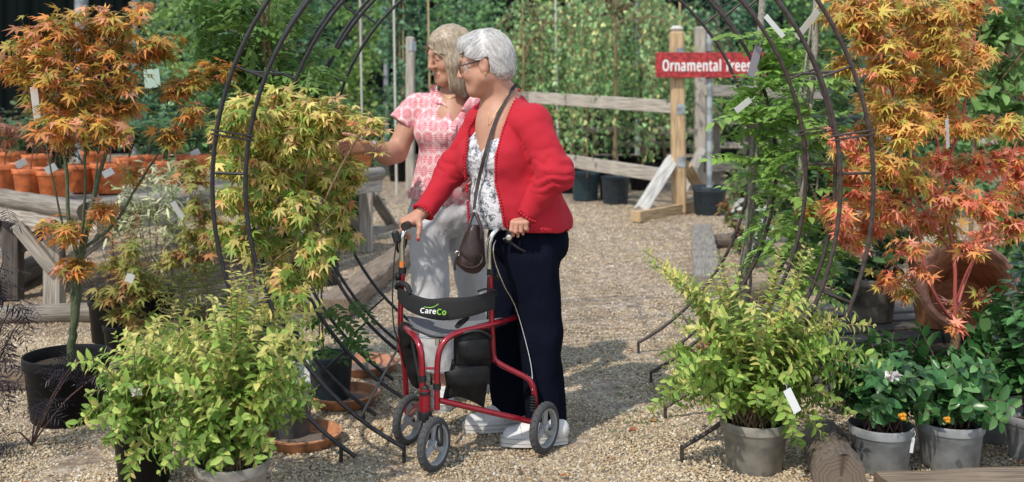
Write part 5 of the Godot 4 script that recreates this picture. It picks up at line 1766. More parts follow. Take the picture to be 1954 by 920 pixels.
	plant_tag(W(1808, 255, 4.3), 0.022, 0.13, Vector3(0.2, 0.6, 0.35), "curved white strip tag in the coral maple's middle")

	# terracotta pots on the pallet
	var o := thing("terracotta_pot", "large terracotta pot lying on its side with its mouth towards the path", "pot", W(1848, 545, 5.2))
	var tilt := Basis.from_euler(Vector3(1.1, 0, 0)).rotated(Vector3.UP, -0.3)
	var b := MB.new()
	b.lathe([Vector2(0, 0), Vector2(0.15, 0), Vector2(0.16, 0.01), Vector2(0.2, 0.345), Vector2(0.185, 0.345), Vector2(0.15, 0.03), Vector2(0, 0.03)], Transform3D(tilt, tilt * Vector3(0, -0.4, 0)), 44)
	part("body", b, M.clay, o)
	b = MB.new()
	b.lathe([Vector2(0.188, 0.342), Vector2(0.222, 0.342), Vector2(0.238, 0.352), Vector2(0.242, 0.375), Vector2(0.238, 0.4), Vector2(0.226, 0.412), Vector2(0.21, 0.408), Vector2(0.2, 0.39), Vector2(0.188, 0.342)], Transform3D(tilt, tilt * Vector3(0, -0.4, 0)), 44)
	part("rim", b, M.pale_clay, o)
	o = thing("terracotta_pot", "upright terracotta pot half hidden behind the orange maple", "pot", GD(1800, 5.75) + Vector3(0, 0.12, 0))
	pot_on(o, 0.19, 0.14, 0.42, M.clay, M.soil, Vector3.ZERO, 0.06)
	z = GD(1662, 5.9) + Vector3(0, 0.12, 0)
	p = plant("dark_leaved_shrub", "dark green shrub in a grey pot on the pallet behind the hoops", "potted shrub", z, 305)
	pot_on(p.root, 0.14, 0.118, 0.24, M.taupe_pot, M.soil, Vector3.ZERO, 0.04)
	p.weights = [1, 1, 0.4]
	for q in [[1610, 500], [1640, 460], [1680, 450], [1710, 490], [1660, 500], [1590, 540], [1700, 530], [1630, 540], [1720, 440]]:
		shoot(p, [z + Vector3(0, 0.22, 0), z.lerp(W(q[0], q[1], 5.9), 0.5) + Vector3(0, 0.12, 0), W(q[0], q[1], 5.85 + p.r.randfn() * 0.12)], 0.03, 0.08, 0.004, 0.3, 0.5)
		cluster(p, W(q[0], q[1] + 20, 5.85), W(q[0], q[1], 5.85), Vector3(0.12, 0.1, 0.12), 6, 4, 0.08)
	finish(p, M.tan_bark, L.laurel, [Color(0.04, 0.09, 0.03), Color(0.06, 0.13, 0.045), Color(0.1, 0.19, 0.07)], 80, true)

	# evergreen viburnums in grey pots along the front
	var pots := [[1681, 3.9, 0.113, 0.165, "glossy evergreen viburnum in a grey pot, left one of the front pair", [[1640, 700], [1680, 680], [1700, 720], [1650, 740], [1730, 690], [1620, 740], [1640, 780], [1690, 770], [1735, 750], [1700, 800], [1660, 800], [1740, 790], [1600, 700], [1720, 660]]],
		[1813, 3.93, 0.119, 0.17, "glossy evergreen viburnum in a grey pot, right one of the front pair", [[1760, 700], [1800, 680], [1850, 690], [1890, 710], [1780, 740], [1830, 740], [1880, 750], [1760, 790], [1810, 790], [1870, 790], [1900, 760], [1740, 760], [1790, 705], [1850, 712]]],
		[1890, 4.25, 0.12, 0.2, "glossy evergreen viburnum in a shaded grey pot behind the front pair", [[1870, 700], [1905, 690], [1930, 690], [1950, 720], [1900, 720], [1950, 660], [1930, 750], [1910, 670], [1945, 630], [1960, 780], [1920, 790], [1900, 800]]],
		[1972, 4.0, 0.1, 0.17, "viburnum in a grey pot cut by the right edge", [[1975, 700], [1990, 650], [1960, 560], [1980, 620], [2000, 720], [1950, 590]]]]
	for k in pots.size():
		var q: Array = pots[k]
		z = GD(q[0], q[1])
		p = plant("viburnum", q[4], "potted shrub", z, 310 + k, "evergreen viburnums in grey pots")
		pot_on(p.root, q[2], q[2] * 0.84, q[3], M.grey_pot, M.soil, Vector3.ZERO, 0.034)
		p.weights = [1, 1.2, 0.7]
		var crown := z + Vector3(0, q[3] - 0.02, 0)
		for tp in q[5]:
			for e in 5:
				var tip := W(tp[0] + p.r.randfn() * 20, tp[1] + p.r.randfn() * 16, q[1])
				tip.z += [0.14, 0.04, -0.06, -0.16, -0.24][e] + p.r.randfn() * 0.04
				tip.y = maxf(tip.y, 0.22)
				shoot(p, [crown + Vector3(p.r.randfn() * 0.03, 0, p.r.randfn() * 0.03), crown.lerp(tip, 0.55) + Vector3(0, 0.06, 0), tip], 0.028, 0.072, 0.003, 0.35, 0.45)
		finish(p, M.purple_bark, L.laurel, [Color(0.04, 0.12, 0.035), Color(0.065, 0.17, 0.05), Color(0.13, 0.26, 0.09)], 260, true, "leaf", 0.3)
	z = GD(1975, 4.9)
	p = plant("dark_leaved_shrub", "tall dark glossy shrub at the right edge beside the terracotta pot", "shrub", z, 320)
	p.weights = [1, 1, 0.4]
	for q in [[1930, 520], [1950, 480], [1940, 580], [1960, 440], [1920, 620], [1950, 640], [1965, 540], [1900, 600], [1890, 640]]:
		shoot(p, [z, z.lerp(W(q[0], q[1], 4.8), 0.5) + Vector3(0, 0.1, 0), W(q[0], q[1], 4.75 + p.r.randfn() * 0.1)], 0.03, 0.085, 0.004, 0.3, 0.5)
	finish(p, M.tan_bark, L.laurel, [Color(0.05, 0.13, 0.04), Color(0.08, 0.18, 0.06), Color(0.12, 0.24, 0.09)], 100, true)
	for q in [[1722, 795, 3.66, 0.013], [1807, 801, 3.68, 0.011]]:
		var fr := thing("orange_flower", "small orange flower head low on the %s front viburnum" % ("left" if q[0] < 1750 else "right"), "flower", W(q[0], q[1], q[2]), "orange flowers in the viburnums")
		var fb := MB.new()
		for k in 9:
			var an := k * 2.4
			fb.ball(Vector3(cos(an) * 0.6, sin(k * 1.7) * 0.5, sin(an) * 0.6) * q[3], Vector3.ONE * q[3] * 0.55, Basis.IDENTITY, 5, 7)
		part("petals", fb, leaf_mat(Color(0.75, 0.33, 0.03), 0.6), fr)
	bushy("white_flower_sprig", "small cluster of white flowers on the left front viburnum", W(1700, 722, 3.62), Vector3(0.035, 0.012, 0.03), 90, 0.018, [Color(0.78, 0.78, 0.76), Color(0.7, 0.62, 0.62)], 78, L.laurel[0])
	plant_tag(W(1741, 850, 3.72), 0.012, 0.055, Vector3(0, 0, -0.15), "thin white tag between the two front grey pots")
	# low pots behind the lime shrub
	o = thing("nursery_pot", "low blue-black tub behind the lime shrub by the wisteria", "pot", G(1412, 628))
	pot_on(o, 0.125, 0.11, 0.12, M.teal_pot, M.soil, Vector3.ZERO, 0.03)
	saucer("terracotta saucer half hidden behind the lime shrub at right", G(1365, 672), 0.11, M.clay)

func i_maple(p: Plant, d: float) -> void:
	var k := 0
	for q in [[1640, 20, 60, 18], [1710, 15, 60, 18], [1780, 10, 60, 18], [1850, 10, 50, 12], [1660, 75, 50, 14], [1725, 80, 58, 18], [1800, 75, 58, 18], [1860, 95, 46, 12], [1690, 135, 55, 18], [1760, 150, 58, 18], [1835, 150, 52, 14], [1655, 185, 42, 10], [1715, 205, 52, 16], [1790, 215, 55, 15], [1850, 230, 40, 8], [1655, 250, 34, 8], [1740, 255, 50, 14], [1600, 20, 40, 10], [1620, 120, 30, 5]]:
		var rad: float = q[2] * d / F
		var ctr := W(q[0], q[1], d + [-0.2, 0.12, -0.06, 0.2][k % 4])
		p.weights = [1.7, 0.7, 1.5, 0.06, 0.9, 0.25]
		cluster(p, ctr + Vector3((1770 - q[0]) * 0.0004, -rad * 0.9, 0), ctr, Vector3(rad * 1.1, rad * 0.75, rad), int(q[3] * 1.45), 6, 0.066, 0.4, 0.7)
		k += 1
	for q in [[1650, 300, 40, 10], [1690, 320, 48, 14], [1640, 370, 45, 14], [1700, 390, 50, 16], [1660, 430, 42, 12], [1590, 405, 38, 11], [1556, 395, 26, 6], [1615, 450, 34, 8], [1610, 330, 34, 8], [1600, 270, 30, 6], [1950, 330, 36, 8], [1750, 330, 50, 14], [1760, 415, 44, 11], [1735, 475, 30, 5], [1800, 300, 45, 10], [1820, 365, 50, 12], [1815, 440, 40, 8], [1760, 515, 20, 3], [1870, 320, 45, 11], [1880, 390, 45, 12], [1930, 300, 42, 11], [1940, 240, 34, 8], [1930, 370, 45, 12], [1945, 430, 36, 8], [1890, 440, 34, 6], [1850, 470, 26, 4], [1720, 545, 26, 5], [1695, 525, 26, 5], [1825, 585, 18, 3], [1818, 622, 13, 2], [1878, 560, 16, 2]]:
		var rad: float = q[2] * d / F
		var ctr := W(q[0], q[1], d + [-0.25, 0.1, -0.12, 0.12][k % 4])
		p.weights = [0.8, 1.3, 0.5, 1.2, 0.4, 1.8] if (k % 5) else [1.0, 0.4, 1.3, 0.2, 1.2, 0.2]
		cluster(p, ctr + Vector3((1800 - q[0]) * 0.0004, -rad * 0.8, 0), ctr, Vector3(rad * 1.1, rad * 0.7, rad), int(q[3] * 1.45), 5, 0.066, 0.4, 0.7)
		k += 1

# ---------------------------------------------------------------- cloth-like slabs
func slab(top: Array, bottom: Array, thick: float, bulge: float, facing: Vector3, rows := 8, wrinkle := 0.0, sd := 1) -> MB:   # lofted between two edges, with thickness
	var n := noise(FastNoiseLite.TYPE_SIMPLEX_SMOOTH, 9.0, sd, 2)
	var k_n := top.size()
	var grid := []
	for j in rows + 1:
		var t := float(j) / rows
		var row := []
		for i in k_n:
			var p: Vector3 = top[i].lerp(bottom[i], t)
			var e := minf(minf(t, 1.0 - t) * 5.0, minf(float(i), k_n - 1.0 - i) / (k_n - 1.0) * 7.0)
			var s := sin(PI * t) * sin(PI * i / (k_n - 1.0))
			row.append(p + facing * (bulge * pow(maxf(s, 0.0), 0.16) + wrinkle * n.get_noise_3d(p.x * 1.5, p.y, p.z) * clampf(e, 0, 1)))
		grid.append(row)
	var b := MB.new()
	var ids := []
	for side in 2:
		var rowids := []
		for j in rows + 1:
			var r := []
			for i in k_n:
				var du: Vector3 = grid[j][mini(i + 1, k_n - 1)] - grid[j][maxi(i - 1, 0)]
				var dv: Vector3 = grid[mini(j + 1, rows)][i] - grid[maxi(j - 1, 0)][i]
				var nn := du.cross(dv).normalized()
				if nn.dot(facing) < 0:
					nn = -nn
				var edge := 0.0 if (i == 0 or j == 0 or i == k_n - 1 or j == rows) else 1.0
				var p: Vector3 = grid[j][i] - facing * thick * (0.5 if edge == 0.0 else 0.0)
				if side == 1:
					p = grid[j][i] - facing * thick * (0.5 if edge == 0.0 else 1.0)
					nn = -nn
				r.append(b.vert(p, nn, Vector2(float(i) / k_n, float(j) / rows)))
			rowids.append(r)
		ids.append(rowids)
		for j in rows:
			for i in k_n - 1:
				b.quad(rowids[j][i], rowids[j][i + 1], rowids[j + 1][i + 1], rowids[j + 1][i])
	return b

func bar(parent: Node3D, called: String, pts: Array, r: float, m: Material, sides := 10, per := 7) -> MeshInstance3D:
	var b := MB.new()
	var c := curve(pts, per) if pts.size() > 2 else pts
	b.tube(c, r, r, sides)
	return part(called, b, m, parent)

func wheel(o: Node3D, at: Vector3, axis: Vector3, r: float, m_tyre: Material, m_rim: Material) -> void:
	var y := axis.normalized()
	var x := Vector3.UP.cross(y).normalized()
	var xf := Transform3D(Basis(x, y, x.cross(y)), at)
	var b := MB.new()
	var prof := []
	for i in 15:
		var a := lerpf(-2.35, 2.35, i / 14.0)
		prof.append(Vector2(r - 0.016 + cos(a) * 0.016, sin(a) * 0.0165))
	prof.append(prof[0])
	b.lathe(prof, xf, 40)
	for i in 26:                                     # tread blocks
		var a := TAU * i / 26
		b.beam(xf * (Vector3(cos(a) * (r - 0.0025), -0.009, sin(a) * (r - 0.0025))), xf * (Vector3(cos(a + 0.06) * (r - 0.0025), 0.009, sin(a + 0.06) * (r - 0.0025))), 0.009, 0.007, xf.basis * Vector3(cos(a), 0, sin(a)), 0.002)
	var w := part("wheel", b, m_tyre, o)
	var c := MB.new()
	c.lathe([Vector2(r - 0.023, -0.014), Vector2(r - 0.02, -0.0155), Vector2(r - 0.03, -0.012), Vector2(r - 0.034, 0.0), Vector2(r - 0.03, 0.012), Vector2(r - 0.02, 0.0155), Vector2(r - 0.023, 0.014)], xf, 40)
	c.lathe([Vector2(0, -0.02), Vector2(0.016, -0.02), Vector2(0.02, -0.012), Vector2(0.02, 0.012), Vector2(0.016, 0.02), Vector2(0.007, 0.021), Vector2(0.0, 0.021)], xf, 20)
	for i in 3:
		var a := TAU * i / 3 + 0.6
		var p0 := xf * Vector3(cos(a) * 0.012, 0, sin(a) * 0.012)
		var p1 := xf * Vector3(cos(a) * (r - 0.028), 0, sin(a) * (r - 0.028))
		c.beam(p0, p1, 0.026, 0.016, y, 0.005)
	part("rim", c, m_rim, w)
	var h := MB.new()
	h.lathe([Vector2(0, -0.028), Vector2(0.006, -0.028), Vector2(0.006, 0.028), Vector2(0, 0.028)], xf, 10)
	part("axle", h, M.iron, w)

func walker() -> void:
	var red := mat(Color(0.3, 0.008, 0.022), 0.28, 0.35)
	red.clearcoat_enabled = true
	red.clearcoat = 0.8
	red.clearcoat_roughness = 0.1
	var chrome := mat(Color(0.75, 0.74, 0.7), 0.18, 1.0)
	var black := mat(Color(0.014, 0.014, 0.015), 0.45)
	var cloth := textured(Color(0.016, 0.016, 0.018), M.knit_tex, Vector3(30, 30, 30), 0.75)
	var vinyl := textured(Color(0.011, 0.011, 0.012), M.fine, Vector3(10, 10, 10), 0.5)
	vinyl.metallic_specular = 0.35
	var tyre := textured(Color(0.085, 0.085, 0.088), M.fine, Vector3(14, 14, 14), 0.8)
	var rim := mat(Color(0.33, 0.34, 0.35), 0.5)
	var seat := textured(Color(0.23, 0.235, 0.25), M.knit_tex, Vector3(20, 20, 20), 0.8)
	var o := thing("walker", "red three-wheeled walking frame with black bag, grey seat and chrome handles", "walker", Vector3(-0.1, 0, -4.0))
	var off := -o.position
	var P := func(x: float, y: float, d: float) -> Vector3: return W(x, y, d) + off
	var ax := Vector3(0.86, 0.04, 0.5)
	var wf := Vector3((828 - CX) * 3.87 / F, 0.098, -3.87) + off
	var wr := Vector3((1039 - CX) * 4.06 / F, 0.098, -4.06) + off
	var wl := Vector3((780 - CX) * 4.16 / F, 0.098, -4.16) + off
	wheel(o, wf, ax, 0.098, tyre, rim)
	wheel(o, wr, Vector3(0.84, 0, 0.54), 0.098, tyre, rim)
	wheel(o, wl, Vector3(0.86, 0, 0.5), 0.098, tyre, rim)
	# front column and fork
	var dc := 3.93
	bar(o, "head_tube", [P.call(811, 786, dc), P.call(811, 742, dc)], 0.0215, red, 14)
	var db := MB.new()
	db.lathe([Vector2(0.022, 0.0), Vector2(0.0225, 0.008), Vector2(0.017, 0.012), Vector2(0.016, 0.022), Vector2(0.011, 0.032), Vector2(0, 0.035)], Transform3D(Basis.IDENTITY, P.call(811, 752, dc - 0.004)), 16)
	part("dome_cap", db, black, o)
	var fk := MB.new()
	fk.lathe([Vector2(0.0, 0.012), Vector2(0.025, 0.012), Vector2(0.027, 0.0), Vector2(0.025, -0.02), Vector2(0.0, -0.028)], Transform3D(Basis.IDENTITY, P.call(811, 790, dc)), 18)
	var a0: Vector3 = P.call(813, 795, dc)
	for s in [-1.0, 1.0]:
		var side: Vector3 = ax.normalized() * 0.027 * s
		fk.tube(curve([a0, a0.lerp(wf + side, 0.35) + Vector3(0.014, 0.012, 0) + side * 0.5, wf + side + Vector3(0.0, 0.02, 0), wf + side], 6), 0.014, 0.011, 8)
	part("fork", fk, black, o)
	# side frames
	bar(o, "front_leg", [P.call(806, 782, dc), P.call(806, 740, dc), P.call(805, 690, dc), P.call(801, 662, dc + 0.01), P.call(792, 643, dc + 0.05), P.call(780, 632, dc + 0.11), P.call(768, 622, 4.16)], 0.0122, red, 12)
	bar(o, "front_leg", [P.call(834, 782, dc), P.call(834, 735, dc), P.call(835, 692, dc), P.call(840, 666, dc + 0.005), P.call(854, 646, dc + 0.02), P.call(880, 633, dc + 0.05), P.call(936, 620, 4.06), P.call(988, 604, 4.2)], 0.0113, red, 12)
	bar(o, "link", [P.call(808, 703, dc), P.call(833, 703, dc)], 0.005, red, 8)
	bar(o, "upright", [P.call(765, 668, 4.16), P.call(764, 600, 4.16), P.call(768, 521, 4.16)], 0.0113, red, 12)
	bar(o, "upright", [P.call(942, 690, 4.08), P.call(938, 610, 4.08), P.call(936, 524, 4.08)], 0.0113, red, 12)
	bar(o, "rear_leg", [P.call(938, 650, 4.08), P.call(943, 682, 4.08), P.call(958, 697, 4.08), P.call(1003, 720, 4.09), P.call(1016, 735, 4.09), P.call(1021, 760, 4.09), P.call(1024, 800, 4.08)], 0.0113, red, 12)
	bar(o, "lower_bar", [P.call(838, 764, dc), P.call(1018, 806, 4.09)], 0.0113, red, 12)
	bar(o, "rear_leg", [P.call(765, 660, 4.16), P.call(772, 700, 4.17), P.call(776, 760, 4.2), P.call(778, 797, 4.2)], 0.0113, red, 12)
	bar(o, "lower_bar", [P.call(806, 765, dc), P.call(778, 797, 4.2)], 0.011, red, 12)
	bar(o, "cross_brace", [P.call(800, 643, 4.0), P.call(850, 647, 4.02)], 0.004, chrome, 8)
	var clamp_ := MB.new()
	clamp_.box(Transform3D(Basis.IDENTITY, P.call(835, 652, 4.02)), Vector3(0.02, 0.03, 0.015), 0.003)
	part("brace_clamp", clamp_, chrome, o)
	for q in [[806, 722, 3.93, 0.0155], [834, 737, 3.93, 0.015], [768, 516, 4.16, 0.0155], [936, 519, 4.08, 0.0155]]:
		bar(o, "collar", [P.call(q[0], q[1] + 6, q[2]), P.call(q[0], q[1] - 6, q[2])], q[3], black, 12)
	for q in [[990, 603, 4.2], [768, 622, 4.16]]:
		var eb := MB.new()
		eb.ball(P.call(q[0], q[1], q[2]), Vector3(0.018, 0.018, 0.018), Basis.IDENTITY, 8, 10)
		part("end_cap", eb, black, o)
	# rear suspension and spring by the right wheel
	var sp := MB.new()
	for i in 6:
		sp.lathe([Vector2(0.009, -0.003), Vector2(0.013, 0), Vector2(0.009, 0.003)], Transform3D(Basis.IDENTITY, P.call(1017, 757 + i * 5, 4.06)), 12)
	part("brake_spring", sp, black, o)
	# handles
	bar(o, "handle_tube", [P.call(768, 524, 4.16), P.call(767, 490, 4.16), P.call(767, 465, 4.16), P.call(769, 448, 4.16), P.call(775, 437, 4.175), P.call(784, 432, 4.22)], 0.0112, chrome, 12)
	bar(o, "handle_tube", [P.call(934, 526, 4.08), P.call(933, 490, 4.08), P.call(934, 466, 4.08), P.call(939, 450, 4.085), P.call(950, 438, 4.1), P.call(966, 433, 4.13)], 0.0112, chrome, 12)
	bar(o, "grip", [P.call(772, 432, 4.14), P.call(780, 429, 4.2), P.call(789, 427, 4.3)], 0.0165, black, 14)
	bar(o, "grip", [P.call(963, 433, 4.12), P.call(985, 430, 4.17), P.call(1012, 431, 4.23)], 0.0165, black, 14)
	for q in [[756, 452, 4.15, -1], [972, 452, 4.1, 1]]:
		var lb := MB.new()
		lb.box(Transform3D(Basis.from_euler(Vector3(0, 0, -0.25 * q[3])), P.call(q[0], q[1], q[2])), Vector3(0.03, 0.05, 0.022), 0.007)
		if q[3] > 0:
			lb.tube([P.call(960, 457, 4.09), P.call(974, 452, 4.09)], 0.006, 0.006, 8)
		part("brake_body", lb, black, o)
	var bolt := MB.new()
	bolt.lathe([Vector2(0.0115, 0.0), Vector2(0.011, 0.004), Vector2(0.0, 0.005)], Transform3D(Basis(Vector3.RIGHT, PI / 2), P.call(971, 453, 4.085)), 16)
	part("brake_bolt", bolt, chrome, o)
	bar(o, "brake_lever", [P.call(974, 462, 4.1), P.call(990, 474, 4.1), P.call(1008, 482, 4.12), P.call(1020, 480, 4.13), P.call(1025, 470, 4.14), P.call(1016, 461, 4.16), P.call(990, 458, 4.14)], 0.0055, black, 8)
	bar(o, "brake_lever", [P.call(757, 462, 4.15), P.call(760, 480, 4.18), P.call(771, 474, 4.26), P.call(776, 455, 4.26)], 0.0055, black, 8)
	bar(o, "brake_cable", [P.call(757, 458, 4.14), P.call(752, 500, 4.13), P.call(749, 570, 4.12), P.call(752, 625, 4.12), P.call(764, 662, 4.13), P.call(772, 700, 4.16)], 0.0028, black, 6)
	bar(o, "brake_cable", [P.call(946, 459, 4.08), P.call(941, 476, 4.05), P.call(946, 505, 4.06), P.call(962, 545, 4.08), P.call(985, 590, 4.14), P.call(1012, 690, 4.12), P.call(1016, 745, 4.08)], 0.0028, chrome, 6)
	for q in [[759, 528, 4.15], [950, 527, 4.08]]:
		var kb := MB.new()
		kb.ball(P.call(q[0], q[1], q[2]), Vector3(0.013, 0.017, 0.013), Basis.IDENTITY, 6, 8)
		part("height_knob", kb, black, o)
	var stick := MB.new()
	stick.lathe([Vector2(0.0116, -0.012), Vector2(0.0118, 0.012)], Transform3D(Basis.IDENTITY, P.call(767, 504, 4.16)), 12)
	part("sticker", stick, mat(Color(0.75, 0.2, 0.03), 0.5), o)
	# back band with its lettering
	var top := curve([P.call(757, 543, 4.15), P.call(776, 556, 4.09), P.call(815, 570, 4.03), P.call(855, 568, 4.0), P.call(900, 566, 4.01), P.call(946, 553, 4.07)], 4)
	var bot := curve([P.call(758, 572, 4.15), P.call(776, 592, 4.09), P.call(815, 608, 4.03), P.call(855, 612, 4.0), P.call(900, 604, 4.01), P.call(944, 590, 4.07)], 4)
	part("back_band", slab(top, bot, 0.014, 0.004, Vector3(0.05, 0.1, 1).normalized(), 8), cloth, o)
	var fold := MB.new()
	fold.tube(curve([P.call(757, 548, 4.17), P.call(764, 541, 4.12), P.call(776, 545, 4.09), P.call(783, 560, 4.08)], 5), 0.012, 0.01, 8)
	part("band_wrap", fold, cloth, o)
	bar(o, "band_ring", [P.call(912, 556, 4.04), P.call(930, 551, 4.03), P.call(947, 556, 4.05), P.call(946, 563, 4.1)], 0.004, black, 8)
	var font := SystemFont.new()
	font.font_names = PackedStringArray(["Droid Sans"])
	font.font_weight = 700
	var tilt := Basis.from_euler(Vector3(-0.05, 0.0, -0.07))
	for q in [["Care", 802, 592.5, 0.06, Color(0.85, 0.85, 0.85)], ["Co", 833.5, 595.0, 0.036, Color(0.22, 0.55, 0.05)]]:
		var tm := TextMesh.new()
		tm.text = q[0]
		tm.font = font
		tm.font_size = 48
		tm.pixel_size = 0.001
		tm.depth = 0.002
		tm.horizontal_alignment = HORIZONTAL_ALIGNMENT_LEFT
		tm.vertical_alignment = VERTICAL_ALIGNMENT_CENTER
		var bx := tm.get_aabb()
		var s: float = q[3] / maxf(bx.size.x, 0.001)
		var letters := put("lettering", tm, mat(q[4], 0.5), o)
		letters.transform = Transform3D(tilt.scaled_local(Vector3(s, s * 0.97, 1)), P.call(q[1], q[2], 3.985) + Vector3(-bx.position.x * s, 0, 0))
	bar(o, "logo_swoosh", [P.call(809, 586, 3.984), P.call(822, 587, 3.984), P.call(831, 584, 3.983), P.call(837, 580, 3.983)], 0.0016, mat(Color(0.22, 0.55, 0.05), 0.5), 6)
	# seat sheet with its pull strap
	var st := curve([P.call(776, 600, 4.22), P.call(830, 610, 4.25), P.call(890, 612, 4.27), P.call(980, 602, 4.24)], 5)
	var sb := curve([P.call(786, 626, 4.06), P.call(825, 642, 4.0), P.call(862, 640, 3.98), P.call(900, 628, 4.02)], 5)
	part("seat", slab(st, sb, 0.008, -0.006, Vector3(0, 0.9, 0.44), 8, 0.004), seat, o)
	bar(o, "seat_edge", sb, 0.0045, black, 8, 1)
	bar(o, "seat_strap", [P.call(870, 624, 4.02), P.call(876, 615, 4.04), P.call(887, 609, 4.06), P.call(893, 607, 4.08), P.call(884, 616, 4.04), P.call(872, 625, 4.02)], 0.006, black, 8)
	bar(o, "seat_edge", [P.call(880, 634, 4.0), P.call(912, 622, 4.04), P.call(950, 613, 4.1), P.call(985, 602, 4.19)], 0.007, black, 8)
	# shopping bag with two pockets
	var bt := curve([P.call(867, 642, 3.985), P.call(890, 634, 3.99), P.call(915, 631, 4.0), P.call(938, 638, 4.04)], 4)
	var bb := curve([P.call(866, 704, 3.985), P.call(890, 706, 3.985), P.call(915, 705, 4.0), P.call(940, 702, 4.04)], 4)
	part("bag", slab(bt, bb, 0.1, 0.006, Vector3(0.1, 0, 1).normalized(), 8, 0.01, 3), vinyl, o)
	bt = curve([P.call(864, 694, 3.983), P.call(885, 690, 3.983), P.call(915, 690, 3.998), P.call(940, 690, 4.038)], 4)
	bb = curve([P.call(845, 774, 3.97), P.call(872, 766, 3.98), P.call(905, 777, 4.0), P.call(926, 789, 4.05)], 4)
	part("bag", slab(bt, bb, 0.13, 0.008, Vector3(0.1, 0, 1).normalized(), 8, 0.014, 4), vinyl, o)
	part("bag_flap", slab(curve([P.call(874, 654, 3.955), P.call(900, 650, 3.955), P.call(934, 648, 3.98)], 4), curve([P.call(877, 684, 3.95), P.call(905, 688, 3.95), P.call(934, 681, 3.98)], 4), 0.014, 0.005, Vector3(0.1, 0.1, 1).normalized(), 6, 0.004, 5), vinyl, o)
	part("bag_pocket", slab(curve([P.call(848, 712, 3.95), P.call(885, 704, 3.94), P.call(936, 699, 3.98)], 4), curve([P.call(852, 738, 3.945), P.call(890, 742, 3.94), P.call(936, 735, 3.98)], 4), 0.03, 0.006, Vector3(0.1, 0, 1).normalized(), 6, 0.006, 6), vinyl, o)
	bar(o, "bag_rim", [P.call(866, 645, 3.975), P.call(888, 635, 3.98), P.call(916, 632, 3.99), P.call(938, 644, 4.03)], 0.006, black, 8)
	# folded strap bundle on the left frame
	part("side_bag", slab(curve([P.call(757, 622, 4.15), P.call(770, 617, 4.1), P.call(784, 624, 4.06)], 4), curve([P.call(764, 662, 4.15), P.call(774, 668, 4.1), P.call(788, 662, 4.07)], 4), 0.05, 0.018, Vector3(-0.2, 0, 1).normalized(), 7, 0.014, 7), vinyl, o)
	part("side_bag", slab(curve([P.call(763, 656, 4.15), P.call(776, 660, 4.1), P.call(794, 656, 4.07)], 4), curve([P.call(786, 740, 4.12), P.call(795, 745, 4.1), P.call(802, 735, 4.08)], 4), 0.04, 0.014, Vector3(-0.2, 0, 1).normalized(), 9, 0.016, 8), vinyl, o)
	bar(o, "side_strap", [P.call(784, 640, 4.06), P.call(792, 680, 4.05), P.call(800, 720, 4.03), P.call(806, 755, 4.0)], 0.007, black, 8)

# ---------------------------------------------------------------- people
func px_of(p: Vector3) -> Vector2:
	return Vector2(CX + p.x / -p.z * F, HY - (p.y - EYE) / -p.z * F)

func along_line(pts: Array, y: float) -> float:          # x of a polyline of Vector2 at height y
	if y <= pts[0].y:
		return pts[0].x
	for i in pts.size() - 1:
		if y <= pts[i + 1].y:
			return lerpf(pts[i].x, pts[i + 1].x, (y - pts[i].y) / (pts[i + 1].y - pts[i].y))
	return pts[pts.size() - 1].x

func frame(fwd: Vector3, up := Vector3.UP) -> Basis:      # x = the person's left, y = up, z = forward
	var z := fwd.normalized()
	var x := up.cross(z).normalized()
	return Basis(x, z.cross(x), z)

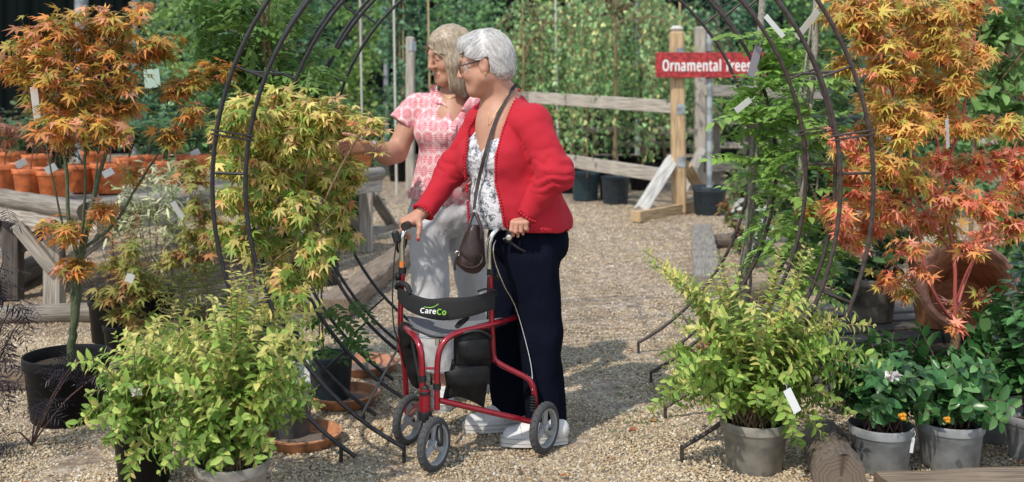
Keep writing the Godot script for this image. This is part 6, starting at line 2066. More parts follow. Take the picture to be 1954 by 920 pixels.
func head_shape(s: SDF, o: Vector3, b: Basis, neck: Vector3, nr: float, full: float) -> void:
	var w := func(x: float, y: float, z: float) -> Vector3: return o + b * Vector3(x, y, z)
	s.k = 0.02
	s.ell(w.call(0, 0.035, -0.012), Vector3(0.074, 0.09, 0.094), b)
	s.seg(w.call(0, 0.0, 0.028), w.call(0, -0.08, 0.05), 0.062 * full, 0.035 * full)
	s.ell(w.call(0, -0.1, 0.066), Vector3(0.024, 0.018, 0.02), b, 0.02)
	for e in [-1.0, 1.0]:
		s.ell(w.call(0.036 * e, -0.03, 0.058), Vector3(0.03, 0.032, 0.028) * full, b, 0.02)
		s.seg(w.call(0.05 * e, -0.05, 0.01), w.call(0.022 * e, -0.088, 0.055), 0.03 * full, 0.026, Vector3.ZERO, 1.0, 0.025)
		s.seg(w.call(0.012 * e, 0.028, 0.083), w.call(0.045 * e, 0.028, 0.066), 0.013, 0.011, Vector3.ZERO, 1.0, 0.018)
		s.ell(w.call(0.031 * e, 0.008, 0.094), Vector3(0.017, 0.012, 0.014), b, 0.012, true)
	for e in [-1.0, 1.0]:
		s.ell(w.call(0.031 * e, 0.0135, 0.075), Vector3(0.016, 0.009, 0.0135), b, 0.005)       # upper lid
		s.ell(w.call(0.031 * e, 0.0005, 0.074), Vector3(0.015, 0.006, 0.0125), b, 0.006)       # lower lid
		s.ell(w.call(0.011 * e, -0.03, 0.098), Vector3(0.009, 0.008, 0.011), b, 0.008)
		s.ell(w.call(0.08 * e, -0.006, -0.006), Vector3(0.011, 0.033, 0.02), b * Basis(Vector3.RIGHT, -0.2), 0.006)
		s.ell(w.call(0.091 * e, -0.002, -0.002), Vector3(0.006, 0.02, 0.01), b, 0.004, true)
	s.seg(w.call(0, 0.02, 0.088), w.call(0, -0.024, 0.109), 0.0085, 0.0115, Vector3.ZERO, 1.0, 0.012)
	s.seg(w.call(-0.018, -0.064, 0.084), w.call(0.018, -0.064, 0.084), 0.0075, 0.0075, Vector3.ZERO, 1.0, 0.006)
	s.seg(w.call(-0.014, -0.075, 0.083), w.call(0.014, -0.075, 0.083), 0.008, 0.008, Vector3.ZERO, 1.0, 0.006)
	s.seg(w.call(-0.02, -0.0695, 0.094), w.call(0.02, -0.0695, 0.094), 0.002, 0.002, Vector3.ZERO, 1.0, 0.003).sub = true
	s.seg(w.call(0, -0.05, -0.02), neck, nr, nr * 1.12, Vector3.ZERO, 1.0, 0.03)

func face_tint(o: Vector3, b: Basis, skin: Color, lips: Color) -> Callable:
	var n := noise(FastNoiseLite.TYPE_SIMPLEX, 25.0, 3, 3)
	return func(p: Vector3) -> Color:
		var q: Vector3 = b.transposed() * (p - o)
		var c := skin * (1.0 + 0.07 * n.get_noise_3dv(p))
		var mouth := clampf(1.3 - Vector2(q.x / 0.021, (q.y + 0.0695) / 0.0115).length(), 0, 0.42) if q.z > 0.07 else 0.0
		c = c.lerp(lips, mouth)
		var cheek := clampf(1.0 - Vector3(absf(q.x) - 0.042, q.y + 0.03, q.z - 0.07).length() / 0.04, 0, 1) * 0.35
		c = c.lerp(Color(skin.r * 1.02, skin.g * 0.7, skin.b * 0.66), cheek)
		if q.y > 0.024 and q.y < 0.036 and q.z > 0.06 and absf(q.x) > 0.012 and absf(q.x) < 0.05:
			c = c.lerp(Color(0.16, 0.1, 0.07), 0.5)
		return c

func eyes(parent: Node3D, o: Vector3, b: Basis, iris: Color) -> void:
	for e in [-1.0, 1.0]:
		var m := MB.new()
		var c := o + b * Vector3(0.031 * e, 0.007, 0.0765)
		m.ball(c, Vector3.ONE * 0.0115, b, 10, 12)
		var eb := part("eye", m, mat(Color(0.68, 0.66, 0.63), 0.2), parent)
		var i := MB.new()
		i.ball(c + b * Vector3(-0.001, -0.002, 0.0075), Vector3(0.0058, 0.0058, 0.0048), b, 8, 12)
		part("iris", i, mat(iris, 0.15), eb)

func hand_shape(s: SDF, wrist: Vector3, dir: Vector3, thumb_side: Vector3, curl: Array, thumb_dir: Vector3, size := 1.0, wr := 0.025) -> Array:   # five fingers; returns the thumb tip and the finger tips
	var d := dir.normalized()
	var sd := (thumb_side - d * thumb_side.dot(d)).normalized()
	var nn := d.cross(sd)
	if nn.y > 0:
		nn = -nn
	var tips := []
	s.k = 0.009
	s.seg(wrist - d * 0.04, wrist + d * 0.015, wr * 1.05, wr, nn, 1.3)
	for i in 4:
		var off := (0.027 - 0.0185 * i) * size
		var root := wrist + d * 0.015 + sd * off * 0.6
		var kn: Vector3 = wrist + d * [0.088, 0.09, 0.085, 0.077][i] * size + sd * off - nn * 0.004
		s.seg(root, kn, 0.0155 * size, 0.0108 * size, Vector3.ZERO, 1.0, 0.014)
		var len: float = [0.07, 0.077, 0.071, 0.056][i] * size
		var a := kn
		var fd := (d + sd * (0.10 - 0.07 * i)).normalized()
		for j in 3:
			fd = fd.rotated(fd.cross(nn).normalized(), deg_to_rad(curl[j] * (1.0 + 0.08 * i)))
			var e: Vector3 = a + fd * len * [0.45, 0.31, 0.24][j]
			s.seg(a, e, [0.0098, 0.0088, 0.0078][j] * size, [0.0088, 0.0078, 0.0066][j] * size, Vector3.ZERO, 1.0, 0.003)
			a = e
		tips.append(a)
	var t0 := wrist + d * 0.028 + sd * 0.02
	var td := thumb_dir.normalized()
	var t1 := t0 + (td * 0.7 + sd * 0.5).normalized() * 0.038 * size
	var t2 := t1 + td * 0.031 * size
	var t3 := t2 + (td + nn * 0.25).normalized() * 0.025 * size
	s.seg(t0, t1, 0.0155 * size, 0.0115 * size, Vector3.ZERO, 1.0, 0.014)
	s.seg(t1, t2, 0.0108 * size, 0.0098 * size, Vector3.ZERO, 1.0, 0.003)
	s.seg(t2, t3, 0.0098 * size, 0.0075 * size, Vector3.ZERO, 1.0, 0.003)
	return [t3, tips, t2]

func shoe(parent: Node3D, heel: Vector3, toe: Vector3, m: Material, sole_m: Material, lift := 0.0) -> void:
	var d := (toe - heel) * Vector3(1, 0, 1)
	var len := d.length()
	d = d.normalized()
	var y := Vector3.UP
	var s := SDF.new()
	s.k = 0.03
	var h := heel * Vector3(1, 0, 1) + Vector3(0, lift, 0)
	var side := y.cross(d)
	s.seg(h + d * 0.035 + y * 0.05, h + d * len * 0.5 + y * 0.05, 0.036, 0.034)
	s.seg(h + d * len * 0.45 + y * 0.048, h + d * (len - 0.042) + y * 0.036, 0.04, 0.036)
	s.seg(h + d * 0.03 + y * 0.06, h + d * 0.07 + y * 0.085, 0.034, 0.04)
	s.seg(h + d * 0.09 + y * 0.08, h + d * len * 0.62 + y * 0.058, 0.034, 0.024)
	s.post = func(p: Vector3, v: float) -> float: return maxf(v, lift + 0.022 - p.y)
	var b := MB.new()
	s.mesh(0.006, b)
	var o := part("shoe", b, m, parent)
	var sole := MB.new()
	var ring := [[], []]
	for i in 28:
		var a := TAU * i / 28
		var u := 0.5 - 0.5 * cos(a)
		var w := 0.043 * (0.86 + 0.28 * sin(PI * clampf(u * 1.1 - 0.1, 0, 1))) * signf(sin(a)) * pow(absf(sin(a)), 0.45)
		for e in 2:
			ring[e].append(h + d * (u * (len + 0.006) - 0.003) + side * w * (1.0 - 0.03 * e) + y * ([0.002, 0.031][e] + (0.006 * u * u if e == 1 else 0.0)))
	for i in 28:
		var k := (i + 1) % 28
		var ctr := h + d * len * 0.5
		sole.poly([ring[0][i], ring[0][k], ring[1][k], ring[1][i]], (ring[0][i] - ctr) * Vector3(1, 0, 1))
	sole.poly(ring[1], Vector3.UP)
	sole.poly(ring[0], Vector3.DOWN)
	part("sole", sole, sole_m, o)
	var l := MB.new()
	for i in 5:
		var c := h + d * (len * (0.42 + 0.07 * i)) + y * (0.103 - 0.0078 * i)
		l.tube([c + side * 0.024 - y * 0.008, c + y * 0.003, c - side * 0.024 - y * 0.008], 0.0028, 0.0028, 5)
	part("laces", l, sole_m, o)
	var sm := MB.new()
	for fr in [0.7, 0.4]:                                  # stitched seams of toe cap and side panel
		var pts := []
		for i in 15:
			var a := lerpf(-1.35, 1.35, i / 14.0)
			var q: Vector3 = h + d * (len * fr + 0.012 * cos(a * 1.2)) + side * sin(a) * 0.06 + y * (0.02 + 0.11 * cos(a))
			var dir: Vector3 = (h + d * len * fr + y * 0.035 - q).normalized()
			for st in 60:
				if s.ev(q) < 0.0012:
					break
				q += dir * 0.0015
			pts.append(q)
		sm.tube(pts, 0.0013, 0.0013, 4)
	for e in 2:
		var pts := []
		for i in 29:
			var k := i % 28
			pts.append(ring[1][k].lerp(ring[0][k], [0.05, 0.6][e]) + (ring[1][k] - h - d * len * 0.5) * 0.008)
		sm.tube(pts, 0.0015, 0.0015, 4)
	part("seams", sm, mat(Color(0.36, 0.36, 0.37), 0.7), o)

func print_tex(side: int, paint: Callable) -> ImageTexture:
	var im := Image.create(side, side, false, Image.FORMAT_RGB8)
	for y in side:
		for x in side:
			im.set_pixel(x, y, paint.call((x + 0.5) / side, (y + 0.5) / side))
	return ImageTexture.create_from_image(im)

func wrapped(d: Vector2) -> Vector2:
	return d - Vector2(round(d.x), round(d.y))

func cloth_folds(n: FastNoiseLite, amp: float, sx: float, sy: float) -> Callable:
	return func(p: Vector3) -> float: return amp * n.get_noise_3d(p.x * sx, p.y * sy, p.z * sx)

func hair_tubes(parent: Node3D, o: Vector3, b: Basis, s: SDF, count: int, sd: int, m: Array, flow: Callable, steps: int, r0: float, step := 0.016) -> void:   # fine locks that follow the surface of the hair
	var r := RandomNumberGenerator.new()
	r.seed = sd
	var tufts := [MB.new(), MB.new(), MB.new()]
	for i in count:
		var start: Array = flow.call(r, -1, Vector3.ZERO)
		var p: Vector3 = start[0]
		var lift := r.randf_range(0.0, 0.008) if i % 4 == 0 else 0.0
		var pts := []
		for k in steps:
			var g := Vector3(s.ev(p + Vector3(0.004, 0, 0)) - s.ev(p - Vector3(0.004, 0, 0)), s.ev(p + Vector3(0, 0.004, 0)) - s.ev(p - Vector3(0, 0.004, 0)), s.ev(p + Vector3(0, 0, 0.004)) - s.ev(p - Vector3(0, 0, 0.004))).normalized()
			p -= g * (s.ev(p) - 0.001 - lift * float(k) / steps)
			pts.append(p)
			var dir: Vector3 = flow.call(r, k, p)[0]
			p += (dir - g * dir.dot(g)).normalized() * step
		if pts.size() > 2:
			var rad := []
			for k in pts.size():
				rad.append(r0 * sin(PI * (0.12 + 0.85 * float(k) / (pts.size() - 1))))
			tufts[i % 3].tube(pts, r0, r0, 4, false, rad)
	for i in 3:
		part("lock", tufts[i], m[i], parent)

# ---------------------------------------------------------------- the white-haired woman in the red cardigan
func a_torso(s: SDF, e: float, f: Vector3, l: Vector3) -> void:
	s.k = 0.06
	var sh := W(972, 232, 4.26)
	s.seg(W(972, 262, 4.26), W(985, 345, 4.26), 0.142 + e, 0.158 + e, f, 1.12)
	s.seg(W(985, 345, 4.26), W(1003, 432, 4.27), 0.158 + e, 0.176 + e, f, 1.06)
	s.seg(sh - l * 0.135, sh + l * 0.135, 0.055 + e, 0.058 + e, Vector3.ZERO, 1.0, 0.05)
	s.seg(W(966, 200, 4.26), sh + Vector3(0, -0.03, 0), 0.055 + e, 0.09 + e)
	for q in [-1.0, 1.0]:
		s.ell(W(966, 300, 4.25) + f * 0.085 + l * 0.075 * q, Vector3.ONE * (0.082 + e), Basis.IDENTITY, 0.06)
	s.ell(W(980, 385, 4.25) + f * 0.075, Vector3(0.12, 0.1, 0.12) + Vector3.ONE * e, Basis.IDENTITY, 0.07)

func older_woman() -> void:
	var f := Vector3(-0.72, 0, 0.69).normalized()
	var l := Vector3.UP.cross(f)
	var o := thing("person", "person in a bright red cardigan with short white hair, leaning on the red walker", "person", Vector3(0.03, 0, -4.26))
	var off := Transform3D(Basis.IDENTITY, -o.position)
	var shift := func(b: MB) -> MB:
		for i in b.v.size():
			b.v[i] -= o.position
		return b
	var skin := Color(0.5, 0.27, 0.185)
	var skin_m := painted(Color(1, 1, 1), 0.5, 0.4)
	skin_m.subsurf_scatter_enabled = true
	skin_m.subsurf_scatter_strength = 0.08
	# head, neck, chest and hands: one skin
	var hb := frame(Vector3(-0.95, -0.2, -0.1))
	var ho := W(925, 123, 4.21)
	var body := MB.new()
	var s := SDF.new()
	head_shape(s, ho, hb, W(962, 205, 4.26), 0.061, 1.08)
	s.k = 0.05
	s.seg(W(962, 198, 4.26), W(955, 240, 4.22), 0.066, 0.085)
	s.seg(W(955, 235, 4.24), W(955, 290, 4.2), 0.1, 0.1, f, 1.1)
	s.colr = face_tint(ho, hb, skin, Color(0.42, 0.13, 0.11))
	s.mesh(0.0055, body)
	var tone := noise(FastNoiseLite.TYPE_SIMPLEX, 40.0, 8, 3)
	var hand_tint := func(p: Vector3) -> Color: return Color(0.52, 0.27, 0.19) * (1.0 + 0.12 * tone.get_noise_3dv(p))
	var hl := SDF.new()
	var lw := W(1004, 411, 4.13)
	hand_shape(hl, lw, Vector3(-0.35, -0.3, 0.88), Vector3(-0.9, 0.05, -0.35), [58, 80, 55], Vector3(-0.95, -0.2, 0.25), 0.95)
	hl.seg(W(1030, 385, 4.1), lw, 0.036, 0.026)
	hl.colr = hand_tint
	hl.mesh(0.0038, body)
	var hr := SDF.new()
	var rw := W(803, 408, 4.25)
	var rt := hand_shape(hr, rw, Vector3(-0.72, -0.42, 0.5), Vector3(0.45, -0.25, 0.85), [52, 72, 50], Vector3(-0.12, -0.95, 0.3), 0.98)
	hr.seg(W(835, 370, 4.3), rw, 0.036, 0.026)
	hr.colr = hand_tint
	hr.mesh(0.0038, body)
	var under := SDF.new()                       # the body under the clothes, one figure from neck to feet
	under.k = 0.05
	under.seg(W(965, 225, 4.26), W(985, 345, 4.27), 0.09, 0.115, f, 1.2)
	under.seg(W(985, 345, 4.27), W(1003, 445, 4.28), 0.115, 0.12, f, 1.1)
	under.seg(W(925, 236, 4.35), W(1012, 244, 4.15), 0.04, 0.04)
	under.seg(W(1012, 244, 4.15), W(1058, 332, 4.08), 0.045, 0.04)
	under.seg(W(1058, 332, 4.08), lw, 0.038, 0.024)
	under.seg(W(925, 236, 4.35), W(868, 322, 4.36), 0.045, 0.04)
	under.seg(W(868, 322, 4.36), rw, 0.038, 0.024)
	under.seg(W(1012, 495, 4.21), W(1034, 650, 4.2), 0.075, 0.052)
	under.seg(W(1034, 650, 4.2), W(1050, 825, 4.19), 0.05, 0.032)
	under.seg(W(986, 495, 4.35), W(964, 650, 4.37), 0.075, 0.052)
	under.seg(W(964, 650, 4.37), W(985, 800, 4.37), 0.05, 0.032)
	under.colr = hand_tint
	under.mesh(0.012, body)
	part("body", shift.call(body), skin_m, o)
	var nail := MB.new()
	nail.ball(rt[0] + Vector3(0.0, 0.002, 0.005), Vector3(0.0055, 0.008, 0.003), Basis.IDENTITY, 6, 8)
	for t in rt[1]:
		nail.ball(t + Vector3(0, 0.003, 0.003), Vector3(0.004, 0.005, 0.004), Basis.IDENTITY, 5, 6)
	part("nails", shift.call(nail), mat(Color(0.4, 0.01, 0.02), 0.25), o)
	var face := Node3D.new()
	face.name = "face"
	o.add_child(face)
	face.position = -o.position
	eyes(face, ho, hb, Color(0.12, 0.13, 0.12))
	# short white hair
	var h := SDF.new()
	h.k = 0.03
	var hw := func(x: float, y: float, z: float) -> Vector3: return ho + hb * Vector3(x, y, z)
	h.ell(hw.call(0, 0.047, -0.014), Vector3(0.086, 0.095, 0.106), hb)
	h.ell(hw.call(0, 0.0, -0.055), Vector3(0.076, 0.075, 0.068), hb)
	h.ell(hw.call(0, -0.045, -0.062), Vector3(0.058, 0.04, 0.045), hb)
	for e in [-1.0, 1.0]:
		h.seg(hw.call(0.05 * e, 0.085, 0.045), hw.call(0.066 * e, 0.045, 0.045), 0.026, 0.014)
		h.ell(hw.call(0.066 * e, 0.02, 0.0), Vector3(0.02, 0.035, 0.05), hb)
	h.seg(hw.call(-0.04, 0.092, 0.056), hw.call(0.04, 0.092, 0.056), 0.024, 0.024)
	var hn := noise(FastNoiseLite.TYPE_SIMPLEX, 60.0, 4, 3)
	var post_hair := func(p: Vector3, v: float) -> float:
		var q: Vector3 = hb.transposed() * (p - ho)
		v += 0.002 * hn.get_noise_3d(q.x * 1.2, q.y * 0.3, q.z * 0.9)
		var cut := maxf(q.z - 0.062, 0.066 - q.y - (0.02 if absf(q.x) > 0.055 else 0.0))      # the face stays free under the fringe
		cut = -maxf(-(q.z - 0.058), q.y - 0.062)
		v = maxf(v, cut)
		v = maxf(v, -maxf(maxf(-(q.z + 0.03), q.z - 0.075), q.y - 0.022 - maxf(0.0, q.z - 0.02) * 0.6))       # ears free
		return v
	h.post = post_hair
	h.colr = func(p: Vector3) -> Color:
		var q: Vector3 = hb.transposed() * (p - ho)
		var t := hn.get_noise_3d(q.x * 3.0, q.y * 0.8, q.z * 3.0)
		return Color(0.56, 0.545, 0.53) * (1.0 + 0.35 * t) if q.y > -0.045 or t > 0.15 else Color(0.36, 0.34, 0.32) * (1.0 + 0.4 * t)
	var hm := MB.new()
	h.mesh(0.0055, hm)
	var hair_m := painted(Color(1, 1, 1), 0.45, 0.5)
	var hair := part("hair", hm, hair_m, o)
	hair.position = -o.position
	var flow := func(r: RandomNumberGenerator, k: int, p: Vector3) -> Array:
		if k < 0:
			var u := Vector3(r.randfn(), r.randfn() + 0.5, r.randfn()).normalized()
			return [hw.call(0, 0.047, -0.014) + hb * (u * Vector3(0.088, 0.098, 0.108))]
		var q: Vector3 = hb.transposed() * (p - ho)
		var d := Vector3(q.x * 4.0, -0.6, 0.9 if q.z > -0.02 else -0.35) + Vector3(r.randfn(), r.randfn(), r.randfn()) * 0.09
		return [hb * d]
	hair_tubes(hair, ho, hb, h, 1500, 9, [mat(Color(0.7, 0.68, 0.665), 0.5), mat(Color(0.46, 0.445, 0.43), 0.5), mat(Color(0.58, 0.565, 0.55), 0.5)], flow, 5, 0.0009, 0.011)
	# glasses, earring
	var gm := mat(Color(0.03, 0.035, 0.04), 0.3)
	for e in [-1.0, 1.0]:
		var gb := MB.new()
		var ring := []
		for i in 21:
			var a := TAU * i / 20
			ring.append(ho + hb * Vector3(0.033 * e + cos(a) * 0.025, 0.003 + sin(a) * 0.019, 0.104 - absf(0.033 * e + cos(a) * 0.025) * 0.16))
		gb.tube(ring, 0.0022, 0.0022, 6, false)
		gb.tube([hw.call(0.057 * e, 0.011, 0.094), hw.call(0.076 * e, 0.012, 0.06), hw.call(0.081 * e, 0.014, 0.0), hw.call(0.078 * e, 0.004, -0.022)], 0.0024, 0.002, 6)
		part("glasses_rim", gb, gm, face)
		var pane := MB.new()
		pane.poly(ring.slice(0, 20), hb.z)
		var glass := mat(Color(0.9, 0.92, 0.92), 0.05)
		glass.transparency = BaseMaterial3D.TRANSPARENCY_ALPHA
		glass.albedo_color.a = 0.1
		part("glasses_lens", pane, glass, face)
	var br := MB.new()
	br.tube([hw.call(-0.009, 0.008, 0.102), hw.call(0, 0.011, 0.106), hw.call(0.009, 0.008, 0.102)], 0.002, 0.002, 6)
	part("glasses_bridge", br, gm, face)
	var er := MB.new()
	er.ball(hw.call(0.083, -0.042, -0.004), Vector3(0.003, 0.008, 0.003), Basis.IDENTITY, 6, 8)
	part("earring", er, mat(Color(0.7, 0.5, 0.2), 0.25, 1.0), face)

	# the flowered blouse
	var gone := func(pts_l: Array, pts_r: Array, p: Vector3, v: float, y0: float, y1: float) -> float:
		var q := px_of(p)
		if (p - W(975, 300, 4.26)).dot(f) < 0.0 or q.y < y0 or q.y > y1:
			return v
		var inside := minf(q.x - along_line(pts_l, q.y), along_line(pts_r, q.y) - q.x) * 0.0021
		return maxf(v, inside)
	var vl := [Vector2(938, 180), Vector2(931, 215), Vector2(927, 240), Vector2(928, 262)]
	var vr := [Vector2(981, 160), Vector2(957, 197), Vector2(938, 238), Vector2(928, 262)]
	var wrinkle := noise(FastNoiseLite.TYPE_SIMPLEX_SMOOTH, 7.0, 31, 3)
	var bl := SDF.new()
	a_torso(bl, -0.003, f, l)
	bl.ell(W(958, 415, 4.17), Vector3(0.075, 0.065, 0.07), Basis.IDENTITY, 0.05)
	bl.post = func(p: Vector3, v: float) -> float:
		v += 0.008 * wrinkle.get_noise_3d(p.x * 1.4, p.y * 0.6, p.z * 1.4)
		v = maxf(v, W(0, 434, 4.2).y - p.y)
		v = maxf(v, 0.069 - (p - Geometry3D.get_closest_point_to_segment(p, W(940, 140, 4.24), W(962, 207, 4.26))).length())
		v = maxf(v, p.y - W(0, 168, 4.2).y)
		return gone.call(vl, vr, p, v, 100.0, 262.0)
	var blm := MB.new()
	bl.mesh(0.01, blm)
	var leafc := [Color(0.1, 0.12, 0.2), Color(0.34, 0.38, 0.46), Color(0.25, 0.1, 0.14), Color(0.13, 0.15, 0.15)]
	var sprigs := []
	var rr := RandomNumberGenerator.new()
	rr.seed = 71
	for i in 80:
		sprigs.append([Vector2(rr.randf(), rr.randf()), rr.randf() * TAU, rr.randi() % 4, rr.randf_range(0.8, 1.2)])
	var tex := print_tex(256, func(u: float, v: float) -> Color:
		var c := Color(0.9, 0.9, 0.91)
		for q in sprigs:
			var d: Vector2 = wrapped(Vector2(u, v) - q[0]).rotated(q[1]) * 13.5 / q[3]
			if d.length_squared() > 1.4:
				continue
			var st := absf(d.y - 0.25 * sin(d.x * 2.2))
			var hit := st < 0.09 and absf(d.x) < 0.95
			for k in 3:
				var e := (d - Vector2(-0.55 + 0.5 * k, 0.18 if k % 2 else -0.2)).rotated(0.8 if k % 2 else -0.8)
				hit = hit or Vector2(e.x / 0.34, e.y / 0.16).length() < 1.0
			if hit:
				c = leafc[q[2]]
			elif Vector2(d.x - 0.8, d.y).length() < 0.27:
				c = leafc[(q[2] + 1) % 4].lerp(Color(0.6, 0.62, 0.68), 0.4)
		return c)
	var blouse_m := textured(Color(0.86, 0.86, 0.86), tex, Vector3(5.6, 5.6, 5.6), 0.8)
	part("blouse", shift.call(blm), blouse_m, o)
	# the cardigan
	var cl := [Vector2(938, 180), Vector2(912, 215), Vector2(894, 245), Vector2(887, 310), Vector2(892, 380), Vector2(898, 470)]
	var cr := [Vector2(996, 150), Vector2(990, 172), Vector2(977, 205), Vector2(961, 245), Vector2(946, 300), Vector2(946, 350), Vector2(958, 400), Vector2(968, 470)]
	var cd := SDF.new()
	a_torso(cd, 0.01, f, l)
	cd.k = 0.05
	cd.ell(W(1036, 425, 4.32), Vector3(0.1, 0.08, 0.1), Basis.IDENTITY, 0.06)
	var trunk := SDF.new()
	trunk.prims = cd.prims.duplicate()
	var le := W(1060, 332, 4.07)
	var ls := W(1015, 238, 4.13)
	cd.seg(ls, le, 0.073, 0.064)
	cd.seg(le, W(1006, 408, 4.1), 0.063, 0.045)
	var re := W(866, 322, 4.36)
	cd.seg(W(925, 228, 4.36), re, 0.07, 0.06)
	cd.seg(re, W(808, 404, 4.25), 0.058, 0.043)
	var sleeves := SDF.new()
	sleeves.prims = cd.prims.slice(trunk.prims.size())
	var fold_n := noise(FastNoiseLite.TYPE_SIMPLEX_SMOOTH, 6.0, 33, 2)
	var uncut := func(p: Vector3, v: float) -> float:
		var q := px_of(p)
		v += 0.007 * fold_n.get_noise_3dv(p * 1.3)
		# creases in the bend of each sleeve
		for a in [[le, W(1000, 290, 4.05), 0.13], [re, W(880, 340, 4.3), 0.12]]:
			var w := clampf(1.0 - (p - a[0]).length() / a[2], 0, 1)
			if w > 0.0:
				var ax: Vector3 = (W(1020, 400, 4.1) - ls) if a[0] == le else (W(808, 404, 4.25) - W(925, 228, 4.36))
				v += 0.009 * w * (1.0 - 2.0 * absf(sin((p - a[0]).dot(ax.normalized()) * 75.0 + 3.0 * fold_n.get_noise_3dv(p * 1.2))))
		v += 0.004 * clampf((q.y - 330.0) / 80.0, 0, 1) * sin(p.x * 60.0 + p.z * 55.0) * clampf((q.x - 960) / 60, 0, 1)
		return v
	var cuff_l := (W(1006, 408, 4.1) - le).normalized()
	var cuff_r := (W(808, 404, 4.25) - re).normalized()
	var hem := W(0, 437, 4.26).y
	cd.post = func(p: Vector3, v: float) -> float:
		var fold: float = uncut.call(p, 0.0)
		var q := px_of(p)
		var a := sleeves.ev(p)
		if p.distance_to(W(1006, 408, 4.1)) < 0.12:
			a = maxf(a, (p - W(1006, 408, 4.1)).dot(cuff_l))
		if q.x < 868:
			a = maxf(a, (p - W(808, 404, 4.25)).dot(cuff_r))
		var t := trunk.ev(p)
		t = maxf(t, hem + 0.02 * clampf((1040 - q.x) / 80, 0, 1) - p.y)
		t = maxf(t, 0.074 - (p - Geometry3D.get_closest_point_to_segment(p, W(945, 140, 4.26), W(966, 212, 4.28))).length())
		t = maxf(t, p.y - W(0, 170, 4.2).y)
		t = gone.call(cl, cr, p, t, 60.0, 600.0)
		return SDF.join(a, t, 0.045 * clampf((268.0 - q.y) / 40.0, 0.06, 1), false) + fold
	var cdm := MB.new()
	cd.mesh(0.0085, cdm)
	var red := textured(Color(0.56, 0.012, 0.03), M.knit_tex, Vector3(14, 14, 14), 0.9, M.knit_tex, 0.12)
	red.rim_enabled = true
	red.rim = 0.35
	red.rim_tint = 0.7
	part("cardigan", shift.call(cdm), red, o)
	# scalloped edging round the front, cuffs and hem
	var sc := MB.new()
	var solid := SDF.new()
	solid.prims = cd.prims
	solid.post = uncut
	var eye := Vector3(0, EYE, 0)
	for line in [cl, cr]:
		var y := 188.0 if line == cl else 172.0
		while y < 432.0:
			var x := along_line(line, y)
			var q := solid.hit(eye, W(x, y, 4.2), -0.003)
			sc.ball(q, Vector3.ONE * 0.0068, Basis.IDENTITY, 5, 7)
			y += 5.5
	for i in 22:
		var q := solid.hit(eye, W(970 + i * 5.4, 437 + 1.0 * (i % 2) - (6.0 if i < 4 else 0.0), 4.2), -0.004)
		sc.ball(q, Vector3.ONE * 0.0075, Basis.IDENTITY, 5, 7)
	for a in [[W(1006, 408, 4.1), cuff_l, 0.047], [W(808, 404, 4.25), cuff_r, 0.044]]:
		var x: Vector3 = a[1].cross(Vector3.UP).normalized()
		var z: Vector3 = a[1].cross(x)
		for i in 22:
			var an := TAU * i / 22
			sc.ball(a[0] + (x * cos(an) + z * sin(an)) * a[2] + a[1] * 0.002, Vector3.ONE * 0.0068, Basis.IDENTITY, 5, 7)
	part("scalloped_edging", shift.call(sc), red, o)
	# navy trousers
	var tr := SDF.new()
	tr.k = 0.06
	tr.ell(W(1004, 448, 4.28), Vector3(0.155, 0.12, 0.15))
	tr.ell(W(1037, 462, 4.33), Vector3(0.1, 0.09, 0.1))
	tr.k = 0.035
	tr.seg(W(1015, 495, 4.2), W(1033, 640, 4.2), 0.104, 0.082)
	tr.seg(W(1033, 640, 4.2), W(1043, 835, 4.21), 0.082, 0.078)
	tr.seg(W(984, 495, 4.36), W(963, 640, 4.37), 0.108, 0.083)
	tr.seg(W(963, 640, 4.37), W(978, 812, 4.37), 0.083, 0.079)
	var tf := noise(FastNoiseLite.TYPE_SIMPLEX_SMOOTH, 5.0, 35, 3)
	tr.post = func(p: Vector3, v: float) -> float:
		v += 0.014 * tf.get_noise_3d(p.x * 1.6, p.y * 0.55, p.z * 1.6) + 0.006 * absf(tf.get_noise_3d(p.x * 3.0 + p.y * 3.0, p.y * 4.0, p.z * 3.0 + 5.0)) * (1.0 - clampf(absf(p.y - 0.42) / 0.3, 0, 1))
		return maxf(v, 0.062 - p.y)
	var trm := MB.new()
	tr.mesh(0.012, trm)
	var navy := textured(Color(0.007, 0.009, 0.019), M.knit_tex, Vector3(16, 16, 16), 0.95)
	navy.metallic_specular = 0.15
	part("trousers", shift.call(trm), navy, o)
	var white := mat(Color(0.68, 0.68, 0.68), 0.5)
	var sole_m := mat(Color(0.62, 0.61, 0.59), 0.6)
	var root := Node3D.new()
	root.name = "shoes"
	o.add_child(root)
	root.position = -o.position
	shoe(root, W(1082, 835, 4.18), W(956, 838, 4.15), white, sole_m)
	shoe(root, W(1006, 815, 4.38), W(884, 815, 4.31), white, sole_m)
	# necklace and the shoulder bag
	var nk := MB.new()
	var skin_s := SDF.new()
	skin_s.prims = s.prims
	var chain := []
	for q in [[970, 178], [958, 198], [945, 218], [936, 236], [931, 240], [931, 228], [933, 212]]:
		chain.append(skin_s.hit(eye, W(q[0], q[1], 4.2), 0.002))
	nk.tube(chain, 0.0012, 0.0012, 5)
	part("necklace", shift.call(nk), mat(Color(0.7, 0.5, 0.2), 0.3, 1.0), o)
	shoulder_bag(solid, skin_s, eye)

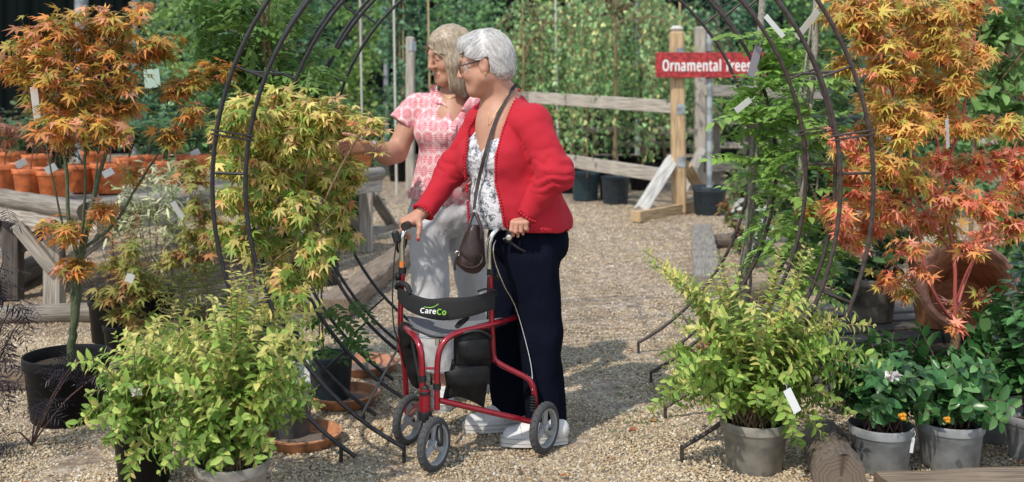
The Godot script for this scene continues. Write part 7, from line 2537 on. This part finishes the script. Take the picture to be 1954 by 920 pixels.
func shoulder_bag(solid: SDF, skin: SDF, eye: Vector3) -> void:
	var o := thing("shoulder_bag", "brown leather shoulder bag hanging on its long strap in front of the red cardigan", "handbag", W(893, 465, 4.0))
	var leather := textured(Color(0.042, 0.02, 0.018), M.fine, Vector3(9, 9, 9), 0.42, M.fine, 0.08)
	var strap_m := textured(Color(0.055, 0.036, 0.032), M.fine, Vector3(9, 9, 9), 0.75)
	var pts := []
	for q in [[986, 160], [976, 172], [962, 195], [948, 225], [936, 258], [925, 295], [915, 335], [908, 370]]:
		var h1 := solid.hit(eye, W(q[0], q[1], 4.2), 0.005)
		var h2 := skin.hit(eye, W(q[0], q[1], 4.2), 0.005)
		pts.append((h1 if h1.z > h2.z else h2) - o.position)
	pts.append(W(904, 400, 4.0) - o.position)
	pts = curve(pts, 4)
	var le := []
	var ri := []
	for i in pts.size():
		var tg: Vector3 = (pts[mini(i + 1, pts.size() - 1)] - pts[maxi(i - 1, 0)]).normalized()
		var sd := tg.cross(Vector3(-0.35, 0.15, 0.92)).normalized() * 0.008
		le.append(pts[i] - sd)
		ri.append(pts[i] + sd)
	part("strap", slab(le, ri, 0.004, 0.001, Vector3(-0.35, 0.15, 0.92).normalized(), 2), strap_m, o)
	var off := -o.position
	var fw := Vector3(-0.25, 0.1, 0.96).normalized()
	var t1 := curve([W(890, 440, 3.985) + off, W(899, 431, 3.97) + off, W(908, 430, 3.97) + off, W(915, 438, 3.985) + off], 5)
	var b1 := curve([W(865, 503, 3.985) + off, W(882, 520, 3.955) + off, W(905, 523, 3.955) + off, W(921, 508, 3.985) + off], 5)
	part("bag", slab(t1, b1, 0.075, 0.016, fw, 12, 0.012, 41), leather, o)
	t1 = curve([W(891, 438, 3.965) + off, W(899, 430, 3.95) + off, W(908, 429, 3.95) + off, W(914, 436, 3.965) + off], 5)
	b1 = curve([W(877, 484, 3.945) + off, W(890, 496, 3.925) + off, W(906, 499, 3.925) + off, W(918, 488, 3.945) + off], 5)
	part("flap", slab(t1, b1, 0.012, 0.012, fw, 10, 0.007, 42), leather, o)
	for q in [[[898, 458], [896, 430], [902, 410], [906, 408]], [[917, 456], [918, 436], [910, 412], [905, 408]]]:
		bar(o, "handle", [W(q[0][0], q[0][1], 3.955) + off, W(q[1][0], q[1][1], 3.96) + off, W(q[2][0], q[2][1], 3.98) + off, W(q[3][0], q[3][1], 3.99) + off], 0.0065, leather, 8)
	bar(o, "piping", [W(880, 505, 3.94) + off, W(895, 511, 3.935) + off, W(912, 507, 3.94) + off, W(920, 496, 3.95) + off, W(918, 486, 3.955) + off], 0.004, leather, 6)
	bar(o, "zip_tassel", [W(873, 486, 3.95) + off, W(868, 501, 3.945) + off, W(868, 516, 3.945) + off], 0.004, leather, 6)
	var ring := MB.new()
	ring.lathe([Vector2(0.008, -0.002), Vector2(0.0105, 0), Vector2(0.008, 0.002), Vector2(0.0055, 0), Vector2(0.008, -0.002)], Transform3D(Basis(Vector3.RIGHT, PI / 2), W(873, 484, 3.95) + off), 16)
	part("ring", ring, mat(Color(0.6, 0.55, 0.45), 0.3, 1.0), o)

# ---------------------------------------------------------------- the fair-haired woman in the pink print shirt
func younger_woman() -> void:
	var f := Vector3(-0.45, 0, 0.89).normalized()
	var l := Vector3.UP.cross(f)
	var o := thing("person", "fair-haired person in a pink print shirt and pale trousers reaching to the golden maple", "person", Vector3(-0.27, 0, -4.7))
	var shift := func(b: MB) -> MB:
		for i in b.v.size():
			b.v[i] -= o.position
		return b
	var skin := Color(0.5, 0.275, 0.19)
	var skin_m := painted(Color(1, 1, 1), 0.48, 0.4)
	skin_m.subsurf_scatter_enabled = true
	skin_m.subsurf_scatter_strength = 0.08
	var hb := frame(Vector3(-0.8, -0.24, 0.55))
	var ho := W(858, 107, 4.66)
	var body := MB.new()
	var s := SDF.new()
	head_shape(s, ho, hb, W(868, 190, 4.72), 0.052, 0.97)
	s.k = 0.05
	s.seg(W(868, 185, 4.72), W(862, 225, 4.68), 0.056, 0.08)
	s.seg(W(862, 215, 4.7), W(858, 260, 4.66), 0.085, 0.09, f, 1.2)
	s.colr = face_tint(ho, hb, skin, Color(0.42, 0.12, 0.11))
	s.mesh(0.0058, body)
	var tone := noise(FastNoiseLite.TYPE_SIMPLEX, 40.0, 8, 3)
	var tint := func(p: Vector3) -> Color: return Color(0.51, 0.28, 0.195) * (1.0 + 0.08 * tone.get_noise_3dv(p))
	var arm := SDF.new()
	arm.k = 0.03
	var wr := W(699, 281, 4.52)
	arm.seg(W(796, 205, 4.76), W(756, 290, 4.72), 0.053, 0.046)
	arm.seg(W(756, 290, 4.72), W(738, 294, 4.66), 0.046, 0.046)
	arm.seg(W(738, 294, 4.66), wr, 0.045, 0.028)
	arm.colr = tint
	arm.mesh(0.009, body)
	var hd := SDF.new()
	hand_shape(hd, wr, Vector3(-0.9, 0.05, 0.35), Vector3(0.1, 0.9, 0.35), [24, 30, 22], Vector3(-0.9, 0.3, 0.25), 0.95)
	hd.seg(W(738, 294, 4.66), wr, 0.045, 0.027)
	hd.colr = tint
	hd.mesh(0.0042, body)
	var other := SDF.new()
	other.k = 0.02
	var wl := W(925, 340, 4.56)
	other.seg(W(926, 210, 4.64), W(950, 290, 4.66), 0.05, 0.043)
	other.seg(W(950, 290, 4.66), wl, 0.042, 0.027)
	other.colr = tint
	other.mesh(0.01, body)
	var h2 := SDF.new()
	hand_shape(h2, wl, Vector3(-0.5, -0.8, 0.2), Vector3(-0.4, 0.5, 0.7), [24, 30, 22], Vector3(-0.8, -0.5, 0.3), 0.95)
	h2.colr = tint
	h2.mesh(0.005, body)
	var an := SDF.new()
	an.k = 0.04
	an.seg(W(860, 225, 4.72), W(848, 330, 4.72), 0.085, 0.085, f, 1.2)
	an.seg(W(848, 330, 4.72), W(842, 415, 4.71), 0.085, 0.1, f, 1.2)
	an.seg(W(806, 207, 4.76), W(915, 207, 4.67), 0.036, 0.036)
	an.seg(W(806, 207, 4.76), W(770, 265, 4.73), 0.04, 0.04)
	an.seg(W(915, 207, 4.67), W(945, 280, 4.66), 0.036, 0.034)
	an.seg(W(818, 440, 4.67), W(822, 560, 4.66), 0.06, 0.048)
	an.seg(W(822, 560, 4.66), W(838, 690, 4.68), 0.048, 0.04)
	an.seg(W(886, 440, 4.78), W(906, 560, 4.88), 0.06, 0.046)
	an.seg(W(906, 560, 4.88), W(932, 680, 4.96), 0.046, 0.04)
	an.seg(W(838, 690, 4.68), W(845, 765, 4.69), 0.042, 0.034)
	an.seg(W(932, 680, 4.96), W(945, 728, 5.0), 0.04, 0.034)
	an.colr = tint
	an.mesh(0.01, body)
	part("body", shift.call(body), skin_m, o)
	var face := Node3D.new()
	face.name = "face"
	o.add_child(face)
	face.position = -o.position
	eyes(face, ho, hb, Color(0.08, 0.09, 0.08))
	# long fair hair
	var hw := func(x: float, y: float, z: float) -> Vector3: return ho + hb * Vector3(x, y, z)
	var h := SDF.new()
	h.k = 0.03
	h.ell(hw.call(0, 0.044, -0.016), Vector3(0.087, 0.097, 0.106), hb)
	h.seg(hw.call(0.06, 0.05, 0.02), hw.call(0.078, -0.03, 0.03), 0.034, 0.03)
	h.seg(hw.call(0.078, -0.03, 0.03), hw.call(0.07, -0.125, 0.035), 0.032, 0.026)
	h.seg(hw.call(0.07, -0.12, 0.035), hw.call(0.085, -0.175, 0.02), 0.026, 0.01)
	h.seg(hw.call(0.07, 0.0, -0.04), hw.call(0.07, -0.15, -0.04), 0.045, 0.035)
	h.seg(hw.call(0.0, 0.0, -0.07), hw.call(0.01, -0.16, -0.075), 0.06, 0.045)
	h.seg(hw.call(-0.05, 0.04, -0.01), hw.call(-0.068, -0.03, -0.02), 0.036, 0.026)
	h.seg(hw.call(-0.07, -0.02, -0.02), hw.call(-0.07, -0.15, -0.03), 0.03, 0.022)
	var hn := noise(FastNoiseLite.TYPE_SIMPLEX, 45.0, 6, 3)
	h.post = func(p: Vector3, v: float) -> float:
		var q: Vector3 = hb.transposed() * (p - ho)
		v += 0.005 * hn.get_noise_3d(q.x * 1.0 + 0.1 * sin(q.y * 22.0), q.y * 0.1, q.z * 1.0)
		var part_line := 0.062 - 0.5 * maxf(0.0, 0.05 - absf(q.x + 0.01))
		v = maxf(v, -maxf(-(q.z - 0.05 - maxf(0.0, absf(q.x) - 0.04) * 0.6), maxf(q.y - 0.078 + absf(q.x + 0.01) * 0.9, absf(q.x) - 0.07)))
		return v
	h.colr = func(p: Vector3) -> Color:
		var q: Vector3 = hb.transposed() * (p - ho)
		var t := hn.get_noise_3d(q.x * 2.2 + 0.1 * sin(q.y * 22.0), q.y * 0.16, q.z * 2.2)
		var c := Color(0.42, 0.335, 0.23).lerp(Color(0.22, 0.165, 0.115), clampf(0.3 - t * 1.2, 0, 1))
		return c.lerp(Color(0.55, 0.47, 0.36), clampf(t * 1.2 - 0.1, 0, 1))
	var hm := MB.new()
	h.mesh(0.0058, hm)
	var hair_m := painted(Color(1, 1, 1), 0.4, 0.5)
	var hair := part("hair", hm, hair_m, o)
	hair.position = -o.position
	var flow := func(r: RandomNumberGenerator, k: int, p: Vector3) -> Array:
		if k < 0:
			var a := r.randf_range(0.1, PI - 0.1) if r.randf() < 0.8 else r.randf() * TAU
			return [hw.call(-0.01, 0.1, 0.02) + hb * Vector3(sin(a) * 0.085 + r.randfn() * 0.01, -r.randf() * 0.07, cos(a) * 0.08)]
		var q: Vector3 = hb.transposed() * (p - ho)
		var d := Vector3(q.x * 5.0 if q.y > 0.03 else 0.1 * sin(k * 0.5 + q.z * 20.0), -1.0, 0.0) + Vector3(r.randfn(), 0, r.randfn()) * 0.035
		return [hb * d]
	hair_tubes(hair, ho, hb, h, 1000, 19, [mat(Color(0.56, 0.475, 0.36), 0.42), mat(Color(0.34, 0.27, 0.19), 0.42), mat(Color(0.45, 0.365, 0.26), 0.42)], flow, 16, 0.0012)

	# the shirt
	var sh := SDF.new()
	sh.k = 0.05
	var mid := W(860, 200, 4.71)
	sh.seg(W(859, 232, 4.71), W(852, 310, 4.71), 0.128, 0.124, f, 1.2)
	sh.seg(W(852, 310, 4.71), W(836, 392, 4.7), 0.124, 0.15, f, 1.18)
	sh.seg(mid - l * 0.14, mid + l * 0.14, 0.048, 0.048)
	for e in [-1.0, 1.0]:
		sh.ell(W(857, 252, 4.7) + f * 0.07 + l * 0.062 * e, Vector3.ONE * 0.072)
	var trunk := SDF.new()
	trunk.prims = sh.prims.duplicate()
	sh.k = 0.035
	var sl0 := W(797, 203, 4.76)
	var sl1 := W(772, 232, 4.75)
	sh.seg(sl0, sl1, 0.066, 0.068)
	sh.seg(mid + l * 0.14, W(936, 232, 4.64), 0.064, 0.066)
	var caps := SDF.new()
	caps.prims = sh.prims.slice(trunk.prims.size())
	var neckline := [Vector2(838, 165), Vector2(846, 180), Vector2(858, 215), Vector2(864, 234)]
	var neckline_r := [Vector2(915, 165), Vector2(898, 185), Vector2(880, 212), Vector2(864, 234)]
	var fn := noise(FastNoiseLite.TYPE_SIMPLEX_SMOOTH, 6.0, 51, 3)
	var sleeve_d := (Vector3(-0.5, -0.75, 0.1)).normalized()
	var loose := func(p: Vector3, v: float) -> float:
		v += 0.009 * fn.get_noise_3d(p.x * 1.7, p.y * 0.5, p.z * 1.7)
		return v + 0.003 * sin((p - W(864, 234, 4.6)).dot(l) * 120.0) * clampf(1.0 - absf((p - W(864, 234, 4.6)).dot(l)) / 0.09, 0, 1)
	var cut := func(p: Vector3, v: float) -> float:
		var q := px_of(p)
		var cap := caps.ev(p)
		if q.x < 850:
			cap = maxf(cap, (p - sl1).dot(sleeve_d) - 0.012)
		var t := maxf(trunk.ev(p), W(0, 384, 4.7).y + 0.012 * sin(p.x * 12.0 + 1.0) - p.y)
		v = loose.call(p, SDF.join(cap, t, 0.03, false))
		if (p - mid).dot(f) > -0.02 and q.y < 234:
			v = maxf(v, minf(q.x - along_line(neckline, q.y), along_line(neckline_r, q.y) - q.x) * 0.0023)
		v = maxf(v, 0.058 - (p - Geometry3D.get_closest_point_to_segment(p, W(866, 140, 4.7), W(868, 196, 4.73))).length())
		return maxf(v, p.y - W(0, 160, 4.7).y)
	sh.post = cut
	var sm := MB.new()
	sh.mesh(0.0072, sm)
	var tex := print_tex(384, func(u: float, v: float) -> Color:
		var best := 9.0
		var bd := Vector2.ZERO
		for i in 8:
			for q in [Vector2((i % 4) * 0.25, (i / 4) * 0.5), Vector2((i % 4) * 0.25 + 0.125, (i / 4) * 0.5 + 0.25)]:
				var d := wrapped(Vector2(u, v) - q) * Vector2(1, 0.866)
				if d.length() < best:
					best = d.length()
					bd = d
		var r := best / 0.135
		var a := bd.angle()
		var white := Color(0.95, 0.9, 0.9)
		var pink := Color(0.82, 0.22, 0.32)
		var c := white
		if r < 0.22:
			c = pink.lerp(white, 0.55)
		elif r < 0.72:
			c = pink if cos(a * 12.0) > 0.1 and r > 0.3 + 0.06 * sin(a * 5.0) else white.lerp(pink, 0.25)
		elif r < 0.97:
			c = pink if cos(a * 18.0) > 0.25 and r < 0.9 else white
		return c)
	var pink_m := textured(Color(0.92, 0.92, 0.92), tex, Vector3(5.0, 5.0, 5.0), 0.8)
	part("shirt", shift.call(sm), pink_m, o)
	# collar, placket with buttons
	var eye := Vector3(0, EYE, 0)
	var solid := SDF.new()
	solid.prims = sh.prims
	solid.post = loose
	var pl := MB.new()
	var prev := Vector3.ZERO
	for i in 24:
		var q := solid.hit(eye, W(lerpf(866, 850, i / 23.0), 236 + i * 6.3, 4.6), 0.002)
		if i:
			pl.beam(prev, q, 0.03, 0.003, (q - prev).cross(l).normalized() * -1.0, 0.001)
		prev = q
	part("placket", shift.call(pl), pink_m, o)
	var bt := MB.new()
	for i in 6:
		bt.ball(solid.hit(eye, W(lerpf(865, 851, i / 5.0), 246 + i * 26, 4.6), 0.005), Vector3(0.005, 0.005, 0.003), Basis.IDENTITY, 5, 8)
	part("buttons", shift.call(bt), mat(Color(0.75, 0.7, 0.68), 0.3), o)
	for e in [0, 1]:
		var line: Array = [[836, 158], [834, 168], [842, 184], [853, 205]] if e == 0 else [[914, 166], [905, 176], [892, 190], [878, 212]]
		var wide: Array = [[822, 162], [820, 174], [826, 194], [846, 200]] if e == 0 else [[926, 172], [920, 184], [908, 200], [886, 214]]
		var t := []
		var u := []
		for i in 4:
			t.append(solid.hit(eye, W(line[i][0], line[i][1], 4.66), 0.012))
			u.append(solid.hit(eye, W(wide[i][0], wide[i][1], 4.66), 0.006))
		part("collar", shift.call(slab(curve(t, 3), curve(u, 3), 0.004, 0.004, Vector3(-0.1, 0.3, 0.95).normalized(), 4)), pink_m, o)
	# bracelets and necklace
	for k in 3:
		var bm := MB.new()
		var c := wr + Vector3(0.022, -0.004, -0.02) * (0.6 + 0.35 * k)
		var ax := Vector3(-0.75, 0.2 - 0.15 * k, 0.6).normalized()
		var x := ax.cross(Vector3.UP).normalized()
		bm.lathe([Vector2(0.033, -0.0025), Vector2(0.036, 0), Vector2(0.033, 0.0025), Vector2(0.031, 0), Vector2(0.033, -0.0025)], Transform3D(Basis(x, ax, x.cross(ax)), c), 24)
		part("bracelet", shift.call(bm), mat(Color(0.75, 0.74, 0.72), 0.25, 1.0), o)
	var ss := SDF.new()
	ss.prims = s.prims
	var ch := []
	for q in [[842, 176], [848, 184], [858, 187], [870, 184], [882, 176]]:
		ch.append(ss.hit(eye, W(q[0], q[1], 4.66), 0.002))
	var nm := MB.new()
	nm.tube(curve(ch, 3), 0.0014, 0.0014, 5)
	part("necklace", shift.call(nm), mat(Color(0.75, 0.6, 0.3), 0.3, 1.0), o)
	# pale trousers
	var tr := SDF.new()
	tr.k = 0.05
	tr.ell(W(842, 405, 4.71), Vector3(0.16, 0.12, 0.125), frame(f))
	tr.k = 0.01
	tr.seg(W(817, 440, 4.66), W(822, 560, 4.65), 0.092, 0.08)
	tr.seg(W(822, 560, 4.65), W(840, 720, 4.68), 0.08, 0.072)
	tr.seg(W(886, 440, 4.78), W(906, 560, 4.88), 0.09, 0.075)
	tr.seg(W(906, 560, 4.88), W(934, 712, 4.98), 0.075, 0.068)
	var tf := noise(FastNoiseLite.TYPE_SIMPLEX_SMOOTH, 7.0, 53, 3)
	tr.post = func(p: Vector3, v: float) -> float:
		v += 0.012 * tf.get_noise_3d(p.x * 1.5, p.y * 0.9, p.z * 1.5)
		var q := px_of(p)
		v = maxf(v, 0.155 - p.y)
		return v
	var tm := MB.new()
	tr.mesh(0.011, tm)
	var linen := textured(Color(0.7, 0.71, 0.74), M.knit_tex, Vector3(12, 12, 12), 0.85)
	part("trousers", shift.call(tm), linen, o)
	var seam := MB.new()
	var ts := SDF.new()
	ts.prims = tr.prims
	for line in [[[852, 392], [851, 420], [846, 442], [840, 450]], [[788, 395], [798, 420], [808, 440]], [[851, 400], [852, 440], [858, 475]]]:
		var pts := []
		for q in line:
			pts.append(ts.hit(eye, W(q[0], q[1], 4.6), 0.001))
		seam.tube(curve(pts, 3), 0.002, 0.002, 5)
	part("seam", shift.call(seam), linen, o)
	var white := mat(Color(0.68, 0.68, 0.68), 0.5)
	var sole_m := mat(Color(0.6, 0.6, 0.58), 0.6)
	var root := Node3D.new()
	root.name = "shoes"
	o.add_child(root)
	root.position = -o.position
	shoe(root, W(848, 745, 4.8), W(842, 787, 4.56), white, sole_m)
	shoe(root, W(955, 720, 5.14), W(938, 750, 4.88), white, sole_m)

func small_things() -> void:
	var r := RandomNumberGenerator.new()
	r.seed = 77
	var wx := []
	var wc := []
	for i in 70:
		var at := G(r.randf_range(1170, 1330), r.randf_range(740, 840)) if i % 3 else G(r.randf_range(560, 1300), r.randf_range(560, 900))
		for k in 5:
			wx.append(leaf_xf(at + Vector3(r.randfn() * 0.012, 0.004, r.randfn() * 0.012), Vector3(r.randfn(), 0.6, r.randfn()), Vector3(r.randfn(), 0.4, r.randfn()), r.randf_range(0.012, 0.026)))
			wc.append(Color(0.13, 0.2, 0.06) * r.randf_range(0.7, 1.3))
	tag(copies("weeds", L.strap[0], M.stuff_leaf, wx, wc), "tiny green weeds sprouting through the gravel of the path", "weeds")
	var xfs := []
	var cols := []
	for i in 130:
		var d := r.randf_range(3.6, 9.0)
		var x := r.randf_range(-0.5, 0.5) * d
		xfs.append(leaf_xf(Vector3(x, 0.012, -d), Vector3(r.randfn(), 0.05, r.randfn()), Vector3(r.randfn() * 0.3, 1, r.randfn() * 0.3), r.randf_range(0.02, 0.05)))
		cols.append([Color(0.45, 0.16, 0.06), Color(0.38, 0.22, 0.1), Color(0.5, 0.26, 0.1), Color(0.25, 0.14, 0.08)][r.randi() % 4])
	var o := copies("fallen_leaves", L.laurel[1], M.stuff_leaf, xfs, cols)
	tag(o, "dry orange and brown fallen leaves scattered over the gravel", "leaf litter")
